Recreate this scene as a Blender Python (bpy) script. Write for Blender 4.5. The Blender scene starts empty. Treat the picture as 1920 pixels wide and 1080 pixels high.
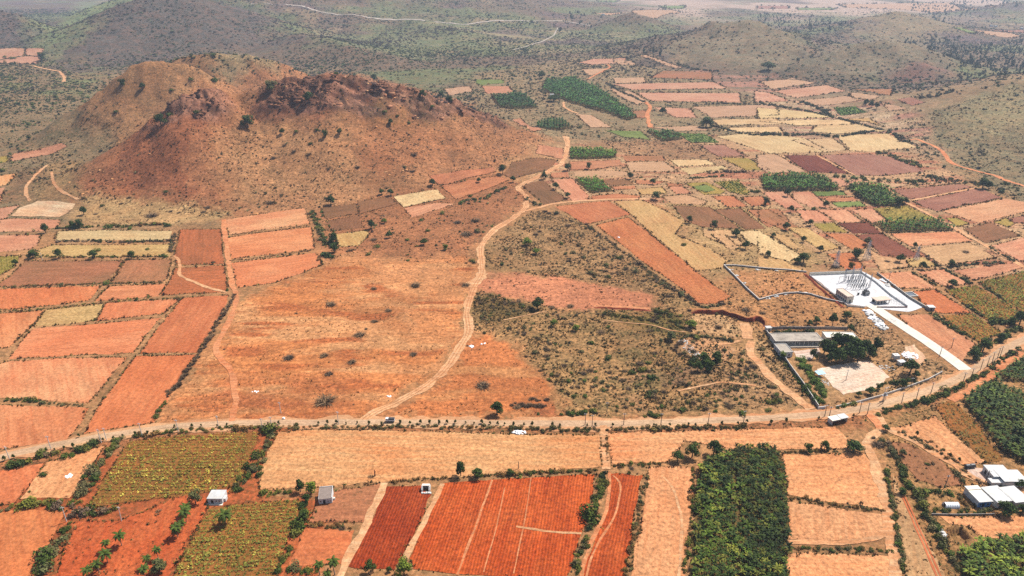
import bpy, bmesh, math, random, re
import numpy as np
from mathutils import Vector, geometry
rng = np.random.default_rng(7)
random.seed(7)
R = math.radians
scene = bpy.context.scene
# ---------------------------------------------------------------- camera, sky, sun, exposure
F, PITCH, HC = 1320.0, R(25.0), 200.0            # focal length in pixels of the 1920 wide photograph, pitch, height
cam_d = bpy.data.cameras.new("camera"); cam = bpy.data.objects.new("camera", cam_d)
scene.collection.objects.link(cam); scene.camera = cam
cam.location = (0, 0, HC); cam.rotation_euler = (math.pi/2 - PITCH, 0, 0)
cam_d.sensor_width = 36; cam_d.lens = F/1920*36; cam_d.clip_start = 1; cam_d.clip_end = 60000
SUN_EL, SUN_AZ = R(56), math.atan2(0.80, 0.60)   # light comes from the right and from behind the scene
world = bpy.data.worlds.new("World"); scene.world = world; world.use_nodes = True
wn = world.node_tree.nodes; bg = wn["Background"]
sky = wn.new("ShaderNodeTexSky"); sky.sky_type = 'NISHITA'; sky.sun_disc = False
sky.sun_elevation = SUN_EL; sky.sun_rotation = SUN_AZ; sky.dust_density = 2.0
world.node_tree.links.new(sky.outputs[0], bg.inputs[0]); bg.inputs[1].default_value = 0.09
sun_d = bpy.data.lights.new("sun", 'SUN'); sun_d.energy = 5.0; sun_d.angle = R(0.5); sun_d.color = (1, 0.955, 0.89)
sun = bpy.data.objects.new("sun", sun_d); scene.collection.objects.link(sun)
sd = Vector((math.sin(SUN_AZ)*math.cos(SUN_EL), math.cos(SUN_AZ)*math.cos(SUN_EL), math.sin(SUN_EL)))
sun.rotation_euler = sd.to_track_quat('Z', 'Y').to_euler(); sun.location = (300, 300, 600)
vs = scene.view_settings; vs.view_transform = 'Standard'; vs.look = 'None'; vs.exposure = 0.64; vs.gamma = 1.0
scene.cycles.use_denoising = False
scene.cycles.max_bounces = 4; scene.cycles.diffuse_bounces = 2; scene.cycles.volume_bounces = 0
scene.cycles.transparent_max_bounces = 4
KALB = 2.05                                      # brightness of a white surface in the sun at this exposure

# ---------------------------------------------------------------- colours and small tools
def lin(c):
    c = np.asarray(c, float)/255.0
    return np.where(c <= 0.04045, c/12.92, ((c+0.055)/1.055)**2.4)
def alb(*c):                                     # colour seen in full sun -> base colour
    if len(c) == 1: c = c[0]
    return tuple(np.clip(lin(c)/KALB, 0.004, 0.85))
def rgba(c): return (float(c[0]), float(c[1]), float(c[2]), 1.0)
def tag(o, label=None, cat=None, group=None, kind=None):
    if label: o["label"] = label
    if cat: o["category"] = cat
    if group: o["group"] = group
    if kind: o["kind"] = kind
    return o
def link(o, parent=None):
    scene.collection.objects.link(o)
    if parent is not None: o.parent = parent
    return o
def new_empty(name, loc, rz=0.0):
    e = bpy.data.objects.new(name, None); link(e); e.location = loc; e.rotation_euler = (0, 0, rz); e.empty_display_size = 0.3
    return e
def np_mesh(name, V, Fc, mats=(), col=None, midx=None, smooth=False):
    """V (n,3); Fc (m,3) or (m,4); col (n,3) point colours"""
    me = bpy.data.meshes.new(name)
    V = np.ascontiguousarray(V, np.float32); Fc = np.ascontiguousarray(Fc, np.int32)
    k = Fc.shape[1]; m = len(Fc)
    me.vertices.add(len(V)); me.vertices.foreach_set("co", V.ravel())
    me.loops.add(m*k); me.loops.foreach_set("vertex_index", Fc.ravel())
    me.polygons.add(m); me.polygons.foreach_set("loop_start", np.arange(0, m*k, k, dtype=np.int32))
    me.polygons.foreach_set("loop_total", np.full(m, k, np.int32))
    if midx is not None: me.polygons.foreach_set("material_index", np.asarray(midx, np.int32))
    if smooth: me.polygons.foreach_set("use_smooth", np.ones(m, bool))
    if col is not None:
        a = me.color_attributes.new("tint", 'FLOAT_COLOR', 'POINT')
        c4 = np.ones((len(V), 4), np.float32); c4[:, :3] = col; a.data.foreach_set("color", c4.ravel())
    for mt in mats: me.materials.append(mt)
    me.update(calc_edges=True)
    return me
def np_obj(name, V, Fc, mats=(), parent=None, **kw):
    return link(bpy.data.objects.new(name, np_mesh(name, V, Fc, mats, **kw)), parent)

# value noise on a lattice
def _hash(ix, iy, s):
    h = (ix*374761393 + iy*668265263 + s*974711) & 0xFFFFFFFF
    h = ((h ^ (h >> 13))*1274126177) & 0xFFFFFFFF
    return ((h ^ (h >> 16)) & 0xFFFF)/65535.0
def vnoise(x, y, s=0):
    x = np.asarray(x, float); y = np.asarray(y, float)
    ix = np.floor(x).astype(np.int64); iy = np.floor(y).astype(np.int64)
    fx = x-ix; fy = y-iy; fx = fx*fx*(3-2*fx); fy = fy*fy*(3-2*fy)
    a = _hash(ix, iy, s); b = _hash(ix+1, iy, s); c = _hash(ix, iy+1, s); d = _hash(ix+1, iy+1, s)
    return (a*(1-fx)+b*fx)*(1-fy) + (c*(1-fx)+d*fx)*fy
def fbm(x, y, o=4, s=0):
    t = 0; a = 0.5; n = 0
    for i in range(o):
        t = t + a*(vnoise(x*2**i+17.3*i, y*2**i-9.1*i, s+i)-0.5)*2; n += a; a *= 0.5
    return t/n

# ---------------------------------------------------------------- where a picture point lies in the world
SP, CP = math.sin(PITCH), math.cos(PITCH)
def ray(px, py):
    u = (np.asarray(px, float)-960)/F; v = (540-np.asarray(py, float))/F
    return u, CP + v*SP, -SP + v*CP              # direction, not normalised
RIDGES = []
def ridge(pts, a=1.4, noise=0.10, gully=0.0):
    """pts: (px, py, Y, front width, back width): crest points of a hill, seen at px,py and standing at depth Y"""
    out = []
    for px, py, Y, wf, wb in pts:
        dx, dy, dz = ray(px, py); t = Y/dy
        out.append((dx*t, Y, max(HC+dz*t, 0.5), wf, wb))
    if len(out) == 1: out.append((out[0][0]+5, *out[0][1:]))
    RIDGES.append((np.array(out, float), a, noise, gully))
MAIN = [(105,345,655,35,60),(180,300,675,75,70),(262,243,700,115,90),(310,203,715,140,90),(345,168,728,150,90),(392,164,740,150,90),
 (436,180,768,170,100),(540,146,785,180,110),(630,134,790,182,120),(700,148,795,178,120),(770,166,805,166,110),(840,186,820,150,100),
 (900,208,835,130,90),(960,232,850,100,80),(1040,265,865,50,50)]
ridge(MAIN, 1.35, 0.12, 0.13)
ridge([(60,275,835,50,60),(110,235,850,60,80),(150,195,870,80,80),(190,168,885,100,90),(250,122,905,125,100),(310,110,920,130,100),(370,124,935,120,100),(430,153,960,100,80),(520,190,1000,60,60)], 1.35, 0.13, 0.1)
ridge([(330,108,1080,100,100),(400,95,1100,110,100),(470,100,1120,110,100),(560,132,1150,80,80)], 1.3, 0.12)
ridge([(100,95,1740,180,150),(160,55,1830,250,250),(215,22,1900,320,300),(270,-8,1980,360,300),(340,-12,2020,380,300),(420,10,2050,330,300),(480,35,2080,250,250),(540,75,2000,150,150)], 1.25, 0.10)
ridge([(-140,20,1960,250,200),(0,18,1950,240,200),(50,42,1930,200,200),(105,80,1850,120,120)], 1.25, 0.1)
ridge([(380,-50,2600,650,500),(450,-44,2700,800,500),(560,-45,2900,950,600),(700,-40,3100,1100,600),(820,-20,3300,1150,600),(900,5,3350,1000,500),(980,40,3000,500,400)], 1.15, 0.22)
ridge([(560,62,1850,160,200),(640,80,1680,150,170),(700,105,1560,120,120)], 1.3, 0.15)
ridge([(800,40,2250,260,260),(880,66,2000,240,240),(960,88,1850,180,200)], 1.2, 0.15)
ridge([(1000,25,2600,250,250),(1060,45,2450,200,200)], 1.2, 0.15)
ridge([(1185,22,2350,165,150),(1200,27,2370,150,140)], 1.15, 0.08)
ridge([(1235,78,1800,160,150),(1300,58,1800,280,200),(1345,46,1780,340,200),(1400,39,1760,380,200),(1430,50,1770,330,200),(1465,62,1750,320,200),(1520,92,1700,260,200)], 1.15, 0.26, 0.1)
ridge([(1560,62,2200,200,200),(1620,40,2250,260,250),(1680,22,2300,300,250),(1740,40,2320,260,250),(1800,62,2350,200,200)], 1.25, 0.12)
ridge([(1490,124,1380,50,60),(1550,104,1420,130,100),(1610,86,1460,170,120),(1660,73,1480,190,130),(1700,80,1490,180,120),(1735,94,1480,160,120),(1790,114,1450,120,80)], 1.15, 0.24, 0.1)
ridge([(1680,132,1340,70,70),(1725,117,1350,95,80),(1780,134,1350,60,60)], 1.3, 0.08)
ridge([(1715,222,960,50,90),(1800,180,1010,150,150),(1870,160,1030,250,200),(1930,148,1040,320,220),(2050,120,1060,360,250),(2250,100,1080,380,250)], 1.2, 0.10)
ridge([(1780,62,2700,200,200),(1850,28,2800,350,300),(1920,2,2900,420,300),(2080,-25,3000,450,300)], 1.25, 0.1)
ridge([(1120,262,885,25,30),(1170,250,900,45,40),(1225,256,905,45,40),(1290,268,900,25,30)], 1.2, 0.15)
PIT = None                                        # set once the ground point of the pit is known
def H(X, Y, raw=False):
    X = np.asarray(X, float); Y = np.asarray(Y, float); shp = np.broadcast(X, Y).shape
    X = np.broadcast_to(X, shp).ravel(); Y = np.broadcast_to(Y, shp).ravel()
    Z = np.zeros(len(X))
    for P, a, nz, gu in RIDGES:
        wm = P[:, 3:].max()
        m = (X > P[:, 0].min()-wm) & (X < P[:, 0].max()+wm) & (Y > P[:, 1].min()-wm) & (Y < P[:, 1].max()+wm)
        if not m.any(): continue
        x = X[m]; y = Y[m]; best = np.zeros(len(x))
        wx = x + 9*fbm(x/45, y/45, 3, 3); wy = y + 9*fbm(x/45, y/45, 3, 8)
        for i in range(len(P)-1):
            ax, ay, az, af, ab = P[i]; bx, by, bz, bf, bb = P[i+1]
            dx, dy = bx-ax, by-ay; L2 = dx*dx+dy*dy
            t = np.clip(((wx-ax)*dx+(wy-ay)*dy)/L2, 0, 1)
            ex = wx-ax-t*dx; ey = wy-ay-t*dy; d = np.hypot(ex, ey)
            side = (dx*ey-dy*ex)/(math.sqrt(L2)*np.maximum(d, 1e-6))   # +1 behind, -1 in front
            k = 0.5+0.5*side
            w = (af+t*(bf-af))*(1-k) + (ab+t*(bb-ab))*k
            s = np.clip(np.sqrt((d/w)**2+0.0016)-0.04, 0, 1)
            best = np.maximum(best, (az+t*(bz-az))*(1-s)**a)
        n1 = fbm(x/70, y/70, 4, 11); n2 = fbm(x/18, y/18, 3, 21)
        amp = np.minimum(best, 60)
        hh = best + amp*nz*n1 + np.minimum(best, 25)*0.035*n2
        if gu: hh = hh - amp*gu*np.abs(fbm(x/38, y/120, 3, 5))
        Z[m] = np.maximum(Z[m], np.maximum(hh, 0))
    # rocky crest of the main hill
    m = ROCK(X, Y) if not raw else None
    if m is not None:
        r = m*((1-np.abs(fbm(X/13+Y/40, Y/9, 3, 41))*2.2)*4.2 + 2.4*np.abs(fbm(X/4, Y/4, 2, 43)) - 0.8)
        Z = Z + np.where(m > 0.02, r, 0)
    if PIT is not None:
        cx, cy, ca, sa, a1, a2 = PIT
        u = (X-cx)*ca+(Y-cy)*sa; v = -(X-cx)*sa+(Y-cy)*ca
        q = np.maximum(np.abs(u)/a1, np.abs(v)/a2)
        Z = Z + np.where(q < 1, -2.4*np.clip((1-q)/0.22, 0, 1), 0) + 0.5*np.clip(1-np.abs(q-1.12)/0.14, 0, 1)
    return Z.reshape(shp)
def poly_dist_soft(X, Y, pts, w):
    d = np.full(len(X), 1e9)
    for (ax, ay), (bx, by) in zip(pts[:-1], pts[1:]):
        dx, dy = bx-ax, by-ay
        t = np.clip(((X-ax)*dx+(Y-ay)*dy)/(dx*dx+dy*dy+1e-9), 0, 1)
        d = np.minimum(d, np.hypot(X-ax-t*dx, Y-ay-t*dy))
    return d
def G(px, py):
    """first ground point seen at a picture point"""
    px = np.atleast_1d(np.asarray(px, float)); py = np.atleast_1d(np.asarray(py, float))
    dx, dy, dz = ray(px, py)
    dx, dz = dx/dy, dz/dy                         # per metre of Y
    S = 160*np.exp(np.linspace(0, math.log(9000/160), 520))
    X = dx[:, None]*S; Z = HC+dz[:, None]*S
    hit = Z < H(X, np.broadcast_to(S, X.shape))
    idx = np.where(hit.any(1), hit.argmax(1), len(S)-1)
    lo = S[np.maximum(idx-1, 0)]; hi = S[idx]
    for _ in range(14):
        mid = (lo+hi)/2; b = HC+dz*mid < H(dx*mid, mid)
        hi = np.where(b, mid, hi); lo = np.where(b, lo, mid)
    return np.stack([dx*hi, hi, H(dx*hi, hi)], 1)
def ROCK(X, Y):                                   # 0..1 where bare rock breaks through on the main hill's crest
    m = np.zeros(X.shape)
    q = (Y > 690) & (Y < 840) & (X > -420) & (X < 20)
    if not q.any(): return m
    w = np.maximum(np.clip(1-poly_dist_soft(X[q], Y[q], ROCKLINE[:3], 1)/30, 0, 1), np.clip(1-poly_dist_soft(X[q], Y[q], ROCKLINE[3:], 1)/38, 0, 1))
    m[q] = np.clip(w*2.2*(0.72+1.3*fbm(X[q]/30, Y[q]/20, 3, 51)), 0, 1)
    return m
_rl = RIDGES[0][0]
ROCKLINE = [(p[0], p[1]-12) for p in _rl[3:6]] + [(p[0], p[1]-22) for p in _rl[7:13]]
ROCKW = 34.0
TILES = {}
for i, t in enumerate("abcdefghijklmnop"): TILES[t] = ((0, 480, 960, 1420)[i % 4], (0, 260, 520, 800)[i//4])
def PXY(s):
    """'k 10,20 30,40 ...' -> picture points; k names an enlarged tile of the photograph, X means whole-picture pixels"""
    w = s.split(); t = w[0]; a = np.array([[float(v) for v in q.split(",")[:2]] for q in w[1:]])
    if t == "X": return a
    return a/3.84 + np.array(TILES[t])
def GW(s):
    a = PXY(s); return G(a[:, 0], a[:, 1])
def pip(X, Y, poly):
    X = np.asarray(X); Y = np.asarray(Y); c = np.zeros(X.shape, bool)
    x0, y0 = poly[:, 0].min(), poly[:, 1].min(); x1, y1 = poly[:, 0].max(), poly[:, 1].max()
    b = (X >= x0) & (X <= x1) & (Y >= y0) & (Y <= y1)
    if not b.any(): return c
    x = X[b]; y = Y[b]; r = np.zeros(len(x), bool); j = len(poly)-1
    for i in range(len(poly)):
        xi, yi = poly[i, :2]; xj, yj = poly[j, :2]
        if yi != yj:
            r ^= ((yi > y) != (yj > y)) & (x < (xj-xi)*(y-yi)/(yj-yi)+xi)
        j = i
    c[b] = r
    return c
def seen(X, Y, Z, mar=0.12):                      # inside the picture, with a margin for a step to the side
    d = Y*CP-(Z-HC)*SP
    v = (Y*SP+(Z-HC)*CP)
    d = np.maximum(d, 1)
    return (np.abs(X/d)*F < 960*(1+mar)+30) & (np.abs(v/d)*F < 540*(1+mar)+20)
# ---------------------------------------------------------------- materials
class NT:
    def __init__(s, name, rough=0.95, spec=0.1):
        s.m = bpy.data.materials.new(name); s.m.use_nodes = True; s.t = s.m.node_tree; s.n = s.t.nodes
        s.b = s.n["Principled BSDF"]; s.b.inputs["Roughness"].default_value = rough
        s.b.inputs["Specular IOR Level"].default_value = spec
    def node(s, typ, **kw):
        nd = s.n.new(typ)
        for k, v in kw.items(): setattr(nd, k, v)
        return nd
    def l(s, a, b): s.t.links.new(a, b)
    def pos(s, scale=(1, 1, 1), rz=0.0):
        g = s.node("ShaderNodeNewGeometry"); mp = s.node("ShaderNodeMapping")
        mp.vector_type = 'POINT'
        mp.inputs["Scale"].default_value = scale
        if rz:
            m0 = s.node("ShaderNodeMapping"); m0.inputs["Rotation"].default_value = (0, 0, -rz)
            s.l(g.outputs["Position"], m0.inputs[0]); s.l(m0.outputs[0], mp.inputs[0])
        else: s.l(g.outputs["Position"], mp.inputs[0])
        return mp.outputs[0]
    def noise(s, vec, scale, detail=4, rough=0.6, lo=0.35, hi=0.65, tolo=0.0, tohi=1.0):
        n = s.node("ShaderNodeTexNoise"); n.inputs["Scale"].default_value = scale
        n.inputs["Detail"].default_value = detail; n.inputs["Roughness"].default_value = rough
        s.l(vec, n.inputs["Vector"])
        r = s.node("ShaderNodeMapRange"); r.inputs[1].default_value = lo; r.inputs[2].default_value = hi
        r.inputs[3].default_value = tolo; r.inputs[4].default_value = tohi
        s.l(n.outputs["Fac"], r.inputs[0]); return r.outputs[0]
    def mix(s, fac, a, b, mode='MIX'):
        m = s.node("ShaderNodeMix", data_type='RGBA', blend_type=mode)
        for sock, v in ((m.inputs[0], fac), (m.inputs[6], a), (m.inputs[7], b)):
            if isinstance(v, (int, float)): sock.default_value = v
            elif isinstance(v, (tuple, list, np.ndarray)): sock.default_value = rgba(v)
            else: s.l(v, sock)
        return m.outputs[2]
    def mul(s, col, fac):                         # colour times a number
        m = s.node("ShaderNodeVectorMath", operation='SCALE'); s.l(col, m.inputs[0])
        if isinstance(fac, (int, float)): m.inputs[3].default_value = fac
        else: s.l(fac, m.inputs[3])
        return m.outputs[0]
    def math(s, op, a, b):
        m = s.node("ShaderNodeMath", operation=op)
        for i, v in enumerate((a, b)):
            if isinstance(v, (int, float)): m.inputs[i].default_value = v
            else: s.l(v, m.inputs[i])
        return m.outputs[0]
    def out(s, col): s.l(col, s.b.inputs["Base Color"]); return s.m
    def bump(s, h, strength, dist):
        b = s.node("ShaderNodeBump"); b.inputs["Strength"].default_value = strength; b.inputs["Distance"].default_value = dist
        s.l(h, b.inputs["Height"]); s.l(b.outputs[0], s.b.inputs["Normal"])
    def attr(s, name):
        a = s.node("ShaderNodeAttribute"); a.attribute_name = name; return a

def mat_ground():
    s = NT("ground_soil"); t = s.attr("tint"); tf = s.attr("tuft")
    p = s.pos()
    big = s.noise(p, 0.018, 8, 0.66, 0.3, 0.7, 0.70, 1.26)
    fine = s.noise(p, 0.42, 6, 0.8, 0.32, 0.68, 0.36, 1.55)
    stk = s.noise(s.pos((0.10, 0.75, 1), 0.12), 0.5, 5, 0.75, 0.3, 0.7, 0.78, 1.2)
    fine = s.math('MULTIPLY', s.math('MULTIPLY', fine, stk), s.noise(p, 0.12, 4, 0.75, 0.32, 0.68, 0.68, 1.3))
    col = s.mul(s.mul(t.outputs["Color"], big), fine)
    hue = s.noise(p, 0.06, 5, 0.6, 0.4, 0.62)
    col = s.mix(s.math('MULTIPLY', hue, 0.3), col, s.mix(0.6, col, lin((205, 116, 66))/KALB))
    k1 = s.noise(p, 0.5, 5, 0.8, 0.46, 0.58)
    k2 = s.noise(p, 0.05, 5, 0.65, 0.36, 0.60, 0.3, 1.0)
    k = s.math('MULTIPLY', s.math('MULTIPLY', k1, k2), tf.outputs["Alpha"])
    col = s.mix(k, col, tf.outputs["Color"])
    s.bump(s.noise(p, 0.5, 6, 0.7, 0.2, 0.8), 0.7, 0.55)
    return s.out(col)
def mat_field(name, A, B, C=None, ang=0.0, furrow=0.0, sp=1.1, tuft=0.0, tc=(110, 90, 55), speck=0.25, streak=0.5):
    """A main soil colour, B large patches, C streaks along the rows"""
    s = NT(name); A = alb(A); B = alb(B); C = alb(C) if C is not None else tuple(np.array(A)*0.8)
    p = s.pos(); ps = s.pos((0.05, 0.9, 1), ang)
    off = float(rng.uniform(0, 500))
    big = s.noise(p, 0.022, 7, 0.62, 0.40, 0.62)
    col = s.mix(big, A, B)
    st = s.noise(ps, 0.55, 5, 0.7, 0.45, 0.68)
    col = s.mix(s.math('MULTIPLY', st, streak), col, C)
    mid = s.noise(s.pos((0.32, 1, 1), ang), 0.13, 6, 0.74, 0.3, 0.7, 0.78, 1.2)
    fine = s.noise(p, 0.6, 5, 0.8, 0.32, 0.68, 1-speck, 1+speck)
    col = s.mul(s.mul(col, mid), fine)
    if furrow:
        w = s.node("ShaderNodeTexWave", wave_type='BANDS', bands_direction='Y'); w.inputs["Scale"].default_value = 0.3183/sp*1.0
        w.inputs["Distortion"].default_value = 2.2; w.inputs["Detail"].default_value = 2; w.inputs["Detail Scale"].default_value = 0.35
        s.l(s.pos((1, 1, 1), ang), w.inputs[0])
        r = s.node("ShaderNodeMapRange"); r.inputs[3].default_value = 1-furrow*0.5; r.inputs[4].default_value = 1+furrow*0.35  # furrow shade put into the colour: troughs darker, crests lighter
        s.l(w.outputs["Fac"], r.inputs[0]); col = s.mul(col, r.outputs[0])
        s.bump(w.outputs["Fac"], 0.6, 0.25)
    if tuft:
        k1 = s.noise(s.pos((0.6, 1, 1), ang), 0.6, 5, 0.75, 0.5, 0.62)
        k2 = s.noise(p, 0.05, 5, 0.65, 0.42, 0.62)
        col = s.mix(s.math('MULTIPLY', s.math('MULTIPLY', k1, k2), tuft), col, alb(tc))
    if not furrow: s.bump(s.noise(p, 0.9, 5, 0.75, 0.2, 0.8), 0.5, 0.3)
    return s.out(col)
def mat_leaf():
    s = NT("foliage", 0.75, 0.15); t = s.attr("tint"); p = s.pos()
    return s.out(s.mix(1.0, s.mul(t.outputs["Color"], s.noise(p, 0.7, 4, 0.7, 0.3, 0.7, 0.75, 1.65)), (1.14, 1.0, 0.74), 'MULTIPLY'))
def mat_plain(name, c, rough=0.8, var=0.15, scale=0.8, spec=0.2, metal=0.0, stain=None):
    s = NT(name, rough, spec); s.b.inputs["Metallic"].default_value = metal; p = s.pos()
    n = s.noise(p, scale, 6, 0.7, 0.3, 0.7, 1-var, 1+var)
    base = s.mix(0.0, c, c)
    if stain is not None: base = s.mix(s.math('MULTIPLY', s.noise(p, scale*0.6, 5, 0.65, 0.5, 0.66), 0.7), c, stain)
    return s.out(s.mul(base, n))
LEAF = mat_leaf()
BARK = mat_plain("bark", (0.09, 0.065, 0.045), 0.9, 0.3, 4)
PALMBARK = mat_plain("palm_bark", (0.16, 0.13, 0.10), 0.9, 0.3, 4)
M = {
 'white': mat_plain("white_wash", (0.50, 0.49, 0.47), 0.8, 0.14, 0.5, stain=(0.50, 0.47, 0.42)),
 'cream': mat_plain("cream_plaster", (0.60, 0.54, 0.44), 0.8, 0.1, 0.5),
 'roof_grey': mat_plain("weathered_flat_roof", (0.30, 0.255, 0.205), 0.9, 0.2, 0.35, stain=(0.15, 0.125, 0.10)),
 'roof_pink': mat_plain("pinkish_flat_roof", (0.50, 0.37, 0.29), 0.9, 0.12, 0.4),
 'roof_white': mat_plain("white_sheet_roof", (0.42, 0.415, 0.40), 0.55, 0.16, 0.5, stain=(0.40, 0.36, 0.31)),
 'roof_cream': mat_plain("cream_sheet_roof", (0.62, 0.56, 0.46), 0.6, 0.08, 0.5),
 'roof_brown': mat_plain("brown_tile_roof", (0.20, 0.155, 0.13), 0.85, 0.25, 1.2),
 'dark': mat_plain("dark_opening", (0.02, 0.02, 0.022), 0.6, 0.1),
 'glass': mat_plain("dark_window_glass", (0.03, 0.04, 0.05), 0.2, 0.1, 1, 0.5),
 'blue': mat_plain("blue_paint", (0.08, 0.22, 0.45), 0.6, 0.1),
 'steel': mat_plain("galvanised_steel", (0.46, 0.47, 0.48), 0.5, 0.1, 2, 0.4),
 'tower_steel': mat_plain("grey_lattice_steel", (0.38, 0.385, 0.39), 0.6, 0.1, 2, 0.3),
 'insul': mat_plain("brown_insulator", (0.20, 0.175, 0.16), 0.4, 0.1, 2, 0.4),
 'concrete': mat_plain("pale_concrete", (0.52, 0.48, 0.42), 0.9, 0.1, 0.6, stain=(0.38, 0.33, 0.27)),
 'pole': mat_plain("concrete_pole", (0.50, 0.46, 0.41), 0.9, 0.1, 1),
 'pole_dark': mat_plain("weathered_pole", (0.13, 0.11, 0.09), 0.9, 0.2, 1),
 'stone': mat_plain("grey_stone_wall", (0.26, 0.23, 0.20), 0.9, 0.4, 1.6, stain=(0.12, 0.10, 0.09)),
 'whitestone': mat_plain("whitewashed_stone", (0.44, 0.42, 0.39), 0.9, 0.3, 1.5),
 'rock': mat_plain("hill_rock", alb(150, 105, 84), 0.9, 0.35, 0.5, stain=alb(100, 72, 64)),
 'rubber': mat_plain("tyre_rubber", (0.02, 0.02, 0.02), 0.9, 0.1),
 'carpaint': mat_plain("pale_car_paint", (0.62, 0.62, 0.63), 0.3, 0.04, 1, 0.5),
 'darkcar': mat_plain("dark_tarpaulin", (0.05, 0.05, 0.055), 0.8, 0.15, 1),
 'tank': mat_plain("black_plastic_tank", (0.025, 0.025, 0.028), 0.45, 0.1, 1, 0.4),
 'tarp': mat_plain("white_sheet", (0.80, 0.80, 0.80), 0.6, 0.05, 0.8),
 'redearth': mat_plain("cut_red_earth", alb(175, 82, 52), 0.95, 0.3, 0.5, stain=alb(130, 55, 38)),
 'water': mat_plain("dull_water", (0.10, 0.11, 0.12), 0.15, 0.1, 1, 0.5),
 'ironred': mat_plain("rusty_steel", (0.12, 0.045, 0.03), 0.8, 0.3, 2),
}
# ---------------------------------------------------------------- soft zones of the open ground: polygon, soil colour (hill shade put into a few), tuft colour, tuft share
ZN = []
def zone(poly, tint, tuft, amt, warp=7.0, mot=None): ZN.append((GW(poly)[:, :2], alb(tint), tuple(0.72*np.array(alb(tuft))), min(amt*1.1, 1), warp*1.5, mot))
# base scrub left and beyond
zone("X -300,110 120,95 520,120 900,180 880,215 1000,262 1060,262 300,420 -300,470", (168,138,100), (92,100,62), 0.85, 20)
# the main hill
zone("X 95,352 180,296 262,240 345,165 440,160 630,132 770,160 900,204 1040,262 935,318 740,362 590,392 420,408 150,378", (200,138,92), (150,104,66), 0.75, 8)
zone("X 160,330 262,240 345,165 420,190 470,300 400,380 200,372", (180,112,74), (140,86,56), 0.6, 16)  # redder left flank, its shade away from the sun put into the tint
zone("X 420,210 520,160 720,165 700,215 560,230", (182,112,76), (120,84,60), 0.6, 12)
zone("X 640,190 800,180 900,215 820,240 700,240", (190,132,82), (140,112,66), 0.7, 8)
zone("X 380,235 520,205 700,262 800,330 600,385 430,370", (212,154,104), (150,112,72), 0.8, 14)
zone("X 600,255 760,235 860,300 700,340", (196,128,84), (140,104,64), 0.7, 14)
# hill behind
zone("X 150,215 190,166 250,120 310,108 420,140 440,165 345,175 262,245 190,240", (190,138,92), (120,100,66), 0.7, 6)
zone("X 340,100 440,93 560,130 520,140 400,120", (188,160,116), (110,108,72), 0.8, 8)
# pale meadow at the foot of the main hill
zone("e 600,420 960,425 1300,470 1700,520 1590,585 1250,615 540,605 480,560", (214,172,116), (150,112,70), 0.6, 4)
zone("e 130,440 90,340 330,190 620,150 560,440", (190,150,100), (104,92,60), 0.8, 5)
zone("e 0,480 60,330 180,230 330,200 240,300 200,440", (160,122,84), (100,92,60), 0.8, 4)
# scrub at the foot, middle
zone("X 590,395 740,362 930,318 985,345 985,385 900,450 890,500 640,480 600,495", (196,128,84), (120,96,60), 0.75, 5)
# open orange field
zone("X 300,792 400,650 442,575 600,498 650,482 760,492 870,480 895,520 868,600 850,640 820,690 690,780", (236,150,88), (186,112,64), 0.65, 3)
zone("X 590,500 760,480 880,470 895,520 870,590 780,560 640,530", (236,162,106), (190,132,84), 0.7, 16)
zone("X 740,520 870,520 868,600 820,660 720,600", (238,164,106), (190,134,84), 0.7, 18)
zone("X 300,790 330,740 440,730 690,745 690,782", (220,130,78), (160,96,58), 0.8, 10)
zone("X 880,622 960,640 1040,735 1060,782 720,782 850,690", (236,144,84), (180,108,62), 0.7, 3)
zone("X 1000,760 1100,745 1110,785 1000,786", (214,126,78), (150,100,60), 0.7, 3)
_O = "X 300,792 400,650 442,575 600,498 650,482 760,492 870,480 895,520 868,600 850,640 820,690 690,780"
zone(_O, (246,176,116), (200,140,88), 0.75, 3, (46, 13, 2.6, 0.1))
zone(_O, (216,124,70), (164,98,58), 0.9, 3, (30, 7, 3.5, -0.6))
zone("X 880,622 960,640 1040,735 1060,782 720,782 850,690", (242,166,104), (190,126,76), 0.75, 3, (36, 12, 3.2, 0.0))
# pink clearing
zone("X 900,520 1000,505 1120,528 1240,552 1232,582 1060,582 960,560 890,548", (230,150,106), (200,120,84), 0.6, 3)
# scrub east of the track
zone("X 1000,395 1060,398 1320,575 1440,600 1515,760 1060,786 1045,735 960,640 885,620 880,560 900,545 1060,582 1230,580 1235,552 1120,528 905,505 900,460", (204,156,102), (104,90,48), 1.0, 3)
zone("X 905,450 1000,398 1060,400 1200,490 1240,552 1120,528 960,505", (198,152,102), (114,94,56), 1.0, 3)
zone("X 880,565 905,548 960,562 1020,580 900,612", (140,112,66), (88,84,44), 0.9, 3)
zone("X 1130,590 1230,580 1300,600 1290,640 1220,625", (140,116,62), (90,92,44), 0.9, 3)
zone("k 1290,260 1480,250 1820,340 1700,400 1620,430 1240,395", (226,180,126), (200,130,88), 0.4, 2)
zone("X 1270,650 1290,632 1350,640 1390,655 1345,680 1320,675", (230,168,112), (220,200,180), 0.3, 2)
zone("X 1250,640 1330,690 1420,690 1480,740 1200,770 1150,700", (176,134,96), (92,80,52), 1.0, 4, (20, 12, 3, 0.2))
zone("X 960,600 1260,620 1240,740 1080,770", (170,138,88), (86,82,44), 1.0, 4, (16, 10, 3.4, 0.1))
zone("X 1390,630 1440,640 1540,765 1480,765 1400,690", (212,164,112), (130,104,66), 0.8, 3)
zone("X 1360,700 1480,690 1520,760 1380,770", (206,158,108), (120,96,62), 0.9, 3)
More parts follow.
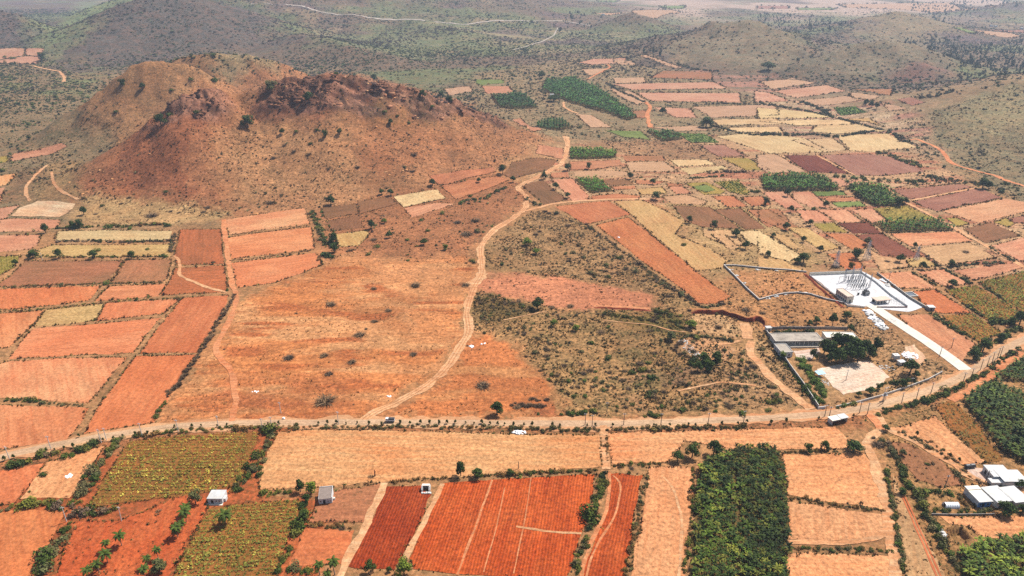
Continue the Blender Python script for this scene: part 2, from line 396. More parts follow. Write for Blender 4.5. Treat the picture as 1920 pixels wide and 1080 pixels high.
# around the substation and school
zone("X 1340,540 1430,495 1520,515 1600,580 1640,640 1440,620 1370,600", (214,154,100), (136,102,58), 0.85, 3)
zone("X 1370,515 1420,505 1500,515 1530,545 1430,556", (226,158,104), (156,122,66), 0.8, 2)
zone("X 1560,600 1640,590 1720,660 1800,705 1700,740 1640,680", (212,162,112), (116,98,60), 0.9, 3)
zone("X 1440,620 1560,620 1680,680 1720,735 1545,765", (214,164,112), (140,116,72), 0.5, 2)
# right half, between the fields
zone("X 985,345 1063,270 1200,255 1400,250 1700,270 1800,330 1930,420 1930,520 1500,500 1240,380 1060,375", (224,176,128), (140,112,72), 0.8, 5)
zone("X 985,345 1063,270 1200,255 1400,250 1700,270 1800,330 1930,420 1930,520 1500,500 1240,380 1060,375", (206,134,98), (150,104,70), 0.7, 3, (60, 12, 4, -0.3))
zone("X 1240,375 1450,390 1560,500 1430,505 1330,520", (214,172,116), (140,112,64), 0.8, 4)
zone("X 1690,240 1760,205 1960,150 2100,150 2100,420 1930,400 1790,310", (160,140,100), (98,98,64), 0.9, 8)
zone("X 1780,215 1870,162 1960,145 2000,220 1850,260", (170,152,108), (120,116,78), 0.6, 9)
zone("X 1060,255 1170,248 1300,262 1400,300 1200,300", (196,148,104), (120,96,64), 0.8, 4)
zone("X 1400,180 1720,200 1780,300 1500,260 1340,250", (208,170,128), (124,108,74), 0.85, 6)
zone("X 1060,130 1260,125 1480,140 1720,205 1760,280 1500,262 1330,250 1100,200", (200,142,116), (140,112,84), 0.7, 5, (140, 12, 4.5, 0.0))
zone("X 1200,190 1420,170 1650,200 1740,270 1500,258 1330,248", (226,190,148), (150,128,88), 0.7, 5, (140, 9, 4.5, -0.1))
zone("X 880,140 1080,110 1260,130 1420,185 1400,255 1060,262 900,215", (178,148,108), (98,106,70), 0.9, 8)
zone("X 90,98 160,55 215,22 260,-5 420,8 500,38 570,82 440,96 300,112 180,140", (118,106,94), (72,76,60), 1.0, 30)  # purple-grey hill, missing relief shading put into this dark tint
zone("X -150,90 0,16 60,42 120,85 60,100", (116,106,98), (74,78,66), 1.0, 30)  # left hill, relief shading put into the tint likewise
zone("X 60,120 130,60 230,5 320,-10 160,0 60,60", (150,160,108), (104,130,74), 0.9, 30)
zone("X 440,0 480,20 540,75 500,50", (112,98,100), (76,74,72), 1.0, 25)  # dark ridge, relief shading put into the tint
zone("X -100,100 60,100 130,110 180,150 120,200 -100,190", (146,146,96), (88,108,60), 0.9, 25, (90, 60, 3, 0.4))
zone("X 560,40 700,60 900,80 1000,100 760,110 620,90", (148,150,108), (88,106,66), 0.8, 25, (140, 60, 3.5, 0.0))
zone("X 800,40 1150,40 1250,80 1180,110 960,100", (178,158,118), (104,116,74), 0.8, 25, (120, 50, 3.5, 0.1))
# far right hills
zone("X 1230,100 1330,45 1450,40 1520,120 1420,140", (156,138,106), (104,102,72), 0.8, 20)
zone("X 1480,140 1620,78 1720,72 1800,120 1760,140", (152,136,106), (100,100,76), 0.8, 15)
zone("X 1650,142 1725,112 1790,140 1720,152", (150,112,94), (110,96,80), 0.5, 12)
zone("X 1600,60 1680,18 1760,30 1820,60 1700,80", (164,142,104), (108,108,80), 0.6, 30)
# foreground verge
zone("X -200,905 0,850 200,812 440,790 960,790 1430,782 1640,758 1830,688 1960,610 2000,640 1830,740 1650,800 1430,815 960,812 440,815 200,850 -200,960", (200,130,84), (96,86,48), 0.85, 1.5)
zone("X 1630,780 1780,750 1960,640 2050,800 2050,1200 1720,1200 1680,900", (204,150,96), (112,100,54), 0.85, 2)
zone("X -200,960 200,850 560,800 500,930 640,930 560,1200 -200,1200", (206,108,62), (110,100,52), 0.6, 2)

def base_paint(X, Y, Z):
    n = len(X)
    tint = np.tile(np.array(alb(206,150,100)), (n, 1)); tuft = np.tile(np.array(alb(126,104,64)), (n, 1)); amt = np.full(n, 0.75)
    wq = np.clip((Y-700)/200, 0, 1)[:, None]; tint = tint*(1-wq)+np.array(alb(176,146,108))*wq
    def blend(w, a, b, k):
        nonlocal tint, tuft, amt
        w = w[:, None]; tint = tint*(1-w)+np.array(a)*w; tuft = tuft*(1-w)+np.array(b)*w; amt = amt*(1-w[:, 0])+k*w[:, 0]
    far = np.clip((Y-1080)/200, 0, 1)
    blend(far, alb(138,114,92), alb(72,82,54), 0.9)
    g = np.clip(fbm(X/260, Y/200, 4, 61)*3.4+0.25, 0, 1)*far
    blend(g*0.9, alb(132,138,92), alb(72,96,56), 0.9)
    v = np.clip(fbm(X/160+9, Y/200, 4, 63)*3.0-0.3, 0, 1)*far
    blend(v*0.8, alb(120,98,98), alb(78,76,70), 0.8)
    v = np.clip(fbm(X/90+29, Y/110, 4, 67)*3.5-1.0, 0, 1)*far
    blend(v*0.8, alb(170,146,110), alb(96,98,66), 0.6)
    v = np.clip((Y-2550)/500, 0, 1)*(X > 100)*np.clip(1-Z/25, 0, 1)
    blend(v*np.clip(fbm(X/300, Y/500, 3, 65)*3+0.9, 0, 1), alb(222,184,160), alb(112,136,104), 0.6)
    for poly, a, b, k, wp, mot in ZN:
        x0, y0 = poly.min(0)-wp*2; x1, y1 = poly.max(0)+wp*2
        m = np.where((X > x0) & (X < x1) & (Y > y0) & (Y < y1))[0]
        if not len(m): continue
        acc = np.zeros(len(m)); L = max(wp*1.6, 3)
        for j in range(4):
            ox = wp*(fbm(X[m]/L, Y[m]/L, 3, 71)*1.6 + (0.6, -0.6, 0.6, -0.6)[j]); oy = wp*(fbm(X[m]/L, Y[m]/L, 3, 77)*1.6 + (0.6, 0.6, -0.6, -0.6)[j])
            acc += pip(X[m]+ox, Y[m]+oy, poly)
        w = np.zeros(n); w[m] = acc/4
        if mot: w[m] *= np.clip(fbm(X[m]/mot[0], Y[m]/mot[1], 4, 87)*mot[2]+mot[3], 0, 1)
        blend(w, a, b, k)
    r = ROCK(X, Y)
    pk = np.clip(fbm(X/12, Y/7, 4, 81)*3+0.4, 0, 1)
    rc = np.outer(pk, alb(186,134,108)) + np.outer(1-pk, alb(104,74,64))
    w = np.clip(r*1.8, 0, 0.9)[:, None]
    tint = tint*(1-w)+rc*w
    return tint, tuft, amt

def build_ground():
    th = np.concatenate([np.linspace(-math.pi, -R(46), 34)[:-1], np.linspace(-R(46), R(46), 760), np.linspace(R(46), math.pi, 34)[1:-1]])
    rr = np.concatenate([np.linspace(0.4, 150, 18)[:-1], 150*np.exp(np.linspace(0, math.log(1150/150), 620))[:-1], 1150*np.exp(np.linspace(0, math.log(16000/1150), 430))])
    T, RR = np.meshgrid(th, rr); X = (RR*np.sin(T)).ravel(); Y = (RR*np.cos(T)).ravel()
    Z = H(X, Y)
    tint, tuft, amt = base_paint(X, Y, Z)
    nt, nr = len(th), len(rr)
    i, j = np.meshgrid(np.arange(nr-1), np.arange(nt), indexing='ij'); j2 = (j+1) % nt
    Fc = np.stack([i*nt+j, i*nt+j2, (i+1)*nt+j2, (i+1)*nt+j], -1).reshape(-1, 4)[:, ::-1]
    V = np.stack([X, Y, Z], 1)
    o = np_obj("ground", V, Fc, [mat_ground()], col=tint, smooth=True)
    a = o.data.color_attributes.new("tuft", 'FLOAT_COLOR', 'POINT')
    a.data.foreach_set("color", np.concatenate([tuft, amt[:, None]], 1).astype(np.float32).ravel())
    tag(o, "open dry ground with the red hill and scrub covered hills behind", "ground", kind="structure")
_p = GW("X 1774,992 1804,989.5 1822,1011 1786,1013.5")[:, :2]; _c = _p.mean(0); _e = (_p[1]-_p[0]+_p[2]-_p[3])/2; _f = (_p[3]-_p[0]+_p[2]-_p[1])/2
_n = np.hypot(*_e); PIT = (_c[0], _c[1], _e[0]/_n, _e[1]/_n, _n/2, np.hypot(*_f)/2)
build_ground()
# ---------------------------------------------------------------- fields: each a sheet of its own draped over the ground
# look: A main, B patches, C streaks, furrow, tuft share, tuft colour, edge growth (colour key, strength)
LOOK = {
 'orange':  ((226,134,94), (238,156,116), (208,112,74), 0.0, 0.12, (150,84,56)),
 'orangeD': ((222,124,82), (230,138,96), (206,106,68), 0.0, 0.15, (140,78,50)),
 'orangeL': ((234,146,106), (246,178,136), (220,124,86), 0.0, 0.1, (160,90,60)),
 'pinko':   ((226,144,112), (236,166,134), (206,120,90), 0.0, 0.15, (150,100,74)),
 'pale':    ((236,182,152), (250,214,190), (222,150,124), 0.0, 0.1, (180,110,80)),
 'mott':    ((214,118,78), (190,110,74), (160,96,64), 0.0, 0.8, (112,84,52)),
 'brownp':  ((190,118,88), (164,112,82), (206,134,102), 0.0, 0.6, (104,86,58)),
 'red':     ((204,86,40), (220,106,56), (178,66,30), 0.28, 0.0, None),
 'redP':    ((210,100,58), (222,122,76), (196,84,46), 0.0, 0.3, (170,110,70)),
 'redD':    ((178,70,34), (194,88,48), (150,54,26), 0.32, 0.0, None),
 'redM':    ((210,120,80), (220,136,94), (192,100,66), 0.12, 0.15, (130,80,54)),
 'maroon':  ((126,64,52), (146,80,64), (108,52,44), 0.2, 0.0, None),
 'maroonL': ((156,84,66), (172,102,82), (132,66,54), 0.25, 0.1, (110,80,60)),
 'brown':   ((160,104,76), (140,98,70), (176,118,88), 0.15, 0.5, (108,84,58)),
 'tan':     ((240,168,124), (234,148,102), (244,188,146), 0.0, 0.35, (150,120,76)),
 'tanO':    ((234,156,114), (238,170,130), (218,134,92), 0.0, 0.3, (164,108,66)),
 'straw':   ((218,170,120), (206,150,104), (232,190,142), 0.0, 0.9, (150,122,66)),
 'strawP':  ((230,190,150), (220,172,132), (238,204,166), 0.0, 0.5, (164,136,90)),
 'pinktan': ((220,164,126), (206,150,114), (230,182,144), 0.0, 0.5, (150,120,84)),
 'olive':   ((190,150,84), (160,140,70), (204,164,96), 0.0, 0.9, (118,122,50)),
 'green':   ((124,136,74), (144,148,88), (112,124,64), 0.0, 0.5, (80,112,44)),
 'cropsoil':((176,112,60), (152,104,54), (186,104,58), 0.0, 0.5, (150,130,50)),
 'grovesoil':((108,84,50), (126,96,58), (92,74,44), 0.0, 0.4, (66,72,34)),
 'gravel':  ((252,244,238), (242,232,226), (250,240,232), 0.0, 0.05, (200,180,160)),
 'yard':    ((244,200,190), (250,222,222), (238,182,166), 0.0, 0.3, (214,190,170)),
}
FIELD_TXT = """
orangeD|i -200,95 0,85 350,70 720,62 690,110 640,165 300,210 0,235 -200,255
orange|i 790,62 1200,48 1170,90 1140,138 900,155 680,172 730,115
orange|i -200,285 0,262 310,240 250,330 150,425 60,505 -200,520
straw|i 330,235 750,190 690,310 480,340 250,352
orange|i 765,185 1000,172 1285,160 1180,262 900,290 700,315
orange|i 235,372 450,352 690,335 1165,290 1060,400 960,545 500,562 65,588 140,480
orangeD|i 1320,150 1650,128 1620,210 1540,350 1420,543 1005,550 1060,470 1200,285
orangeL|i -200,650 0,625 60,605 500,580 915,575 780,740 640,905 350,888 0,868 -200,860
orangeD|i 985,566 1415,556 1290,740 1110,1045 600,1130 740,880
orange|i -250,930 0,918 300,930 640,942 560,1080 480,1165 220,1205 0,1240 -250,1290
pinko|e -200,540 0,500 145,480 60,560 0,602 -200,650
pale|e 270,450 545,470 480,540 430,566 80,558 140,500
pinko|e -200,610 60,575 440,582 410,640 300,668 -200,675
pinko|e -200,700 300,692 270,765 225,795 0,818 -200,830
olive|e -200,870 0,850 150,842 100,930 0,985 -200,1010
strawP|e 420,665 800,660 1240,665 1235,715 1160,735 800,730 400,735
straw|e 380,765 800,765 1220,760 1230,850 900,850 500,850 240,860 280,800
mott|e 1295,655 1590,650 1612,900 1270,915 1255,840
orangeL|e 1610,585 2000,525 2190,500 2228,612 1650,692
orange|e 1622,715 1900,675 2238,636 2268,794 1665,868
orange|e 1662,895 2268,822 2325,905 2160,975 1960,1040 1710,1075
brownp|e 185,880 500,882 888,880 795,1005 750,1045 400,1058 -60,1068 60,1000
brownp|e 905,872 1238,866 1208,1000 1165,1032 800,1042
mott|e 1255,930 1610,912 1635,1005 1638,1105 1155,1125 1215,1040
orange|e 95,110 440,30 488,55 80,165
olive|e -60,140 60,122 50,170 -60,175
tan|e -60,275 120,250 60,330 -60,350
orange|e -100,365 38,352 0,470 -100,500
redM|f 1245,268 1500,228 1708,206 1728,236 1380,330 1312,328
redM|f 1332,340 1740,270 1818,300 1620,380 1442,438 1390,390
brown|f 733,450 968,415 1018,470 745,545
strawP|f 992,420 1308,370 1368,430 1062,495
brown|f 465,500 728,468 742,540 502,578
brown|f 512,592 738,555 772,640 542,668
straw|f 562,690 798,660 815,690 740,770 600,780
pinko|f 1065,500 1300,462 1435,470 1122,568
brown|g -75,255 0,170 200,140 332,156 250,232 0,288
redM|g 188,45 368,72 363,148 172,108
grovesoil|g 420,70 640,78 755,100 738,140 412,145
redM|g 415,167 778,152 800,190 640,218 422,225
pinktan|g 440,240 640,225 830,238 835,265 660,275 450,272
redM|g 285,246 408,236 418,280 274,284
brown|g 72,340 220,298 398,440 232,478
pinko|g 288,296 428,286 555,412 538,440 440,452
grovesoil|g 452,290 618,286 728,380 562,394
brown|g 642,296 828,296 890,332 702,338
redM|g 702,345 888,338 888,360 742,370
redM|g 882,296 990,300 1108,310 1040,330 902,330
redM|g 575,412 760,396 926,412 918,434 582,438
pinko|g 1128,350 1200,332 1315,395 1182,400
olive|g 1252,322 1400,312 1538,380 1498,400 1385,404
green|g 1292,347 1400,332 1468,370 1392,388
olive|g 1455,312 1620,302 1715,380 1698,408 1572,388
redM|g 310,490 500,465 700,450 855,545 720,575 602,602 532,618
redM|g 608,624 838,566 1000,692 1200,852 1330,962 1575,1138 1530,1168 1420,1190 1332,1186 1232,1088 962,900 782,760
pinktan|g 1075,416 1250,402 1398,450 1378,478 1162,472
redM|g 1442,416 1588,412 1698,488 1552,494
redM|g 1645,422 1800,416 1868,478 1722,488
straw|g 735,452 930,442 1080,510 1248,598 1172,690 1400,780 1558,880 1518,928 1332,955 1205,848 1005,688 862,548
brown|g 1155,482 1420,492 1648,648 1370,638 1245,590
brown|g 1455,512 1648,502 1825,648 1682,654
brownp|g 1692,512 1920,506 2000,598 1842,640
pinktan|g 1375,652 1578,662 1668,768 1558,778 1382,700
strawP|g 1635,667 1780,662 1998,800 1958,828 1702,750
brownp|g 785,122 1078,122 1108,158 822,164
pinktan|g 815,170 1100,167 1198,238 852,238
strawP|g 1135,152 1400,152 1465,188 1192,203
strawP|g 1205,212 1518,197 1555,214 1272,262
maroonL|g 1345,46 1528,46 1698,128 1482,128
olive|g 1502,137 1698,141 1856,224 1682,228
strawP|X 1342,256 1410,249 1508,259 1556,285 1442,288
strawP|X 1484,263 1562,259 1588,281 1552,286
strawP|X 1568,254 1665,250 1718,276 1640,285 1594,283
maroon|h 192,119 418,121 665,255 362,240
maroonL|h 455,119 830,113 980,136 1215,235 900,268 702,261
pinktan|h 0,116 138,113 356,240 80,248 0,202
grovesoil|h 12,272 380,262 478,290 596,355 558,374 52,374
pinko|h 502,282 718,292 828,320 640,348 562,340
pinktan|h 838,312 1128,330 962,362
grovesoil|h 632,342 780,327 898,352 1075,460 1028,488 842,488 742,440
green|h 392,381 618,376 638,408 432,414
redM|h 472,426 698,421 718,444 502,454
green|h 532,461 738,451 788,488 582,494
pinko|h 34,386 198,381 336,498 202,504 92,430
pinko|h 252,386 378,381 535,498 382,499 254,430
pinko|h 274,513 426,516 555,598 342,598
pinko|h 442,516 638,511 775,606 582,603
pinko|h 674,511 828,502 935,594 802,603
olive|h 834,502 1078,482 1285,579 952,598
grovesoil|h 832,606 1338,586 1415,660 932,679
olive|h 402,611 548,606 655,678 474,669
maroon|h 574,611 798,606 905,684 692,684
redM|h 484,681 688,691 785,750 768,788 682,799
maroonL|h 702,691 898,686 1185,848 902,843 822,770
orangeL|h 955,686 1438,671 1556,740 1102,778 1032,738
pinktan|h 1124,791 1528,746 1715,860 1332,913 1204,830
maroonL|h 964,371 1448,327 1555,350 1112,438
maroonL|h 1115,456 1568,362 1638,371 1765,425 1292,522
tanO|h 1325,521 1788,432 1920,455 2050,470 2050,520 1930,530 1592,608
olive|h 1354,571 1438,571 1526,610 1442,638
brown|h 1484,651 1678,602 1895,700 1642,753
olive|h 1704,601 1798,572 1846,610 1802,638
maroonL|h 1795,576 1920,556 2050,560 2050,612 1852,609
redM|h 504,829 678,821 776,938 642,948
pinko|h 854,971 1108,956 1286,1078 1002,1078
pinko|h 1155,961 1338,936 1535,1048 1332,1063
pinko|h 1405,951 1848,892 1915,928 1562,1023
pinktan|h 795,791 898,851 1098,861 1088,928 882,948
straw|h 1065,871 1198,852 1305,918 1112,928
pinko|h 1685,771 1920,712 2000,800 1902,888
cropsoil|l 1594,40 1920,-40 2100,100 1960,270 1805,190 1750,150
cropsoil|l 1355,95 1568,62 1798,190 1905,262 1800,338 1682,328 1560,248
orangeD|l 1115,102 1278,92 1545,258 1305,258 1185,180
pinko|l 1005,272 1228,268 1570,480 1480,606 1265,500
cropsoil|l 1335,276 1545,267 1755,400 1592,468 1402,350
gravel|l 375,-20 760,-40 1000,90 1200,205 1085,250 760,208 645,193
pale|l 1060,500 1130,480 1215,590 1170,640 1090,630
yard|l 430,662 620,628 800,602 955,720 888,780 620,848 542,790
yard|l 258,530 440,505 455,535 390,590 290,590
tanO|p 905,25 1050,0 1280,-75 1350,-10 1645,255 1500,285 1410,240 1150,80
cropsoil|l 1290,925 1400,885 1600,1075 1760,1310 1660,1335 1545,1240 1370,1075
grovesoil|l 1475,885 1600,790 1700,745 1790,800 1920,860 2100,1000 2050,1330 1900,1350 1760,1250
grovesoil|l 1725,690 1800,630 1920,560 2080,650 1930,750 1800,750
orangeD|m -200,380 0,315 325,262 220,420 105,550 -200,600
tanO|m 335,252 600,185 755,132 620,360 500,515 140,525 210,440
cropsoil|m 925,112 1300,65 1875,32 1800,230 1720,415 1480,475 1100,520 685,582 645,558|m 1000,300 1800,300
orangeD|m -200,640 0,620 250,600 470,612 380,800 240,1150 -200,1150
redP|m 545,682 855,682 1050,610 1290,505 1480,515 1485,600 1340,830 1180,1150 380,1150|m 545,940 640,690
cropsoil|m 1505,590 1840,548 2165,533 2155,640 2075,800 1955,1150 1210,1150|m 1500,800 2000,780
tan|n 158,36 500,26 830,22 1400,40 1850,55 2472,62 2488,288 2150,310 1843,342 1400,370 930,398 450,438 32,452 22,330 80,180
brownp|n 585,462 888,412 905,432 778,688 382,690 432,570
orangeD|n 345,742 708,746 638,990 234,1008
redD|n 945,432 1188,422 1265,490 1150,740 1050,960 1000,1036 665,1008 800,720|n 700,960 930,430
red|n 1345,412 1700,382 2100,362 2438,347 2430,480 2348,750 2225,1120 1135,1028 1105,950 1230,680|n 1150,900 1340,412
red|o 712,342 948,347 878,640 805,1120 470,1120 545,940 598,800 690,600|o 830,900 930,350
tanO|o 985,292 1288,297 1308,480 1258,900 1230,1130 845,1130 930,700
tan|o 697,47 1300,32 1898,17 2320,2 2428,100 2418,158 1962,168 1562,188 1502,130 1252,110 1162,200 1122,253 722,278
grovesoil|o 1352,272 1480,200 1560,190 1620,150 1880,150 1940,220 1980,420 2000,700 1985,1130 1285,1130 1310,700
tanO|p 184,202 768,192 858,300 925,596 600,556 400,535 214,490
tanO|p 214,542 400,560 600,588 936,642 928,760 838,818 500,825 222,808
tanO|p 224,922 600,915 980,934 1020,1130 222,1130
brownp|p 962,112 1078,122 1318,240 1458,370 1498,420 1352,438 1152,388 1042,270
pinktan|p 975,345 1035,480 1200,780 1370,1130 1065,1130 1020,800
tanO|p 1310,645 1800,645 2050,645 2050,770 1720,808 1600,795 1525,718 1380,700
grovesoil|p 1435,905 1640,825 1920,800 2080,880 2080,1130 1510,1130
yard|p 1505,305 1618,300 1700,400 1660,425 1560,370
green|b 1572,572 1780,575 1788,600 1602,613
redM|b 1622,621 1818,621 1866,680 1662,674
pinktan|b 1350,640 1540,620 1560,660 1390,690
grovesoil|b 1694,692 1840,680 1930,685 2022,780 1850,785 1750,775
grovesoil|c 242,582 440,567 620,640 770,740 905,850 832,868 702,820 420,740 222,650
grovesoil|c 192,872 368,862 438,920 182,920
green|c 674,942 928,946 998,1008 802,988
grovesoil|c 974,947 1178,957 1226,1003 1082,1018
green|c 1194,962 1388,967 1492,1028 1292,1028
pinko|c 482,450 590,425 818,417 828,448 562,468
pinktan|c 724,562 958,557 968,598 742,600
pinko|c 724,607 1090,598 1448,592 1555,638 862,648
pinko|c 884,667 1638,672 1648,738 1002,728
pinko|c 1014,772 1288,782 1326,848 1182,848
pinktan|c 1300,770 1900,752 1920,830 1440,848
pinktan|c 454,822 578,832 718,918 562,918
redM|c 4,862 60,852 218,938 132,948
pinktan|c 904,402 958,397 1228,488 1172,493
strawP|c 1442,862 1898,852 1948,898 1482,903
strawP|c 1464,922 1918,912 1956,958 1562,948
strawP|d 0,775 250,795 498,822 556,848 0,858
strawP|d 20,875 420,862 640,868 700,900 300,905
strawP|d 430,905 760,895 930,945 560,965 380,950
pinko|d 114,657 498,612 636,656 282,708
maroonL|d 1004,717 1098,702 1206,740 1112,763
pinktan|d 250,730 640,690 760,720 620,745 320,755
green|d 554,782 698,767 788,810 602,833
pinko|a -60,362 62,347 180,352 172,400 -60,440
pinko|a 188,352 318,350 298,405 180,400
pinko|a -60,445 172,405 295,410 262,462 -60,455
pinktan|c 864,77 1148,72 1218,90 1102,108 874,98
pinktan|c 584,97 818,92 704,113
green|c 604,2 778,2 742,18 624,13
green|c 1062,42 1248,42 1238,60 1092,64
maroonL|d 0,42 228,42 226,63 0,63
green|d 284,57 578,57 538,73 292,73
pinktan|d 580,34 1100,22 1398,24 1590,68 1002,66 640,56
pinktan|d 1560,215 1800,235 1900,260 1850,275 1640,245
maroonL|d 1640,210 1900,215 1960,235 1800,232
green|d 1400,195 1470,200 1590,240 1540,245
pinktan|c 1000,918 1330,908 1420,942 1190,946
pinktan|c 705,640 862,662 990,735 900,755 760,690
brownp|c 870,800 960,792 975,850 900,850
pinktan|c 500,500 690,492 660,520 560,545
brownp|c 1090,510 1440,520 1440,575 1000,560
pinktan|c 730,425 860,440 900,470 740,465
pinktan|d 20,590 250,558 420,598 110,645
pinko|d -20,655 85,668 235,728 -20,740
pinktan|d 650,660 880,690 840,722 700,715
brownp|d 700,640 980,640 960,690 880,680
pinktan|d 880,732 1000,762 1080,785 950,800
straw|d 640,860 800,850 920,920 800,880
brownp|h 10,512 80,510 320,655 205,664 10,585
straw|h 215,640 360,645 600,788 470,812
strawP|h 5,680 90,702 325,848 232,888 5,828
straw|h 5,852 180,872 330,955 150,958 5,922
pinktan|h 600,290 690,292 690,300 640,310
tanO|h 1130,340 1300,322 1440,322 1200,345
straw|g 1860,680 1960,690 2080,790 2010,800
pinktan|g 1430,690 1540,700 1640,790 1570,800
brownp|g 1110,320 1240,330 1210,345 1120,345
straw|g 900,365 1080,350 1120,395 930,405
pinktan|d 1460,40 1710,45 1700,55 1480,52
"""
def edge_pts(P, step, jit):
    out = []
    n = len(P)
    for i in range(n):
        a, b = P[i], P[(i+1) % n]; L = np.hypot(*(b-a)); k = max(1, min(80, int(L/step)))
        t = np.linspace(0, 1, k, endpoint=False)[:, None]; q = a+(b-a)*t
        nrm = np.array([-(b-a)[1], (b-a)[0]])/max(L, 1e-6)
        w = jit*fbm(q[:, 0]/9, q[:, 1]/9, 2, 91)*np.minimum(1, np.minimum(t[:, 0], 1-t[:, 0])*6+0.15)
        out.append(q+nrm*w[:, None])
    return np.concatenate(out)
def drape(name, P, dz, mat, cell=None):
    """a sheet that follows the ground inside outline P"""
    mx = H(P[:, 0], P[:, 1]).max(); c = P.mean(0); mx = max(mx, float(H(c[0], c[1])))
    pts = [Vector(p) for p in P]; ne = len(P)
    if mx > 0.02:
        x0, y0 = P.min(0); x1, y1 = P.max(0); cell = cell or max((x1-x0)/30, 3.0)
        gx, gy = np.meshgrid(np.arange(x0, x1, cell), np.arange(y0, y1, cell)); gx = gx.ravel(); gy = gy.ravel()
        k = pip(gx, gy, P); pts += [Vector(p) for p in np.stack([gx[k], gy[k]], 1)]
    v, e, f = geometry.delaunay_2d_cdt(pts, [(i, (i+1) % ne) for i in range(ne)], [list(range(ne))], 1, 1e-4)[:3]
    v = np.array([(q[0], q[1]) for q in v]); z = H(v[:, 0], v[:, 1])+dz
    f = np.array([t for t in f if len(t) == 3])
    V = np.column_stack([v, z]); nz = np.cross(V[f[:, 1]]-V[f[:, 0]], V[f[:, 2]]-V[f[:, 0]])[:, 2]
    f[nz < 0] = f[nz < 0][:, ::-1]
    return np_obj(name, V, f, [mat])
SOILWORD = dict(redP="red earth palm", orange="bare orange", orangeD="deep orange bare", orangeL="pale orange bare", pinko="pinkish orange bare", pale="bleached pale pink", mott="orange mottled with brown weeds",
  brownp="brownish pink fallow", red="freshly ploughed red", redD="dark red ploughed", redM="bare red", maroon="dark maroon ploughed", maroonL="maroon ploughed", brown="brown fallow",
  tan="wide tan stubble", tanO="tan orange stubble", straw="straw coloured grassy", strawP="pale straw coloured", pinktan="pinkish tan fallow", olive="olive green crop", green="bright green crop",
  cropsoil="leafy row crop", grovesoil="shaded plantation", gravel="white gravel substation", yard="pale beaten earth yard")
def where(c):
    x, y = c
    d = math.hypot(x, y)
    if d > 950: return "far behind the red hill towards the scrub hills"
    if y < 345: return "in front of the main road"
    if x < -60: return "left of the curving dirt track" if d < 640 else "at the foot of the red hill"
    if x < 120: return "between the dirt track and the walled compounds"
    return "on the plain beyond the white walled substation"
FIELDS = []                                       # (look key, world outline, row direction)
for ln in FIELD_TXT.strip().splitlines():
    k, s = ln.split("|")[:2]; P = GW(s)[:, :2]
    if ((P[1:, 0]-P[:-1, 0])*(P[1:, 1]+P[:-1, 1])).sum() + (P[0, 0]-P[-1, 0])*(P[0, 1]+P[-1, 1]) > 0: P = P[::-1]
    ed = np.roll(P, -1, 0)-P; L = np.hypot(ed[:, 0], ed[:, 1]); i = L.argmax()
    ang = math.atan2(ed[i, 1], ed[i, 0])
    if ln.count("|") == 2: q = GW(ln.split("|")[2]); ang = math.atan2(*(q[1]-q[0])[1::-1])
    FIELDS.append([k, P, ang, s])
_mats = {}
for i, (k, P, ang, s) in enumerate(FIELDS):
    A, B, C, fu, tu, tc = LOOK[k]
    jit = math.exp(rng.normal(0, 0.028))*np.array([1, 1.015+rng.normal(0, 0.01), 0.92])
    A = np.clip(np.array(A)*jit, 8, 252); B = np.clip(np.array(B)*jit, 8, 252); C = np.clip(np.array(C)*jit, 8, 252)
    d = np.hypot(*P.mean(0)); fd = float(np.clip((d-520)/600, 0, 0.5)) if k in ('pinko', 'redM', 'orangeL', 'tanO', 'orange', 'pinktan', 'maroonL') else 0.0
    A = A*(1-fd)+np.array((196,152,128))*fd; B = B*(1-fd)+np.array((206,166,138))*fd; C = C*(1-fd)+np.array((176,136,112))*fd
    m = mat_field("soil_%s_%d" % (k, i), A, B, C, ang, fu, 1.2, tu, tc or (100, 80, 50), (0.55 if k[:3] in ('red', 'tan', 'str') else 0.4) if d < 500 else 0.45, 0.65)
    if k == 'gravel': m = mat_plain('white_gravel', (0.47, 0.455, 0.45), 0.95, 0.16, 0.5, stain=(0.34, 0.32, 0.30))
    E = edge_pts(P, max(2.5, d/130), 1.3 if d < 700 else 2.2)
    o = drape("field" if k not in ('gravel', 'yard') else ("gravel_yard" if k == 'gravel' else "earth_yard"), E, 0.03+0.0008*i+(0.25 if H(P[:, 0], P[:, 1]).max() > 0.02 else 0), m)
    tag(o, "%s field %s" % (SOILWORD[k], where(P.mean(0))) if k not in ('gravel', 'yard') else "%s" % (SOILWORD[k]+" of trodden bright ground"), "field", "%s fields" % SOILWORD[k], "structure")
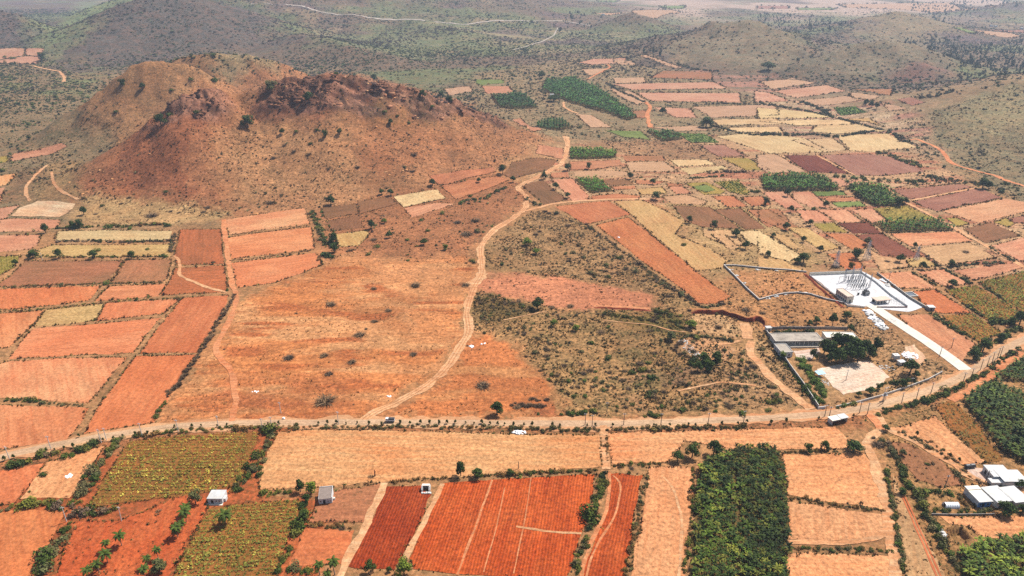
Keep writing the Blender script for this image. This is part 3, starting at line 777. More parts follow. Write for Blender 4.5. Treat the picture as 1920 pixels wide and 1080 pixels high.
# ---------------------------------------------------------------- roads and tracks
def strip(name, pts, w, dz, mat, label, cat, wob=0.3, off=0.0):
    dz = 0.19+0.0015*len(ROADS) if dz < 0.5 else dz
    P = GW(pts)[:, :2]
    # smooth resample
    d = np.r_[0, np.cumsum(np.hypot(*(P[1:]-P[:-1]).T))]; n = max(int(d[-1]/3.0), 4); t = np.linspace(0, d[-1], n)
    x = np.interp(t, d, P[:, 0]); y = np.interp(t, d, P[:, 1])
    k = 7; ker = np.hanning(k+2)[1:-1]; ker /= ker.sum()
    if n > 2*k:
        xs = np.convolve(np.pad(x, k//2, mode='reflect', reflect_type='odd'), ker, 'valid'); ys = np.convolve(np.pad(y, k//2, mode='reflect', reflect_type='odd'), ker, 'valid'); x, y = xs, ys
    tx = np.gradient(x); ty = np.gradient(y); L = np.hypot(tx, ty); nx, ny = -ty/L, tx/L
    if off: x = x+nx*off; y = y+ny*off
    hw = w/2*np.ones(len(x)); V = []
    cols = 5
    for j in range(cols):
        s = -1+2*j/(cols-1)
        ww = hw + (wob*w*fbm(t/6+40*j, t*0+j, 2, 31) if abs(s) == 1 else 0)
        X = x+nx*ww*s; Y = y+ny*ww*s
        V.append(np.stack([X, Y, H(X, Y)+dz], 1))
    V = np.stack(V, 1).reshape(-1, 3); n = len(x)
    i, j = np.meshgrid(np.arange(n-1), np.arange(cols-1), indexing='ij')
    Fc = np.stack([i*cols+j, (i+1)*cols+j, (i+1)*cols+j+1, i*cols+j+1], -1).reshape(-1, 4)[:, ::-1]
    o = np_obj(name, V, Fc, [mat], smooth=True)
    ROADS.append((np.stack([x, y], 1), w))
    return tag(o, label, cat, kind="structure")
ROADS = []
m_verge = mat_field("road_verge", (236,178,128), (226,152,102), (244,196,146), 0.0, 0, 1, 0.35, (150,110,66), 0.25, 0.5)
m_asph = mat_field("dusty_asphalt", (230,186,142), (218,176,138), (238,196,152), 0.0, 0, 1, 0.0, None, 0.25, 0.9)
m_track = mat_field("dirt_track", (240,180,128), (228,156,104), (248,204,156), 0.0, 0, 1, 0.3, (200,136,88), 0.4, 0.8)
m_trackr = mat_field("red_dirt_track", (236,154,102), (222,132,82), (244,176,126), 0.0, 0, 1, 0.3, (180,110,70), 0.4, 0.8)
m_conc = mat_plain("white_concrete", (0.50, 0.455, 0.38), 0.9, 0.14, 0.4, stain=(0.46, 0.40, 0.32))
m_far = mat_field("far_road", (216,198,180), (204,186,168), (224,208,192), 0.0, 0, 1, 0.0, None, 0.1, 0.2)
m_redp = mat_field("red_path", (216,112,64), (226,130,84), (196,92,50), 0.0, 0, 1, 0.0, None, 0.2, 0.4)
MAIN_ROAD = "X -120,900 0,857 90,837 200,817 330,799 440,794 690,792 960,794 1130,795 1290,791 1430,785 1560,776 1640,762 1720,740 1790,714 1830,692 1880,657 1930,632 2040,590"
strip("road_verge", MAIN_ROAD, 9.0, 0.34, m_verge, "dusty orange verge along both sides of the main road", "verge")
strip("road", MAIN_ROAD, 4.8, 0.36, m_asph, "main road crossing the plain, greyish and dusty", "road", 0.06)
strip("dirt_track", "X 682,788 700,773 740,757 790,730 835,695 860,655 880,622 874,590 885,545 905,512 902,485 900,462 925,432 960,410 985,391 990,371 968,351 1010,331 1050,311 1062,290 1064,268 1058,255", 5.2, 0.38, m_track, "pale dirt track curving from the main road up past the red hill", "track")
strip("dirt_track", "X 880,540 905,512", 9, 0.375, m_track, "widened passing place on the pale curving dirt track", "track")
strip("dirt_track", "X 985,396 1040,381 1100,376 1150,373.5 1200,373 1240,374", 4, 0.39, m_track, "side track branching off beside the red field", "track")
strip("dirt_track", "X 436,790 442,745 432,692 408,668 402,655 430,600 446,563 437,540 427,480 418,412", 3.4, 0.37, m_trackr, "orange farm track winding between the orange fields and open ground", "track")
strip("dirt_track", "e 1250,845 1290,870 1298,900 1288,980 1330,1005 1500,1075 1640,1108", 2.4, 0.39, m_track, "thin forked footpath across the mottled orange field", "path")
strip("dirt_track", "X 1130,797 1133,840 1137,880", 4.0, 0.37, m_track, "short pale lane leading off the main road between two tan fields", "lane")
strip("dirt_track", "o 700,330 700,470 690,600 600,780 520,960 490,1120", 1.6, 0.4, m_trackr, "wheel track along the edge of the ploughed red strip", "track")
strip("dirt_track", "o 725,352 795,375 770,560 720,700 640,800 560,960 525,1120", 0.9, 0.41, m_trackr, "second wheel track inside the ploughed red strip", "track")
strip("dirt_track", "o 1090,365 1150,400 1180,500 1225,640 1225,800 1200,1120", 1.2, 0.41, m_track, "faint bent wheel track on the tan field beside the plantation", "track")
strip("dirt_track", "n 920,405 905,470 790,720 680,930 590,1120", 3.6, 0.4, m_track, "straight pale path beside the dark red ploughed field", "path")
strip("dirt_track", "n 1340,412 1240,640 1150,800 1080,960", 2.4, 0.4, m_track, "narrow bund path between the two ploughed red fields", "path")
strip("dirt_track", "n 1700,385 1640,560 1560,780 1450,1070", 1.0, 0.42, m_trackr, "thin dividing ridge through the large ploughed red field", "ridge")
strip("dirt_track", "n 1790,440 1740,700 1640,1050", 0.5, 0.42, m_trackr, "faint second ridge through the large ploughed red field", "ridge")
strip("dirt_track", "n 1980,365 1950,600 1870,1000 1855,1060", 0.5, 0.42, m_trackr, "faint third ridge through the large ploughed red field", "ridge")
strip("dirt_track", "o 30,722 250,755 500,770", 1.2, 0.42, m_track, "short grassy ridge across the large ploughed red field", "ridge")
strip("concrete_lane", "h 925,385 1010,430 1085,465 1300,580 1450,662 1640,772 1800,860 1930,930", 3.6, 0.4, m_track, "pale straight lane running between the far right fields", "lane")
strip("concrete_lane", "h 430,122 560,190 700,262", 2.4, 0.4, m_track, "pale bund between the two dark maroon fields", "bund")
strip("concrete_lane", "h 1110,445 1340,400 1575,356", 3.0, 0.4, m_track, "pale bund between two striped maroon fields", "bund")
strip("concrete_drive", "l 815,200 850,222 1000,322 1200,450 1400,590 1500,668", 7.6, 0.45, m_conc, "bright white concrete drive running down from the substation gate", "drive", 0.02)
strip("dirt_track", "d 950,960 1060,1020 1150,1000 1150,1000", 3, 0.3, m_trackr, "reddish path below the right hill", "path")
strip("dirt_track", "h 1150,5 1290,60 1340,100 1385,165 1440,195 1560,230 1700,262 1800,305 1930,345", 5, 0.4, m_trackr, "reddish path winding along the foot of the right hill", "path")
strip("dirt_track", "X 1640,768 1652,795 1665,806 1690,816 1740,840 1790,870 1815,893 1840,908 1870,917 1960,922", 4.2, 0.4, m_track, "yellowish farm track leading to the white houses", "track")
strip("dirt_track", "p 890,20 850,35 790,95 790,140 830,230 870,320 930,560 960,740 1010,1120", 4.6, 0.4, m_track, "sandy track along the edge of the tan fields", "track")
strip("dirt_track", "p 1060,505 1116,620 1178,760 1250,920 1342,1120", 0.7, 0.42, m_redp, "right hand red wheel rut down the grassy strip", "rut")
strip("dirt_track", "p 1040,505 1094,620 1154,760 1223,920 1312,1120", 0.8, 0.42, m_redp, "red wheel rut down the grassy strip", "rut")
strip("dirt_track", "p 225,835 600,835 800,825 900,790 940,700 945,640", 2.6, 0.41, m_track, "curved wheel track turning on the tan field", "track")
strip("dirt_track", "X 1408,640 1402,655 1430,690 1455,715 1490,745 1522,768", 5.0, 0.37, m_track, "pale trail running down beside the long compound wall", "trail")
strip("dirt_track", "X 1393,606 1400,620 1406,636", 7.0, 0.37, m_track, "wide end of the trail below the red cutting", "trail")
strip("dirt_track", "k 1480,485 1560,480 1640,455", 2.5, 0.37, m_track, "short trail to the small rubble clearing", "trail")
strip("dirt_track", "k 1200,820 1350,785 1500,755 1620,765 1760,780", 1.3, 0.37, m_track, "thin trail through the dry scrub near the road", "trail")
strip("dirt_track", "k -60,310 100,275 250,245", 0.9, 0.37, m_track, "thin trail below the dark scrub patch", "trail")
strip("dirt_track", "k 650,310 850,330 1040,345 1120,385 1250,395", 0.9, 0.37, m_track, "thin trail under the green thicket", "trail")
strip("dirt_track", "l 890,1095 860,1040 800,985", 4.2, 0.37, m_trackr, "red earth turn-off from the main road", "track")
strip("dirt_track", "l 1400,890 1500,830 1640,720 1750,640 1920,545", 5.0, 0.36, m_trackr, "orange path between the hedge and the plantation", "path")
_dt = "X 682,788 700,773 740,757 790,730 835,695 860,655 880,622 874,590 885,545 905,512 902,485 900,462 925,432 960,410 985,391 990,371 968,351 1010,331 1050,311 1062,290 1064,268 1058,255"
m_rut = mat_field("wheel_rut", (218,150,100), (206,136,88), (232,170,122), 0.0, 0, 1, 0.0, None, 0.4, 0.6)
m_worn = mat_field("worn_asphalt", (226,184,144), (216,172,134), (236,196,156), 0.0, 0, 1, 0.0, None, 0.3, 0.8)
for o_, l_ in ((0.85, "left"), (-0.85, "right")): strip("wheel_rut", _dt, 0.55, 0.4, m_rut, "worn %s wheel rut of the pale curving dirt track" % l_, "rut", 0.35, o_)
strip("wheel_rut", MAIN_ROAD, 2.6, 0.4, m_worn, "greyish worn middle of the main road", "road", 0.4, 0.4)
strip("far_road", "X 470,8 530,8.5 575,14 592,20 640,28.5 690,33 760,36.5 830,42.5 868,46.5 900,42 980,39 1060,40 1130,41", 9, 0.9, m_far, "distant pale road winding across the scrub hills", "road", 0.05)
strip("dirt_track", "c 10,360 120,330 220,300 300,255 330,200", 4, 0.6, m_far, "far trail below the scrub hills", "trail")
strip("dirt_track", "c 540,575 600,540 660,510 710,485 690,465", 4.5, 0.5, m_trackr, "far red path beside the long plantation", "path")
strip("dirt_track", "c 960,735 1000,770 975,820 980,870 1000,920", 6, 0.5, m_trackr, "far red washed out track", "track")
strip("dirt_track", "c 395,985 405,1010 400,1060", 5, 0.5, m_track, "pale end of the dirt track beyond the hill", "track")
strip("dirt_track", "c 370,735 375,770 420,800 480,820", 4, 0.5, m_track, "far trail beside the small white shed", "trail")
strip("dirt_track", "a 240,475 320,495 430,515 465,560 460,590", 5, 0.5, m_track, "thin far trail in the green scrub", "trail")
strip("dirt_track", "e 370,240 390,330 460,390 560,440", 2.6, 0.4, m_track, "thin trail at the left foot of the red hill", "trail")
strip("dirt_track", "e 340,190 250,270 190,340 190,400 210,450", 3, 0.4, m_track, "old trail bending round the foot of the hill", "trail")
# ---------------------------------------------------------------- small shapes that get scattered
def quad_soup(C, N, size, r, aspect=1.0):
    """leaf quads at C facing N"""
    n = len(C); t = r.normal(size=(n, 3)); N = N/np.linalg.norm(N, axis=1, keepdims=True)
    a = np.cross(N, t); a /= np.linalg.norm(a, axis=1, keepdims=True)+1e-9; b = np.cross(N, a)
    s = size[:, None] if np.ndim(size) else size
    a = a*s*0.5; b = b*s*0.5*aspect
    V = np.stack([C-a-b*0.4, C+a*0.1-b, C+a+b*0.3, C-a*0.2+b], 1).reshape(-1, 3)
    q = np.arange(n)*4
    Fc = np.concatenate([np.stack([q, q+1, q+2], 1), np.stack([q, q+2, q+3], 1)])
    cv = np.repeat(r.uniform(0.7, 1.3, n), 4)
    return V, Fc, cv
def leaf_blob(n, lumps, leaf, seed, up=0.35):
    r = np.random.default_rng(seed); L = np.array(lumps, float)
    w = L[:, 3]**2; idx = r.choice(len(L), n, p=w/w.sum())
    d = r.normal(size=(n, 3)); d /= np.linalg.norm(d, axis=1, keepdims=True)
    rad = r.uniform(0.35, 1, n)**0.4
    sq = L[:, 4] if L.shape[1] > 4 else np.ones(len(L))
    C = L[idx, :3] + d*(rad*L[idx, 3])[:, None]*np.stack([np.ones(n), np.ones(n), sq[idx]], 1)
    C[:, 2] = np.maximum(C[:, 2], 0.03)
    N = d*0.8 + r.normal(size=(n, 3))*0.55 + np.array([0, 0, up])
    return quad_soup(C, N, leaf*r.uniform(0.6, 1.4, n), r, 0.8)
def bush_shape(seed, n, leaf, lumpn=5, flat=0.75):
    r = np.random.default_rng(seed); lumps = []
    for i in range(lumpn):
        a = r.uniform(0, 6.28); q = r.uniform(0.05, 0.55)
        lumps.append((q*math.cos(a), q*math.sin(a), r.uniform(0.18, 0.45), r.uniform(0.32, 0.5), flat))
    return leaf_blob(n, lumps, leaf, seed+100)
def twig_shape(seed, n):                           # leafless grey shrub
    r = np.random.default_rng(seed)
    a = r.uniform(0, 6.28, n); q = r.uniform(0.15, 1.0, n)**0.6; z = r.uniform(0.15, 0.75, n)*(1.15-0.5*q)
    tip = np.stack([q*np.cos(a), q*np.sin(a), z], 1); base = tip*r.uniform(0.0, 0.35, (n, 1)) + r.normal(0, 0.05, (n, 3))*[1, 1, 0.2]
    base[:, 2] = np.abs(base[:, 2]); w = r.normal(size=(n, 3)); w /= np.linalg.norm(w, axis=1, keepdims=True); w *= 0.05
    V = np.stack([base-w, base+w, tip+r.normal(0, 0.05, (n, 3))], 1).reshape(-1, 3); q3 = np.arange(n)*3
    return V, np.stack([q3, q3+1, q3+2], 1), np.repeat(r.uniform(0.65, 1.3, n), 3)
def join(*parts):
    V, Fc, c = [], [], []; o = 0
    for v, f, k in parts: V.append(v); Fc.append(f+o); c.append(k); o += len(v)
    return np.concatenate(V), np.concatenate(Fc), np.concatenate(c)
def banana_shape(seed, nl=10, seg=3):
    r = np.random.default_rng(seed); V = []; Fc = []; c = []
    for i in range(nl):
        a = i*2.4+r.uniform(-0.4, 0.4); L = r.uniform(0.75, 1.15); W = r.uniform(0.11, 0.17); el = r.uniform(0.6, 1.35)
        p = np.array([0, 0, 0.75+r.uniform(-0.1, 0.15)]); d2 = np.array([math.cos(a), math.sin(a)]); sd = np.array([-d2[1], d2[0], 0])
        b = len(V); k = r.uniform(0.7, 1.35)
        for s in range(seg+1):
            wv = W*(0.35, 1.0, 0.9, 0.15)[min(s*3//seg, 3)]
            V += [p-sd*wv+[0, 0, -0.05*wv], p+sd*wv]; c += [k, k]
            st = L/seg; p = p+np.array([d2[0]*math.cos(el)*st, d2[1]*math.cos(el)*st, math.sin(el)*st]); el -= r.uniform(0.45, 0.75)
        for s in range(seg):
            q = b+2*s; Fc += [(q, q+1, q+3), (q, q+3, q+2)]
    # stem
    b = len(V)
    for zz, rr in ((0, 0.09), (0.8, 0.05)):
        for j in range(4): V.append(np.array([rr*math.cos(j*1.57), rr*math.sin(j*1.57), zz])); c.append(0.8)
    for j in range(4): Fc += [(b+j, b+(j+1) % 4, b+4+(j+1) % 4), (b+j, b+4+(j+1) % 4, b+4+j)]
    return np.array(V), np.array(Fc), np.array(c)
def crop_shape(seed, n=7):
    r = np.random.default_rng(seed); a = r.uniform(0, 6.28, n); q = r.uniform(0.25, 0.55, n)
    C = np.stack([q*np.cos(a), q*np.sin(a), r.uniform(0.15, 0.65, n)], 1)
    return quad_soup(C, np.stack([np.cos(a)*0.5, np.sin(a)*0.5, np.ones(n)*0.8], 1)+r.normal(0, 0.3, (n, 3)), r.uniform(0.4, 0.75, n), r, 0.6)
def grass_shape(seed, n=9):
    r = np.random.default_rng(seed); a = r.uniform(0, 6.28, n)
    base = np.stack([np.cos(a), np.sin(a), 0*a], 1)*r.uniform(0, 0.5, (n, 1)); tip = base*1.7+np.stack([0*a, 0*a, r.uniform(0.4, 0.9, n)], 1)
    w = np.stack([-np.sin(a), np.cos(a), 0*a], 1)*0.22
    V = np.stack([base-w, base+w, tip], 1).reshape(-1, 3); q = np.arange(n)*3
    return V, np.stack([q, q+1, q+2], 1), np.repeat(r.uniform(0.7, 1.3, n), 3)
SHAPES = {
 'farbush': [bush_shape(i, 16, 0.62, 4, 0.8) for i in range(6)],
 'farbare': [join(bush_shape(20+i, 7, 0.42, 4, 0.6), twig_shape(30+i, 16)) for i in range(4)],
 'midbush': [bush_shape(40+i, 60, 0.36, 5, 0.8) for i in range(6)],
 'midbare': [join(twig_shape(50+i, 80), bush_shape(55+i, 26, 0.22, 5, 0.65)) for i in range(5)],
 'bush': [bush_shape(60+i, 260, 0.19, 7, 0.85) for i in range(6)],
 'bare': [join(twig_shape(70+i, 170), bush_shape(75+i, 70, 0.13, 6, 0.65)) for i in range(5)],
 'tuft': [bush_shape(80+i, 9, 0.6, 3, 0.7) for i in range(6)],
 'grass': [grass_shape(90+i) for i in range(6)],
 'crop': [crop_shape(100+i) for i in range(6)],
 'banana': [banana_shape(110+i) for i in range(6)],
 'farbanana': [banana_shape(120+i, 6, 2) for i in range(5)],
}
def scatter_mesh(shape, P, S, tint, seed=0, tilt=0.0):
    """merge copies of a shape: P (n,3) places, S (n,3) or (n,) sizes, tint (n,3)"""
    r = np.random.default_rng(seed); n = len(P); S = np.asarray(S, float)
    if S.ndim == 1: S = np.stack([S, S, S], 1)
    pick = r.integers(0, len(SHAPES[shape]), n); Vs, Fs, Cs = [], [], []; off = 0
    for k, (v, f, c) in enumerate(SHAPES[shape]):
        m = np.where(pick == k)[0]
        if not len(m): continue
        a = r.uniform(0, 6.283, len(m)); ca, sa = np.cos(a)[:, None], np.sin(a)[:, None]
        x = v[None, :, 0]*S[m, 0:1]; y = v[None, :, 1]*S[m, 1:2]; z = v[None, :, 2]*S[m, 2:3]
        W = np.stack([x*ca-y*sa+P[m, 0:1], x*sa+y*ca+P[m, 1:2], z+P[m, 2:3]], -1)
        Vs.append(W.reshape(-1, 3)); Fs.append((f[None]+(np.arange(len(m))*len(v))[:, None, None]+off).reshape(-1, 3))
        Cs.append((tint[m][:, None, :]*c[None, :, None]).reshape(-1, 3)); off += len(m)*len(v)
    return np.concatenate(Vs), np.concatenate(Fs), np.concatenate(Cs)
def stuff(name, parts, label, cat):
    V, Fc, C = join(*parts)
    o = np_obj(name, V, Fc, [LEAF], col=C)
    return tag(o, label, cat, kind="stuff")
def hues(n, cols, var=0.15, p=None, r=rng):
    cols = np.array([alb(*c) for c in cols]); i = r.choice(len(cols), n, p=p)
    return cols[i]*np.exp(r.normal(0, var, (n, 1)))
GREENS = [(96,108,48), (82,102,42), (118,124,58), (72,92,38)]
DKGREEN = [(58,78,36), (50,68,34), (70,88,40)]
GREYS = [(126,108,92), (112,96,86), (140,118,98)]
DRY = [(140,110,68), (156,122,76), (122,98,60), (112,100,56)]
SAGE = [(112,112,78), (98,104,72), (124,120,86)]
FARG = [(78,88,60), (90,98,66), (68,80,58), (98,92,76)]
FARP = [(110,92,82), (102,88,80), (118,100,86)]
FIELD_POLYS = [f[1] for f in FIELDS]
def on_field(X, Y, grow=0.0):
    m = np.zeros(len(X), bool)
    for P in FIELD_POLYS: m |= pip(X, Y, P)
    return m
def near_road(X, Y, extra=0.6):
    m = np.zeros(len(X), bool)
    for P, w in ROADS:
        x0, y0 = P.min(0)-w; x1, y1 = P.max(0)+w
        b = np.where((X > x0) & (X < x1) & (Y > y0) & (Y < y1))[0]
        if len(b): m[b] |= poly_dist_soft(X[b], Y[b], P[::max(1, len(P)//60)], 1) < w/2+extra
    return m
KEEP = []                                         # outlines of buildings and compounds where nothing grows
def rand_in(poly, density, r=rng):
    lo = poly.min(0); hi = poly.max(0); n = int(np.prod(hi-lo)*density/100)
    X = r.uniform(lo[0], hi[0], n); Y = r.uniform(lo[1], hi[1], n); k = pip(X, Y, poly)
    return X[k], Y[k]
# ---------------------------------------------------------------- crops and plantations (one mass of plants per field)
def rows_in(P, ang, sp, along, jit=0.25, r=rng):
    c = P.mean(0); ca, sa = math.cos(ang), math.sin(ang); u = (P[:, 0]-c[0])*ca+(P[:, 1]-c[1])*sa; v = -(P[:, 0]-c[0])*sa+(P[:, 1]-c[1])*ca
    U, V = np.meshgrid(np.arange(u.min(), u.max(), along), np.arange(v.min(), v.max(), sp)); U = U.ravel(); V = V.ravel()
    U = U+r.normal(0, jit*along, len(U)); V = V+r.normal(0, jit*0.4*sp, len(V))
    X = c[0]+U*ca-V*sa; Y = c[1]+U*sa+V*ca; k = pip(X, Y, P)
    return X[k], Y[k]
def clip_seen(X, Y, *more):
    Z = H(X, Y); m = seen(X, Y, Z); return (X[m], Y[m], Z[m]) + tuple(a[m] for a in more)
# field index by its first words -> kind of planting
PLANT = [
 ("olive|e -200,870", 'crop', 1.6, 1.3, 1.0, [(150,150,62),(120,126,56),(176,166,74)], 0.75, "yellow green row crop at the far left edge beside the red fields"),
 ("cropsoil|m 925", 'crop', 2.0, 0.95, 1.05, [(164,150,66),(136,130,56),(112,116,54),(150,140,60),(120,126,54),(178,172,84)], 0.82, "yellow green leafy crop in rows below the main road"),
 ("cropsoil|m 1505", 'crop', 1.85, 0.9, 1.0, [(140,138,62),(122,128,58),(100,116,52),(112,122,54),(124,130,58),(164,160,78)], 0.85, "green and yellow leafy crop in front of the white hut"),
 ("cropsoil|l 1594", 'crop', 2.2, 1.2, 1.5, [(134,142,60),(108,126,52),(156,154,72)], 0.92, "olive green crop rows in the far corner by the plantation"),
 ("cropsoil|l 1355", 'crop', 2.4, 1.25, 1.5, [(124,136,58),(102,120,50),(148,144,68)], 0.9, "olive green crop rows beside the ochre building plot"),
 ("cropsoil|l 1335", 'crop', 2.9, 1.5, 1.5, [(116,128,54),(98,114,48),(146,138,62)], 0.92, "small patch of green rows on orange soil by the road bend"),
 ("cropsoil|l 1290", 'crop', 2.6, 1.6, 1.2, [(122,112,66),(104,106,56),(140,124,74)], 0.8, "thin brownish green rows beside the dark plantation"),
 ("grovesoil|o 1352", 'banana', 1.62, 1.62, 1.5, [(58,80,26),(44,64,22),(76,98,30),(50,70,24),(104,112,44)], 0.97, "dense dark green banana plantation between two tan fields"),
 ("grovesoil|l 1475", 'banana', 2.0, 2.0, 1.85, [(70,92,38),(56,78,34),(92,112,46)], 0.95, "dark green banana plantation beside the farm track"),
 ("grovesoil|l 1725", 'banana', 2.0, 2.0, 1.85, [(62,88,38),(52,74,34),(84,106,44)], 0.95, "smaller dark green banana plantation at the road bend"),
 ("grovesoil|p 1435", 'banana', 1.8, 1.8, 1.75, [(92,116,42),(72,96,38),(120,138,52)], 0.96, "bright banana plantation below the square earth pit"),
 ("grovesoil|g 420", 'farbanana', 2.6, 2.6, 2.4, [(70,96,48),(58,82,44),(90,112,54)], 0.95, "small dark plantation beside the upper end of the dirt track"),
 ("grovesoil|g 452", 'farbanana', 2.6, 2.4, 2.2, [(66,98,44),(54,80,40),(84,112,50)], 0.95, "dark green plantation patch between two red fields"),
 ("grovesoil|h 12", 'farbanana', 2.8, 2.8, 3.0, [(62,86,44),(52,74,42),(80,104,50)], 0.95, "dark palm and banana grove below the maroon fields"),
 ("grovesoil|h 632", 'farbanana', 2.9, 2.9, 3.2, [(64,84,46),(54,72,42),(84,104,52)], 0.95, "dark palm grove beside the bright green plot"),
 ("grovesoil|h 832", 'farbanana', 4.6, 2.2, 2.6, [(62,84,44),(52,74,40),(80,100,50)], 0.97, "rows of dark green bushes beside the pale straight lane"),
 ("grovesoil|b 1694", 'farbanana', 4.2, 3.6, 3.6, [(48,72,50),(42,62,46),(62,84,56)], 0.97, "dark rectangular plantation behind the shoulder of the red hill"),
 ("grovesoil|c 242", 'farbanana', 4.4, 3.8, 3.8, [(56,88,54),(46,72,48),(74,104,60)], 0.97, "long dark green plantation reaching towards the scrub hills"),
 ("grovesoil|c 192", 'farbanana', 4.0, 3.4, 3.2, [(48,72,46),(42,62,42),(62,84,50)], 0.97, "small dark plantation between the red hill and the far fields"),
 ("grovesoil|c 974", 'farbanana', 3.6, 3.2, 3.0, [(52,82,46),(44,68,42),(68,98,52)], 0.97, "dark green plantation next to the light green plot"),
 ("green|c 1194", 'farbush', 3.6, 3.2, 1.6, [(86,112,56),(74,98,50)], 0.95, "light green crop beside the dark plantation beyond the mound"),
 ("green|d 554", 'farbush', 4.0, 3.6, 2.0, [(78,108,52),(64,92,46)], 0.95, "isolated round green crop patch among the pale terraces"),
 ("olive|h 834", 'crop', 2.8, 2.2, 1.4, [(128,120,62),(108,108,56)], 0.8, "olive crop beside the palm grove and the pale lane"),
 ("olive|g 1455", 'farbush', 3.0, 2.6, 1.3, [(104,108,58),(90,98,52)], 0.9, "olive green crop plot beside the bright green strip"),
]
for key, shp, sp, al, size, cols, keep, lab in PLANT:
    kk, ss = key.split("|")
    f = next(f for f in FIELDS if f[0] == kk and f[3].startswith(ss))
    P = f[1]; c = P.mean(0); P2 = c+(P-c)*0.985
    X, Y = rows_in(P2, f[2], sp, al)
    k = (rng.uniform(size=len(X)) < keep*np.clip(1.35+0.9*fbm(X/12, Y/12, 3, 33), 0.6, 1)) if shp == 'crop' else rng.uniform(size=len(X)) < keep
    k &= ~near_road(X, Y, 0.5)
    if 'between two tan' in lab: gl = GW('o 1585,330 1600,420 1612,520 1630,700')[:, :2]; k &= poly_dist_soft(X, Y, gl, 1) > 0.9+0.5*fbm(X/6, Y/6, 2, 3)
    X, Y, Z = clip_seen(X[k], Y[k])
    if not len(X): continue
    n = len(X); S = size*(1.08 if shp == 'crop' else 1.08)*np.exp(rng.normal(0, 0.2, n))*(1+0.25*fbm(X/15, Y/15, 2, 5))
    S3 = np.stack([S, S, S*(0.95 if shp in ('crop',) else 1.2 if shp == 'banana' else 0.85 if 'banana' in shp else 0.9)], 1)
    T = (np.array([1.6, 2.0, 1.3]) if shp.startswith('far') else 1.12 if shp == 'crop' else 1.0)*hues(n, cols, 0.14)*(1+0.25*fbm(X/10, Y/10, 2, 6))[:, None]
    if 'between two tan' in lab: T = T*np.where(X < gl[:, 0].mean(), 1.18, 0.86)[:, None]*np.clip(1+0.7*fbm(X/5, Y/5, 2, 44), 0.6, 1.6)[:, None]
    nm = {'crop': "row_crop", 'banana': "banana_plantation", 'farbanana': "banana_plantation", 'farbush': "green_crop"}[shp]
    if "rows of dark" in lab or "palm" in lab: nm = "plantation"
    stuff(nm, [scatter_mesh(shp, np.stack([X, Y, Z+0.1], 1), S3, T, len(lab))], lab, "plantation" if 'banana' in shp else "crop")
# ---------------------------------------------------------------- growth along the field edges
parts = []
for i, (k, P, ang, s) in enumerate(FIELDS):
    if k in ('gravel', 'yard', 'pale'): continue
    c = P.mean(0); d = math.hypot(*c); step = 0.55*max(1, d/330)
    E = edge_pts(P, step, 0.6); E = E + (c-E)*rng.uniform(-0.012, 0.004, (len(E), 1)) + rng.normal(0, 0.35*max(1, d/500), E.shape)
    den = fbm(E[:, 0]/14, E[:, 1]/14, 3, 13+i % 5)
    e = E[rng.uniform(size=len(E)) < np.clip((0.55 if d < 450 else 0.72)+1.1*den, 0.06, 0.97)]
    if len(e): parts.append(e)
E = np.concatenate(parts); k = ~near_road(E[:, 0], E[:, 1], 0.3)
X, Y, Z = clip_seen(E[k, 0], E[k, 1]); n = len(X); d = np.hypot(X, Y)
S = rng.gamma(4, 0.14, n)*np.maximum(1, d/360)*np.where(d > 560, 0.78, 1)+0.15
pal = [(120,92,58),(140,112,68),(96,84,50),(100,98,54),(112,78,52)]
T = hues(n, pal, 0.2)*np.where(d > 560, 1.3, 1)[:, None]; g = rng.uniform(size=n) < 0.16; T[g] = hues(g.sum(), GREENS, 0.2)
h = rng.uniform(size=n) < 0.5
stuff("field_edge_growth", [scatter_mesh('tuft', np.stack([X, Y, Z], 1)[h], S[h], T[h], 3), scatter_mesh('grass', np.stack([X, Y, Z], 1)[~h], S[~h]*1.1, T[~h], 4)],
      "dry grass and low weeds along the edges of all the fields", "weeds")
# ---------------------------------------------------------------- hedges
def along(pts, step, spread, r=rng):
    P = GW(pts)[:, :2]; d = np.r_[0, np.cumsum(np.hypot(*(P[1:]-P[:-1]).T))]; t = np.arange(0, d[-1], step)
    t = t+r.uniform(-0.4, 0.4, len(t))*step
    return np.stack([np.interp(t, d, P[:, 0])+r.normal(0, spread, len(t)), np.interp(t, d, P[:, 1])+r.normal(0, spread, len(t))], 1)
SHRUBS = []                                       # x, y, z, radius, shape class, colour rgb, zone words
HED = []                                          # hedge: path, step, spread, radius, colours
def hedge(pts, step, spread, rad, cols, lab, shp='bush', tall=1.0):
    rad *= 1.42; Q = along(pts, step*0.78, spread*1.35); X, Y, Z = clip_seen(Q[:, 0], Q[:, 1]); n = len(X)
    if n == 0: return
    S = rad*np.exp(rng.normal(0, 0.28, n)); d = np.hypot(X, Y).mean()
    sh = {'bush': 'bush' if d < 420 else 'midbush', 'bare': 'bare' if d < 420 else 'midbare'}[shp]
    V, Fc, C = scatter_mesh(sh, np.stack([X, Y, Z-0.05], 1), np.stack([S, S, S*tall], 1), hues(n, cols, 0.18), int(abs(X[0])))
    tag(np_obj("hedge", V, Fc, [LEAF], col=C), lab, "hedge", "field hedges")
hedge("m 70,290 150,265 230,240 265,215", 2.0, 0.9, 2.0, DKGREEN+GREENS, "dark green hedge just below the road at the far left", tall=1.15)
hedge("m 300,215 390,200", 2.4, 0.7, 1.3, GREYS+SAGE, "short greyish hedge between two green clumps below the road")
hedge("m 420,215 500,215 520,200", 2.2, 0.8, 1.7, GREENS, "leafy green hedge clump below the road, left of the crop field")
hedge("m 550,185 600,165 650,140 715,115", 2.0, 0.7, 1.8, DKGREEN+GREENS, "long dark hedge clump just under the road near the crop corner", tall=1.1)
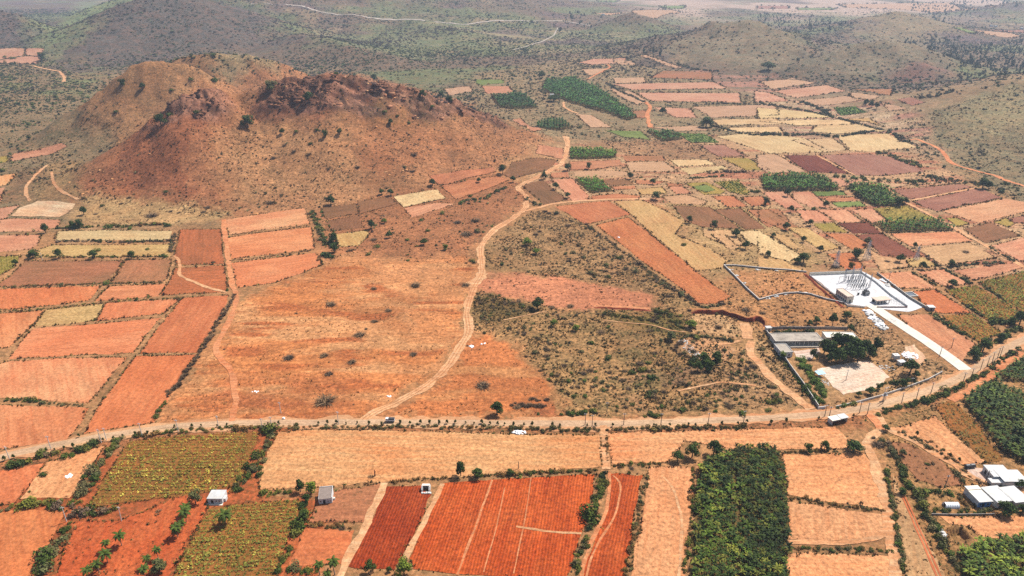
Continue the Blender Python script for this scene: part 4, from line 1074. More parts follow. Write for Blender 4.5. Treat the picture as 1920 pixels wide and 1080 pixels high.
hedge("m 880,85 830,140 800,190 750,240 710,290", 1.9, 0.6, 1.6, GREENS+SAGE, "upper half of the slanting hedge beside the yellow green crop")
hedge("m 710,290 690,340 650,400 610,460 560,520 530,560", 1.9, 0.7, 1.7, GREENS+SAGE, "lower half of the slanting hedge beside the yellow green crop")
hedge("m 110,570 180,560 250,570 330,570 390,570", 2.0, 0.7, 2.0, [(118,124,52),(92,110,44),(130,130,66)], "yellowish green hedge across the bottom left red fields")
hedge("m 420,560 480,570 560,560", 2.4, 0.8, 1.5, GREENS+GREYS, "mixed green and grey hedge at the lower corner of the slanting hedge")
hedge("m 520,640 590,630 660,625 720,640 800,610", 2.2, 0.8, 1.7, GREYS+GREENS, "greyish hedge with one green bush above the ploughed red palm field")
hedge("m 520,700 470,745 440,820 390,900", 1.9, 0.6, 1.6, GREENS+SAGE, "upper part of the hedge left of the ploughed palm field")
hedge("m 390,900 345,960 330,1010 300,1070", 1.8, 0.8, 2.2, SAGE+GREENS, "thick lower part of the hedge left of the ploughed palm field")
hedge("m 0,610 60,600", 2.4, 0.6, 1.3, SAGE, "short dull hedge at the bottom left edge")
hedge("m 960,70 1100,58 1230,42 1400,25 1600,18 1850,12", 1.7, 0.6, 1.15, GREENS+DRY, "low roadside hedge above the yellow green crop")
hedge("n 30,10 300,8 600,5 830,5 1100,0 1400,5 1850,14", 1.4, 0.6, 0.85, DRY+SAGE+[(84,86,48)], "long low brownish hedge between the road and the wide tan field")
hedge("o 0,14 200,25 400,28 620,22", 1.5, 0.5, 1.05, [(92,90,54),(110,100,60),(80,88,46)], "dark low hedge along the road left of the short lane")
hedge("o 690,20 900,20 1100,14 1300,6 1600,8 1700,-2", 1.5, 0.5, 1.0, [(96,92,54),(116,104,62),(82,86,46)], "dark low hedge along the road right of the short lane")
hedge("n 60,20 110,60 80,160 40,250 10,330", 1.9, 0.7, 1.5, SAGE+GREENS, "greyish green hedge closing the right side of the yellow green crop")
hedge("m 1860,200 1800,330 1740,420 1660,470", 2.0, 0.9, 1.8, GREENS+SAGE, "broad green hedge corner above the white hut")
hedge("n 60,490 130,475 230,470 270,480", 2.0, 0.5, 1.2, GREENS, "hedge between the wide tan field and the second crop")
hedge("n 370,540 340,580 355,640 310,700 290,780", 1.6, 0.4, 1.5, GREENS+DKGREEN, "upright green hedge left of the brown roofed hut")
hedge("n 240,880 200,930 170,1000 140,1060", 1.9, 0.4, 1.3, GREENS, "lower hedge running down from the brown roofed hut")
hedge("n 390,712 480,715 560,722 680,725", 1.6, 0.4, 1.1, DRY+SAGE, "low dry hedge between the two brown plots by the hut")
hedge("n 230,1030 300,1025 390,1040 460,1060", 1.8, 0.4, 1.3, GREENS+SAGE, "low green hedge along the bottom of the orange plot")
hedge("n 1000,400 1100,385 1300,375 1400,370", 1.6, 0.35, 0.7, DRY, "dry weeds along the top of the dark red ploughed field")
hedge("n 1640,350 1750,345 1900,340 2050,330 2200,325 2450,310", 1.5, 0.4, 0.95, GREENS+DRY, "weedy hedge along the top of the large ploughed red field")
hedge("o 665,330 655,420 630,480 600,560 580,650 560,740", 1.4, 0.5, 1.35, DKGREEN+GREENS, "dark green hedge down the right side of the ploughed red field")
hedge("o 545,790 520,850 480,930 440,1040", 1.8, 0.45, 1.15, GREENS+SAGE, "lower thinner hedge down the right side of the ploughed red field")
hedge("o 965,360 945,480 915,620 890,760 860,900 825,1060", 1.3, 0.5, 0.8, DRY+SAGE, "dry grassy hedge between the red strip and the tan strip")
hedge("o 640,70 640,200 645,280", 1.4, 0.2, 0.55, DRY, "thin dry hedge on the left of the short lane")
hedge("o 680,60 685,180 690,250", 1.4, 0.2, 0.55, DRY, "thin dry hedge on the right of the short lane")
hedge("o 720,290 800,285 900,280 1000,270 1090,265", 1.5, 0.35, 0.85, GREENS+DRY, "weedy hedge along the bottom of the right tan field")
hedge("o 1302,300 1305,400 1300,520 1295,620 1285,760 1270,860 1250,960 1235,1060", 1.5, 0.4, 0.8, DRY+GREENS, "ragged hedge along the left side of the big plantation")
hedge("p 150,185 300,185 420,180 570,180", 1.6, 0.4, 0.8, DRY+SAGE, "dry hedge joining three round trees at the top of the tan fields")
hedge("p 215,515 330,520 470,550 600,575 760,590 930,612", 1.3, 0.35, 0.8, DRY+SAGE, "dry grassy bund between the upper and middle tan fields")
hedge("p 220,880 400,880 600,885 800,890 975,905", 1.4, 0.4, 0.8, DRY+SAGE+GREENS, "dry grassy bund between the middle and lower tan fields")
hedge("p 932,320 945,420 965,560 990,680 1015,800 1030,900 1050,1060", 1.4, 0.25, 1.0, SAGE+GREENS, "narrow clipped looking hedge beside the sandy track")
hedge("p 1010,290 1060,320 1050,390 1080,430 1150,460", 1.7, 0.6, 1.5, GREENS+DKGREEN, "upper leafy part of the long hedge by the grassy strip")
hedge("p 1150,480 1180,560 1220,640", 1.8, 0.5, 1.4, SAGE+GREENS, "middle part of the long hedge by the grassy strip")
hedge("p 1230,650 1260,720 1290,790 1330,850", 1.8, 0.6, 1.6, GREENS+SAGE, "dark part of the long hedge beside the earth pit")
hedge("p 1330,890 1390,930 1430,1000 1480,1070", 1.9, 0.5, 1.4, SAGE+GREENS, "lowest part of the long hedge by the grassy strip")
hedge("p 830,90 900,110 960,150 1000,230", 1.7, 0.7, 1.1, GREYS+SAGE, "greyish bushes at the bend of the sandy track")
hedge("p 930,130 980,200 1010,270", 1.7, 0.5, 1.2, SAGE, "dull green bushes below the bend of the sandy track")
hedge("p 1000,30 1100,80 1250,160 1350,220 1420,250", 1.8, 0.5, 0.9, SAGE+DRY, "low hedge on the near side of the farm track")
hedge("p 1130,75 1250,120 1340,180 1420,230", 1.8, 0.4, 0.8, SAGE+DRY, "low hedge on the far side of the farm track")
hedge("p 1430,320 1470,380 1490,410", 1.8, 0.5, 1.1, SAGE, "grey green bushes beside the bend of the farm track")
hedge("p 1480,320 1540,370 1620,410 1720,440", 1.3, 0.25, 0.7, DRY+GREYS, "dark low hedge between the farm track and the white barn")
hedge("p 1250,600 1400,615 1600,610 1700,600", 1.7, 0.5, 1.0, GREENS+SAGE, "weedy hedge behind the long low wall")
hedge("p 1440,480 1470,540 1500,590", 1.6, 0.3, 0.8, DRY+SAGE, "low dark hedge between the polytunnel and the blue fronted house")
hedge("p 1200,470 1330,475", 1.8, 0.5, 1.1, GREENS, "green bushes above the polytunnel plot")
hedge("l 580,945 640,930 700,905", 1.7, 0.5, 1.1, SAGE+GREENS, "bushes outside the yard wall by the main road")
hedge("l 870,985 950,965 1050,930 1150,905 1250,880 1330,850 1400,810 1480,770", 1.6, 0.5, 1.4, GREENS+DKGREEN, "long green hedge following the curve of the main road", tall=0.9)
hedge("l 1520,750 1600,710 1640,690", 1.7, 0.5, 1.3, GREENS, "green hedge end where the path meets the road")
hedge("l 1670,650 1740,620 1800,580 1900,510", 1.8, 0.6, 1.3, GREENS+SAGE, "green roadside hedge beside the small plantation")
hedge("l 1255,265 1320,310 1380,350 1440,390 1530,430", 1.8, 0.5, 1.6, GREENS+SAGE, "dark hedge between the pinkish field and the small row crop")
hedge("l 1490,195 1560,240 1640,290", 2.0, 0.4, 1.3, GREENS+SAGE, "hedge between the two middle row crops")
hedge("l 1620,60 1690,110 1760,150", 2.0, 0.4, 1.2, GREENS+SAGE, "hedge between the upper row crops")
hedge("l 1680,330 1740,300 1800,340", 2.2, 1.2, 1.9, DKGREEN+GREENS, "dark bushy corner between the row crops and the road")
hedge("l 1640,490 1720,460 1800,420 1880,370", 2.0, 0.9, 1.6, GREENS+SAGE, "broad green hedge above the road bend")
hedge("l 310,600 340,650 380,700 420,760 460,820 490,860", 1.6, 0.9, 1.9, [(84,112,44),(70,96,40),(100,122,50)], "thick green hedge inside the yard wall beside the blue roof", tall=0.8)
hedge("l 170,590 230,660 290,740", 1.8, 0.5, 1.0, GREENS, "green bushes inside the long compound wall, upper part")
hedge("l 310,750 360,830 420,890 470,910", 1.6, 0.5, 1.5, [(84,108,44),(74,98,42)], "green bushes inside the long compound wall, lower part")
hedge("l 140,400 280,398 420,392", 1.7, 0.5, 1.4, DKGREEN, "dark green hedge behind the long low building")
hedge("l 890,770 960,760 1040,780 1120,745", 2.0, 0.8, 1.5, GREENS+DKGREEN, "bushes between the beaten yard and the road wall")
hedge("k 1240,425 1340,425 1440,435 1540,450 1590,465", 1.6, 0.5, 1.2, DKGREEN+SAGE, "dark hedge along the top of the rubble clearing")
hedge("k 1300,640 1350,600 1420,640 1480,590", 1.8, 1.0, 1.9, DKGREEN+GREENS, "clump of dark green bushes below the rubble clearing")
hedge("k 680,270 800,285 900,295 1000,310", 1.7, 0.7, 1.1, [(106,104,52),(92,98,46)], "olive thicket in the middle of the dry scrub")
hedge("k 1030,240 1100,270 1180,310 1230,360", 1.7, 1.6, 1.4, [(104,106,52),(90,98,46)], "olive thicket running down to the bright green bush")
hedge("k 1030,20 1100,60 1200,110 1290,160 1340,200", 1.7, 0.6, 1.2, GREYS+SAGE, "grey hedge along the lower left side of the long red field")
hedge("k 1350,215 1450,210 1550,190", 1.8, 0.5, 1.2, GREYS+SAGE, "grey hedge at the bottom end of the long red field")
hedge("g 540,620 620,680 700,740 780,800 870,860 960,940 1050,1010 1130,1060", 1.9, 0.6, 1.2, GREYS+SAGE, "grey hedge along the upper left side of the long red field", 'bare')
hedge("k 360,990 450,985 600,965", 1.7, 0.5, 1.3, GREENS, "green hedge clump by the road among the dry scrub")
hedge("k 950,1000 1060,995", 1.8, 0.5, 1.3, GREENS, "second green hedge clump by the road among the dry scrub")
hedge("k 130,880 270,885", 1.7, 0.4, 1.1, GREYS, "flat grey leafless thicket above the road", 'bare')
hedge("k 10,920 140,925 260,930", 1.7, 0.5, 1.2, GREYS, "long grey leafless thicket just above the road", 'bare')
hedge("k 1200,470 1180,520 1200,560", 1.8, 0.6, 1.2, GREYS, "grey leafless bushes left of the rubble clearing", 'bare')
hedge("i 1690,120 1640,220 1560,340 1500,450", 1.6, 0.45, 1.1, GREYS+[(96,80,66)], "upper part of the dark leafless hedge beside the orange track", 'bare')
hedge("i 1500,450 1430,560 1350,680 1280,780 1210,850", 1.6, 0.5, 1.2, GREYS+[(96,80,66)], "middle part of the dark leafless hedge beside the orange track", 'bare')
hedge("i 1190,900 1150,960 1120,1030", 1.7, 0.4, 1.0, SAGE+GREENS, "lower green end of the dark hedge beside the orange field")
hedge("i 30,888 120,888 210,890 280,900", 1.7, 0.4, 1.2, GREENS+DKGREEN, "green hedge along the top of the bottom left orange field")
hedge("i 290,905 400,912 520,920 620,925", 1.6, 0.4, 0.8, DRY+SAGE, "dry continuation of the green hedge above the orange field")
hedge("i 0,75 200,62 400,55 600,52 740,45 900,45 1200,38", 1.7, 0.4, 0.8, DRY+SAGE, "dry hedge along the top of the upper left orange fields")
hedge("i 0,245 150,240 310,230 500,210 750,185 900,170 1300,150", 1.8, 0.35, 0.75, DRY+GREENS, "dark weedy bund across the left orange fields")
hedge("e 410,650 520,640 620,640 700,630", 1.9, 0.6, 1.6, DKGREEN+GREENS, "dark green hedge at the left top of the pale grass strips")
hedge("e 780,630 900,635 1000,625 1100,620 1220,620", 2.0, 0.7, 1.5, GREENS+DRY, "green hedge along the top of the pale grass strips")
hedge("e 400,745 560,735 700,740 850,750 1000,745 1150,740 1240,740", 1.9, 0.7, 1.3, GREYS+DKGREEN, "dark hedge between the two pale grass strips")
hedge("e 200,840 300,850 500,855 700,855 900,850 1200,848", 1.9, 0.6, 1.1, GREENS+DRY, "hedge along the bottom of the pale grass strips")
hedge("e 1260,690 1240,760 1230,820", 1.9, 0.5, 1.3, GREYS+SAGE, "greyish hedge closing the right end of the pale grass strips")
hedge("f 400,520 440,600 470,690 500,760", 2.0, 0.9, 1.6, SAGE+GREENS, "bushy hedge on the right of the three salmon terraces")
hedge("f 480,840 560,860", 2.0, 0.6, 1.7, DKGREEN, "dark green bushes at the lower corner of the salmon terraces")
hedge("f 540,730 570,800", 2.0, 0.8, 1.9, DKGREEN, "dark green bushes beside the lowest salmon terrace")
hedge("e 1650,692 1800,682 2000,660 2220,625", 1.4, 0.25, 0.6, [(110,74,50),(96,70,48)], "dark bund between the upper and middle salmon terraces")
hedge("e 1660,878 1800,868 2000,840 2255,805", 1.4, 0.25, 0.6, [(110,74,50),(96,70,48)], "dark bund between the middle and lower salmon terraces")
hedge("f 1460,460 1560,440 1650,430 1720,390 1800,350", 2.0, 0.9, 1.5, GREENS+SAGE, "green hedge below the red orange fields near the dirt track")
hedge("g 100,430 170,480 230,470", 2.2, 1.0, 1.5, SAGE, "dull bushes in the fork of the dirt track")
hedge("g 1440,250 1520,240 1600,245 1690,240", 2.2, 0.8, 1.6, GREYS+SAGE, "greyish hedge at the foot of the pale terraced strips")
hedge("g 1250,290 1400,280 1550,270", 2.2, 0.6, 1.3, GREENS, "green hedge above the olive and bright green plots")
hedge("g 1720,380 1790,390", 2.0, 0.8, 1.8, GREENS+SAGE, "green bushes at the corner of the olive plot")
hedge("h 850,100 950,110 1010,150 1100,180 1200,210", 2.4, 1.6, 1.9, SAGE+GREENS, "broad scrubby belt above the large maroon field")
hedge("h 720,285 850,300 1000,310 1200,310 1350,300", 2.6, 2.0, 1.7, SAGE+GREENS, "scrubby belt below the large maroon field")
hedge("h 1200,260 1300,290 1450,310 1580,330", 2.6, 2.4, 2.0, GREENS+SAGE, "bushy belt at the foot of the right hill")
hedge("h 1670,780 1750,830 1850,890", 2.2, 0.6, 1.3, SAGE, "greyish hedge right of the pale lane")
hedge("h 1380,930 1450,915 1560,905 1680,900 1780,895", 2.0, 0.5, 1.4, DKGREEN+SAGE, "dark hedge above the salmon field by the pale lane")
hedge("h 1110,965 1200,1010 1290,1060", 2.0, 0.4, 1.0, DKGREEN, "dark bund between two pinkish fields near the substation")
hedge("h 1340,940 1450,1000 1540,1050", 2.0, 0.4, 1.1, DKGREEN, "dark slanting bund above the upper row crops")
hedge("h 1210,850 1270,890 1320,920", 2.0, 0.5, 1.3, GREYS, "grey slanting hedge beside the tan plots")
hedge("d 0,740 150,770 300,790 480,830 600,860 900,940", 3.4, 1.0, 2.2, FARG, "dark hedge above the pale terraces far right")
hedge("d 0,970 200,975 400,970 560,990 620,980 850,945", 3.0, 1.0, 2.2, FARG, "dark hedge below the pale terraces far right")
hedge("c 1300,760 1500,748 1700,750 1920,765", 3.4, 0.8, 1.8, FARG, "dark bund above the far striped fields")
hedge("c 680,600 760,650 850,690 960,740", 3.4, 1.0, 2.0, FARG, "dark hedge to the right of the long far plantation")
hedge("c 1440,905 1600,950 1750,975 1920,970", 3.0, 1.0, 2.2, FARG, "curved dark hedge above the cream coloured fields")
hedge("c 1180,455 1300,500 1500,515", 4, 1.2, 2.6, FARG, "far hedge under the olive hill")
hedge("d 320,740 420,770 520,830", 3.4, 1.2, 2.6, FARG, "hedge left of the isolated green patch")
hedge("d 1180,705 1250,700 1340,680 1400,660", 3.6, 1.2, 2.8, FARG, "dark bushes between the far maroon patch and the right hill")
hedge("d 950,940 1000,980 1060,1020 1150,1040", 3.0, 2.2, 2.4, FARG, "scrubby belt below the right hill, upper part")
# ---------------------------------------------------------------- rock along the crest of the hill
def rock_shapes():
    out = []
    for sd in range(6):
        r = np.random.default_rng(300+sd); bm = bmesh.new(); bmesh.ops.create_icosphere(bm, subdivisions=1, radius=1)
        for v in bm.verts: v.co = Vector(np.sign(v.co)*np.abs(v.co)**0.5*r.uniform(0.6, 1.2, 3))
        bmesh.ops.triangulate(bm, faces=bm.faces[:])
        out.append((np.array([v.co[:] for v in bm.verts]), np.array([[v.index for v in f.verts] for f in bm.faces]), r.uniform(0.85, 1.15, len(bm.verts)))); bm.free()
    return out
SHAPES['rock'] = rock_shapes()
def rock_field(X, Y, S, lab, cols, name="rock_outcrop"):
    Z = H(X, Y); n = len(X); S3 = np.stack([S*rng.uniform(0.8, 2.2, n), S*rng.uniform(0.6, 1.1, n), S*rng.uniform(0.4, 0.9, n)], 1)
    V, Fc, C = scatter_mesh('rock', np.stack([X, Y, Z-0.1*S], 1), S3, hues(n, cols, 0.15), 9)
    tag(np_obj(name, V, Fc, [LEAF], col=C), lab, "rocks", kind="stuff")
X = rng.uniform(-430, 30, 9000); Y = rng.uniform(690, 850, 9000); w = ROCK(X, Y)
k = rng.uniform(size=9000) < np.clip(w*w*0.9*np.clip(0.5+2.5*fbm(X/16, Y/10, 3, 8), 0, 1.6), 0, 1)
X, Y = X[k], Y[k]; S = rng.gamma(2.2, 0.42, len(X))+0.35; pf = GW('X 600,160 720,168 800,188 780,205 690,200 610,185')[:, :2]; pk = pip(X, Y+6, pf) & (rng.uniform(size=len(X)) < 0.8)
rock_field(X[~pk], Y[~pk], S[~pk], "broken dark reddish rock along the crest of the hill", [(134,92,74),(104,72,62),(150,108,90),(92,66,58),(120,86,70),(170,124,100)])
rock_field(X[pk], Y[pk], S[pk], "paler pinkish rock face below the middle of the crest", [(196,142,118),(212,160,134),(150,104,88),(180,128,108)])
# light stones strewn over the hillside
P = ZN[1][0]; X, Y = rand_in(P, 2.2); S = rng.gamma(2, 0.22, len(X))+0.15; k = rng.uniform(size=len(X)) < 0.25+0.9*fbm(X/40, Y/40, 3, 3)
rock_field(X[k], Y[k], S[k], "small pale stones strewn over the hillside", [(214,160,116),(196,140,100),(228,184,146)], "scattered_stones")

# ---------------------------------------------------------------- scrub that nobody could count, and the shrubs that stand out of it
CAND = []                                         # x, y, z, radius, shape, colour, zone words
def scrub(poly, name, lab, words, tufts, tsize, tcols, shrubs, ssize, cols, clump=0.9, scale=16, field_ok=False, flat=0.8, bare=0.5):
    """tufts, shrubs: how many per 100 m2"""
    P = GW(poly)[:, :2] if isinstance(poly, str) else poly
    parts = []
    if tufts:
        tufts *= 1.5; X, Y = rand_in(P, tufts); k = rng.uniform(size=len(X)) < np.clip(0.5+clump*1.2*fbm(X/scale, Y/scale, 3, 7), 0.05, 1)
        if not field_ok: k &= ~on_field(X, Y)
        k &= ~near_road(X, Y); X, Y, Z = clip_seen(X[k], Y[k])
        if len(X):
            n = len(X); S = 1.2*tsize*rng.gamma(5, 0.2, n); h = rng.uniform(size=n) < 0.65
            T = 0.55*hues(n, tcols, 0.25); Q = np.stack([X, Y, Z], 1); S3 = np.stack([S, S, S*flat], 1)
            parts += [scatter_mesh('tuft', Q[h], S3[h], T[h], 5), scatter_mesh('grass', Q[~h], S3[~h]*0.9, T[~h], 6)]
    if shrubs:
        X, Y = rand_in(P, shrubs); k = rng.uniform(size=len(X)) < np.clip(0.45+clump*1.4*fbm(X/scale/1.5, Y/scale/1.5, 3, 17), 0.03, 1)
        if not field_ok: k &= ~on_field(X, Y)
        k &= ~near_road(X, Y, 1.2)
        X, Y, Z = clip_seen(X[k], Y[k]); n = len(X); S = ssize*rng.gamma(5, 0.2, n)
        g = rng.integers(0, len(cols), n); b = rng.uniform(size=n) < bare
        for i in range(n):
            CAND.append([X[i], Y[i], Z[i], S[i], b[i], cols[g[i]] if not b[i] else GREYS[g[i] % 3], words, name])
    if parts: stuff(name, parts, lab, "scrub")
T1 = [(120,98,58),(104,92,52),(140,116,66),(92,84,48),(112,104,56)]
scrub("X 1000,395 1060,398 1320,575 1440,600 1515,760 1060,784 1045,735 960,640 885,620 880,560 900,545 1060,582 1230,580 1235,552 1120,528 905,505 900,460", "dry_scrub",
      "dense low dry scrub between the dirt track and the walled compounds", "in the dry scrub east of the dirt track", 40, 0.66, T1, 5.0, 1.5, SAGE+GREENS[:2]+[(118,100,64)], 0.9, 14)
scrub("X 1240,575 1300,580 1320,640 1440,660 1500,755 1200,775 1180,680", "dry_scrub", "greyer bushy scrub around the rubble clearing", "in the bushy scrub near the rubble clearing", 22, 0.62, T1, 8.0, 1.35, SAGE+GREENS, 0.8, 12)
scrub("X 880,565 905,548 960,562 1025,580 905,612", "dry_scrub", "dark olive scrub patch beside the dirt track", "in the dark scrub patch beside the dirt track", 60, 0.6, [(92,88,46),(80,84,42),(104,94,52)], 6, 1.2, SAGE, 0.5)
scrub("X 300,792 400,650 442,575 600,498 650,482 760,492 870,480 895,520 868,600 850,640 820,690 690,780", "dry_grass", "sparse dry grass on the open orange ground", "on the open orange ground west of the dirt track", 12, 0.42, [(236,176,112),(216,146,88),(190,124,74),(240,190,128)], 0.10, 1.0, [(118,92,80)], 1.2, 12, bare=0.9)
scrub("X 880,622 960,640 1040,735 1060,782 720,782 850,690", "dry_grass", "sparse dry grass on the orange ground by the road", "on the orange ground between the track and the road", 12, 0.42, [(226,156,96),(196,130,78),(236,176,116)], 0.15, 0.9, [(118,92,80)], 1.2, 12, bare=0.9)
scrub("X 900,520 1000,505 1120,528 1240,552 1232,582 1060,582 960,560 890,548", "dry_grass", "thin weeds on the pink clearing", "on the pink clearing", 9, 0.55, [(170,120,84),(140,104,70)], 0.7, 0.9, SAGE, 1.0, 10, bare=0.8)
scrub("X 95,352 180,296 262,240 345,165 440,160 630,132 770,160 900,204 1040,262 935,318 740,362 590,392 420,408 150,378", "hillside_scrub", "low dry tufts dotted over the red hillside", "on the slope of the red hill",
      9, 0.75, [(120,88,56),(140,100,62),(98,82,50),(110,80,54)], 3.6, 1.1, SAGE+[(84,92,52)], 0.7, 45, bare=0.45)
scrub("X 700,230 900,215 1040,262 935,318 740,340", "hillside_scrub", "thicker scrub on the right shoulder of the red hill", "on the right shoulder of the red hill", 4, 0.7, [(120,92,58),(98,86,52)], 1.5, 1.3, SAGE+GREYS, 0.8, 25)
scrub("e 560,410 960,420 1300,465 1720,515 1590,590 1250,620 520,610", "meadow_scrub", "tufts on the pale meadow at the foot of the hill", "on the pale meadow at the foot of the hill", 12, 0.55, [(178,136,84),(150,116,70)], 1.0, 1.1, SAGE+GREYS, 0.8, 20)
scrub("X 590,395 740,362 930,318 985,345 985,385 900,450 890,500 640,480 600,495", "dry_scrub", "reddish scrub between the hill foot and the dirt track", "in the reddish scrub below the hill fields", 9, 0.65, [(130,92,58),(110,88,54),(150,108,66)], 2.3, 1.35, SAGE+GREENS, 1.0, 18)
scrub("X 1240,375 1450,390 1560,500 1430,505 1330,520 1150,378", "dry_scrub", "dry grass between the strips right of the long red field", "beside the straw coloured strips", 9, 0.7, DRY, 0.7, 1.1, SAGE+GREENS, 1.0, 18)
scrub("X 1340,540 1430,495 1520,515 1600,580 1640,640 1440,620 1370,600", "dry_scrub", "rough dry grass around the walled stone enclosure", "around the stone walled enclosure", 26, 0.6, [(150,110,62),(130,100,58),(176,130,76)], 1.1, 1.1, SAGE, 0.9, 12)
scrub("X 1560,600 1640,590 1720,660 1800,705 1700,740 1640,680", "dry_scrub", "dry weeds between the school yard and the concrete drive", "beside the white concrete drive", 30, 0.6, T1, 3.0, 1.0, SAGE+GREENS, 0.7, 10)
scrub("X 1390,630 1440,640 1540,765 1480,765 1400,690", "dry_scrub", "tufts along the outside of the long compound wall", "outside the long compound wall", 26, 0.6, T1, 3.0, 0.9, SAGE, 0.8, 10)
scrub("X 1545,760 1690,722 1780,695 1830,690 1700,745 1560,778", "dry_scrub", "weeds between the yard wall and the main road", "between the yard wall and the main road", 30, 0.5, T1, 2, 0.8, SAGE, 0.8, 10)
scrub("X -200,905 0,850 200,812 440,790 960,790 1430,782 1640,758 1660,790 1430,812 960,810 440,812 200,845 -200,960", "roadside_weeds", "dry weeds along both verges of the main road", "on the road verge", 30, 0.45, DRY+GREENS[:1], 0.8, 0.8, SAGE, 0.8, 9)
scrub("X 1660,790 1960,640 2050,800 2050,1200 1720,1200 1660,850", "farm_weeds", "dry grass and weeds around the farm houses", "around the farm houses", 24, 0.5, DRY+GREENS[:2], 0.9, 0.9, SAGE+GREENS, 0.9, 10)
scrub("p 970,345 1035,480 1200,780 1370,1130 1065,1130 1020,800", "farm_weeds", "greyish dry grass on the strip with the red rut", "on the grassy strip", 40, 0.5, [(150,124,88),(128,106,76),(112,104,62)], 0, 1, SAGE, 0.8, 9, field_ok=True)
scrub("p 962,112 1078,122 1318,240 1458,370 1498,420 1352,438 1152,388 1042,270", "farm_weeds", "dry grass on the brown triangular plot", "on the brown triangular plot", 20, 0.5, [(150,112,74),(128,98,62)], 0.6, 0.9, SAGE, 0.8, 9, field_ok=True)
scrub("m 545,682 855,682 1050,610 1290,505 1480,515 1485,600 1340,830 1180,1150 380,1150", "farm_weeds", "patchy dry grass in the red palm field", "in the red palm field", 9, 0.5, [(170,120,76),(140,110,62),(196,150,100)], 0.1, 0.9, SAGE, 1.3, 8, field_ok=True)
scrub("X 985,345 1063,270 1200,255 1400,250 1700,270 1800,330 1930,420 1930,520 1500,500 1240,380 1060,375", "dry_scrub", "dry growth between the many small fields of the right hand plain", "among the small fields on the plain", 5, 0.8, DRY+SAGE, 0.8, 1.2, SAGE+GREENS, 0.9, 22)
scrub("X 1690,240 1760,205 1960,150 2100,150 2100,420 1930,400 1790,310", "hillside_scrub", "greyish scrub over the slope of the right hill", "on the slope of the right hill", 3.5, 1.1, SAGE+DRY, 1.9, 1.8, SAGE+FARG, 0.9, 30, bare=0.35)
scrub("X 1700,240 1790,300 1930,350 1930,390 1780,330 1690,280", "hillside_scrub", "bushy scrub at the foot of the right hill", "at the foot of the right hill", 3, 1.0, SAGE, 2.0, 2.0, GREENS+FARG, 0.8, 20, bare=0.2)
scrub("X 150,215 190,166 250,120 310,108 420,140 440,165 345,175 262,245 190,240", "hillside_scrub", "low scrub on the smaller hill behind", "on the smaller hill behind", 4, 1.0, [(126,100,64),(110,96,60)], 2.0, 1.5, SAGE+FARG, 0.9, 30)
scrub("X 60,280 150,215 240,240 180,296 95,352 30,330", "hillside_scrub", "scrub on the left shoulder of the hills", "on the left shoulder of the red hill", 4, 1.0, [(126,100,64),(100,96,58)], 2.4, 1.6, SAGE+FARG, 0.8, 30)
scrub("X -250,130 100,110 180,170 60,280 20,330 -250,400", "green_scrub", "green bushes over the flat land left of the hills", "on the green flat land left of the hills", 2.5, 1.3, FARG+GREENS, 2.2, 2.1, [(96,112,62),(82,98,56),(112,124,70)], 1.0, 45, bare=0.1)
scrub("X 0,300 130,270 100,340 40,400 -50,400", "dry_scrub", "grey bushes at the left foot of the red hill", "at the left foot of the red hill", 6, 0.8, SAGE+DRY, 2.0, 1.3, SAGE+GREENS, 0.9, 18)
scrub("X 340,100 440,93 560,130 660,132 440,160 400,120", "green_scrub", "scrub between the smaller hill and the far slopes", "between the hill and the far slopes", 1.5, 1.5, SAGE, 1.5, 2.2, FARG+SAGE, 0.8, 40, bare=0.1)
scrub("X 820,170 880,140 1080,110 1260,130 1420,185 1400,255 1060,262 900,215", "green_scrub", "scattered bushes between the far fields beyond the hill", "between the far fields beyond the hill", 1.8, 1.3, FARG+SAGE, 0.9, 2.0, FARG+SAGE, 1.0, 40, bare=0.15)
scrub("X 1400,180 1720,200 1780,300 1500,260 1340,250", "green_scrub", "bushes between the pale terraces far right", "between the pale terraces", 2.0, 1.1, FARG+DRY, 0.5, 1.9, FARG, 1.0, 40, bare=0.15)
scrub("X 1120,264 1170,250 1230,254 1290,268 1380,290 1200,300", "hillside_scrub", "scrub on the low stony mound beyond the track", "on the low stony mound", 6, 1.0, [(130,100,66),(110,92,60)], 1.2, 1.4, SAGE, 0.9, 20)
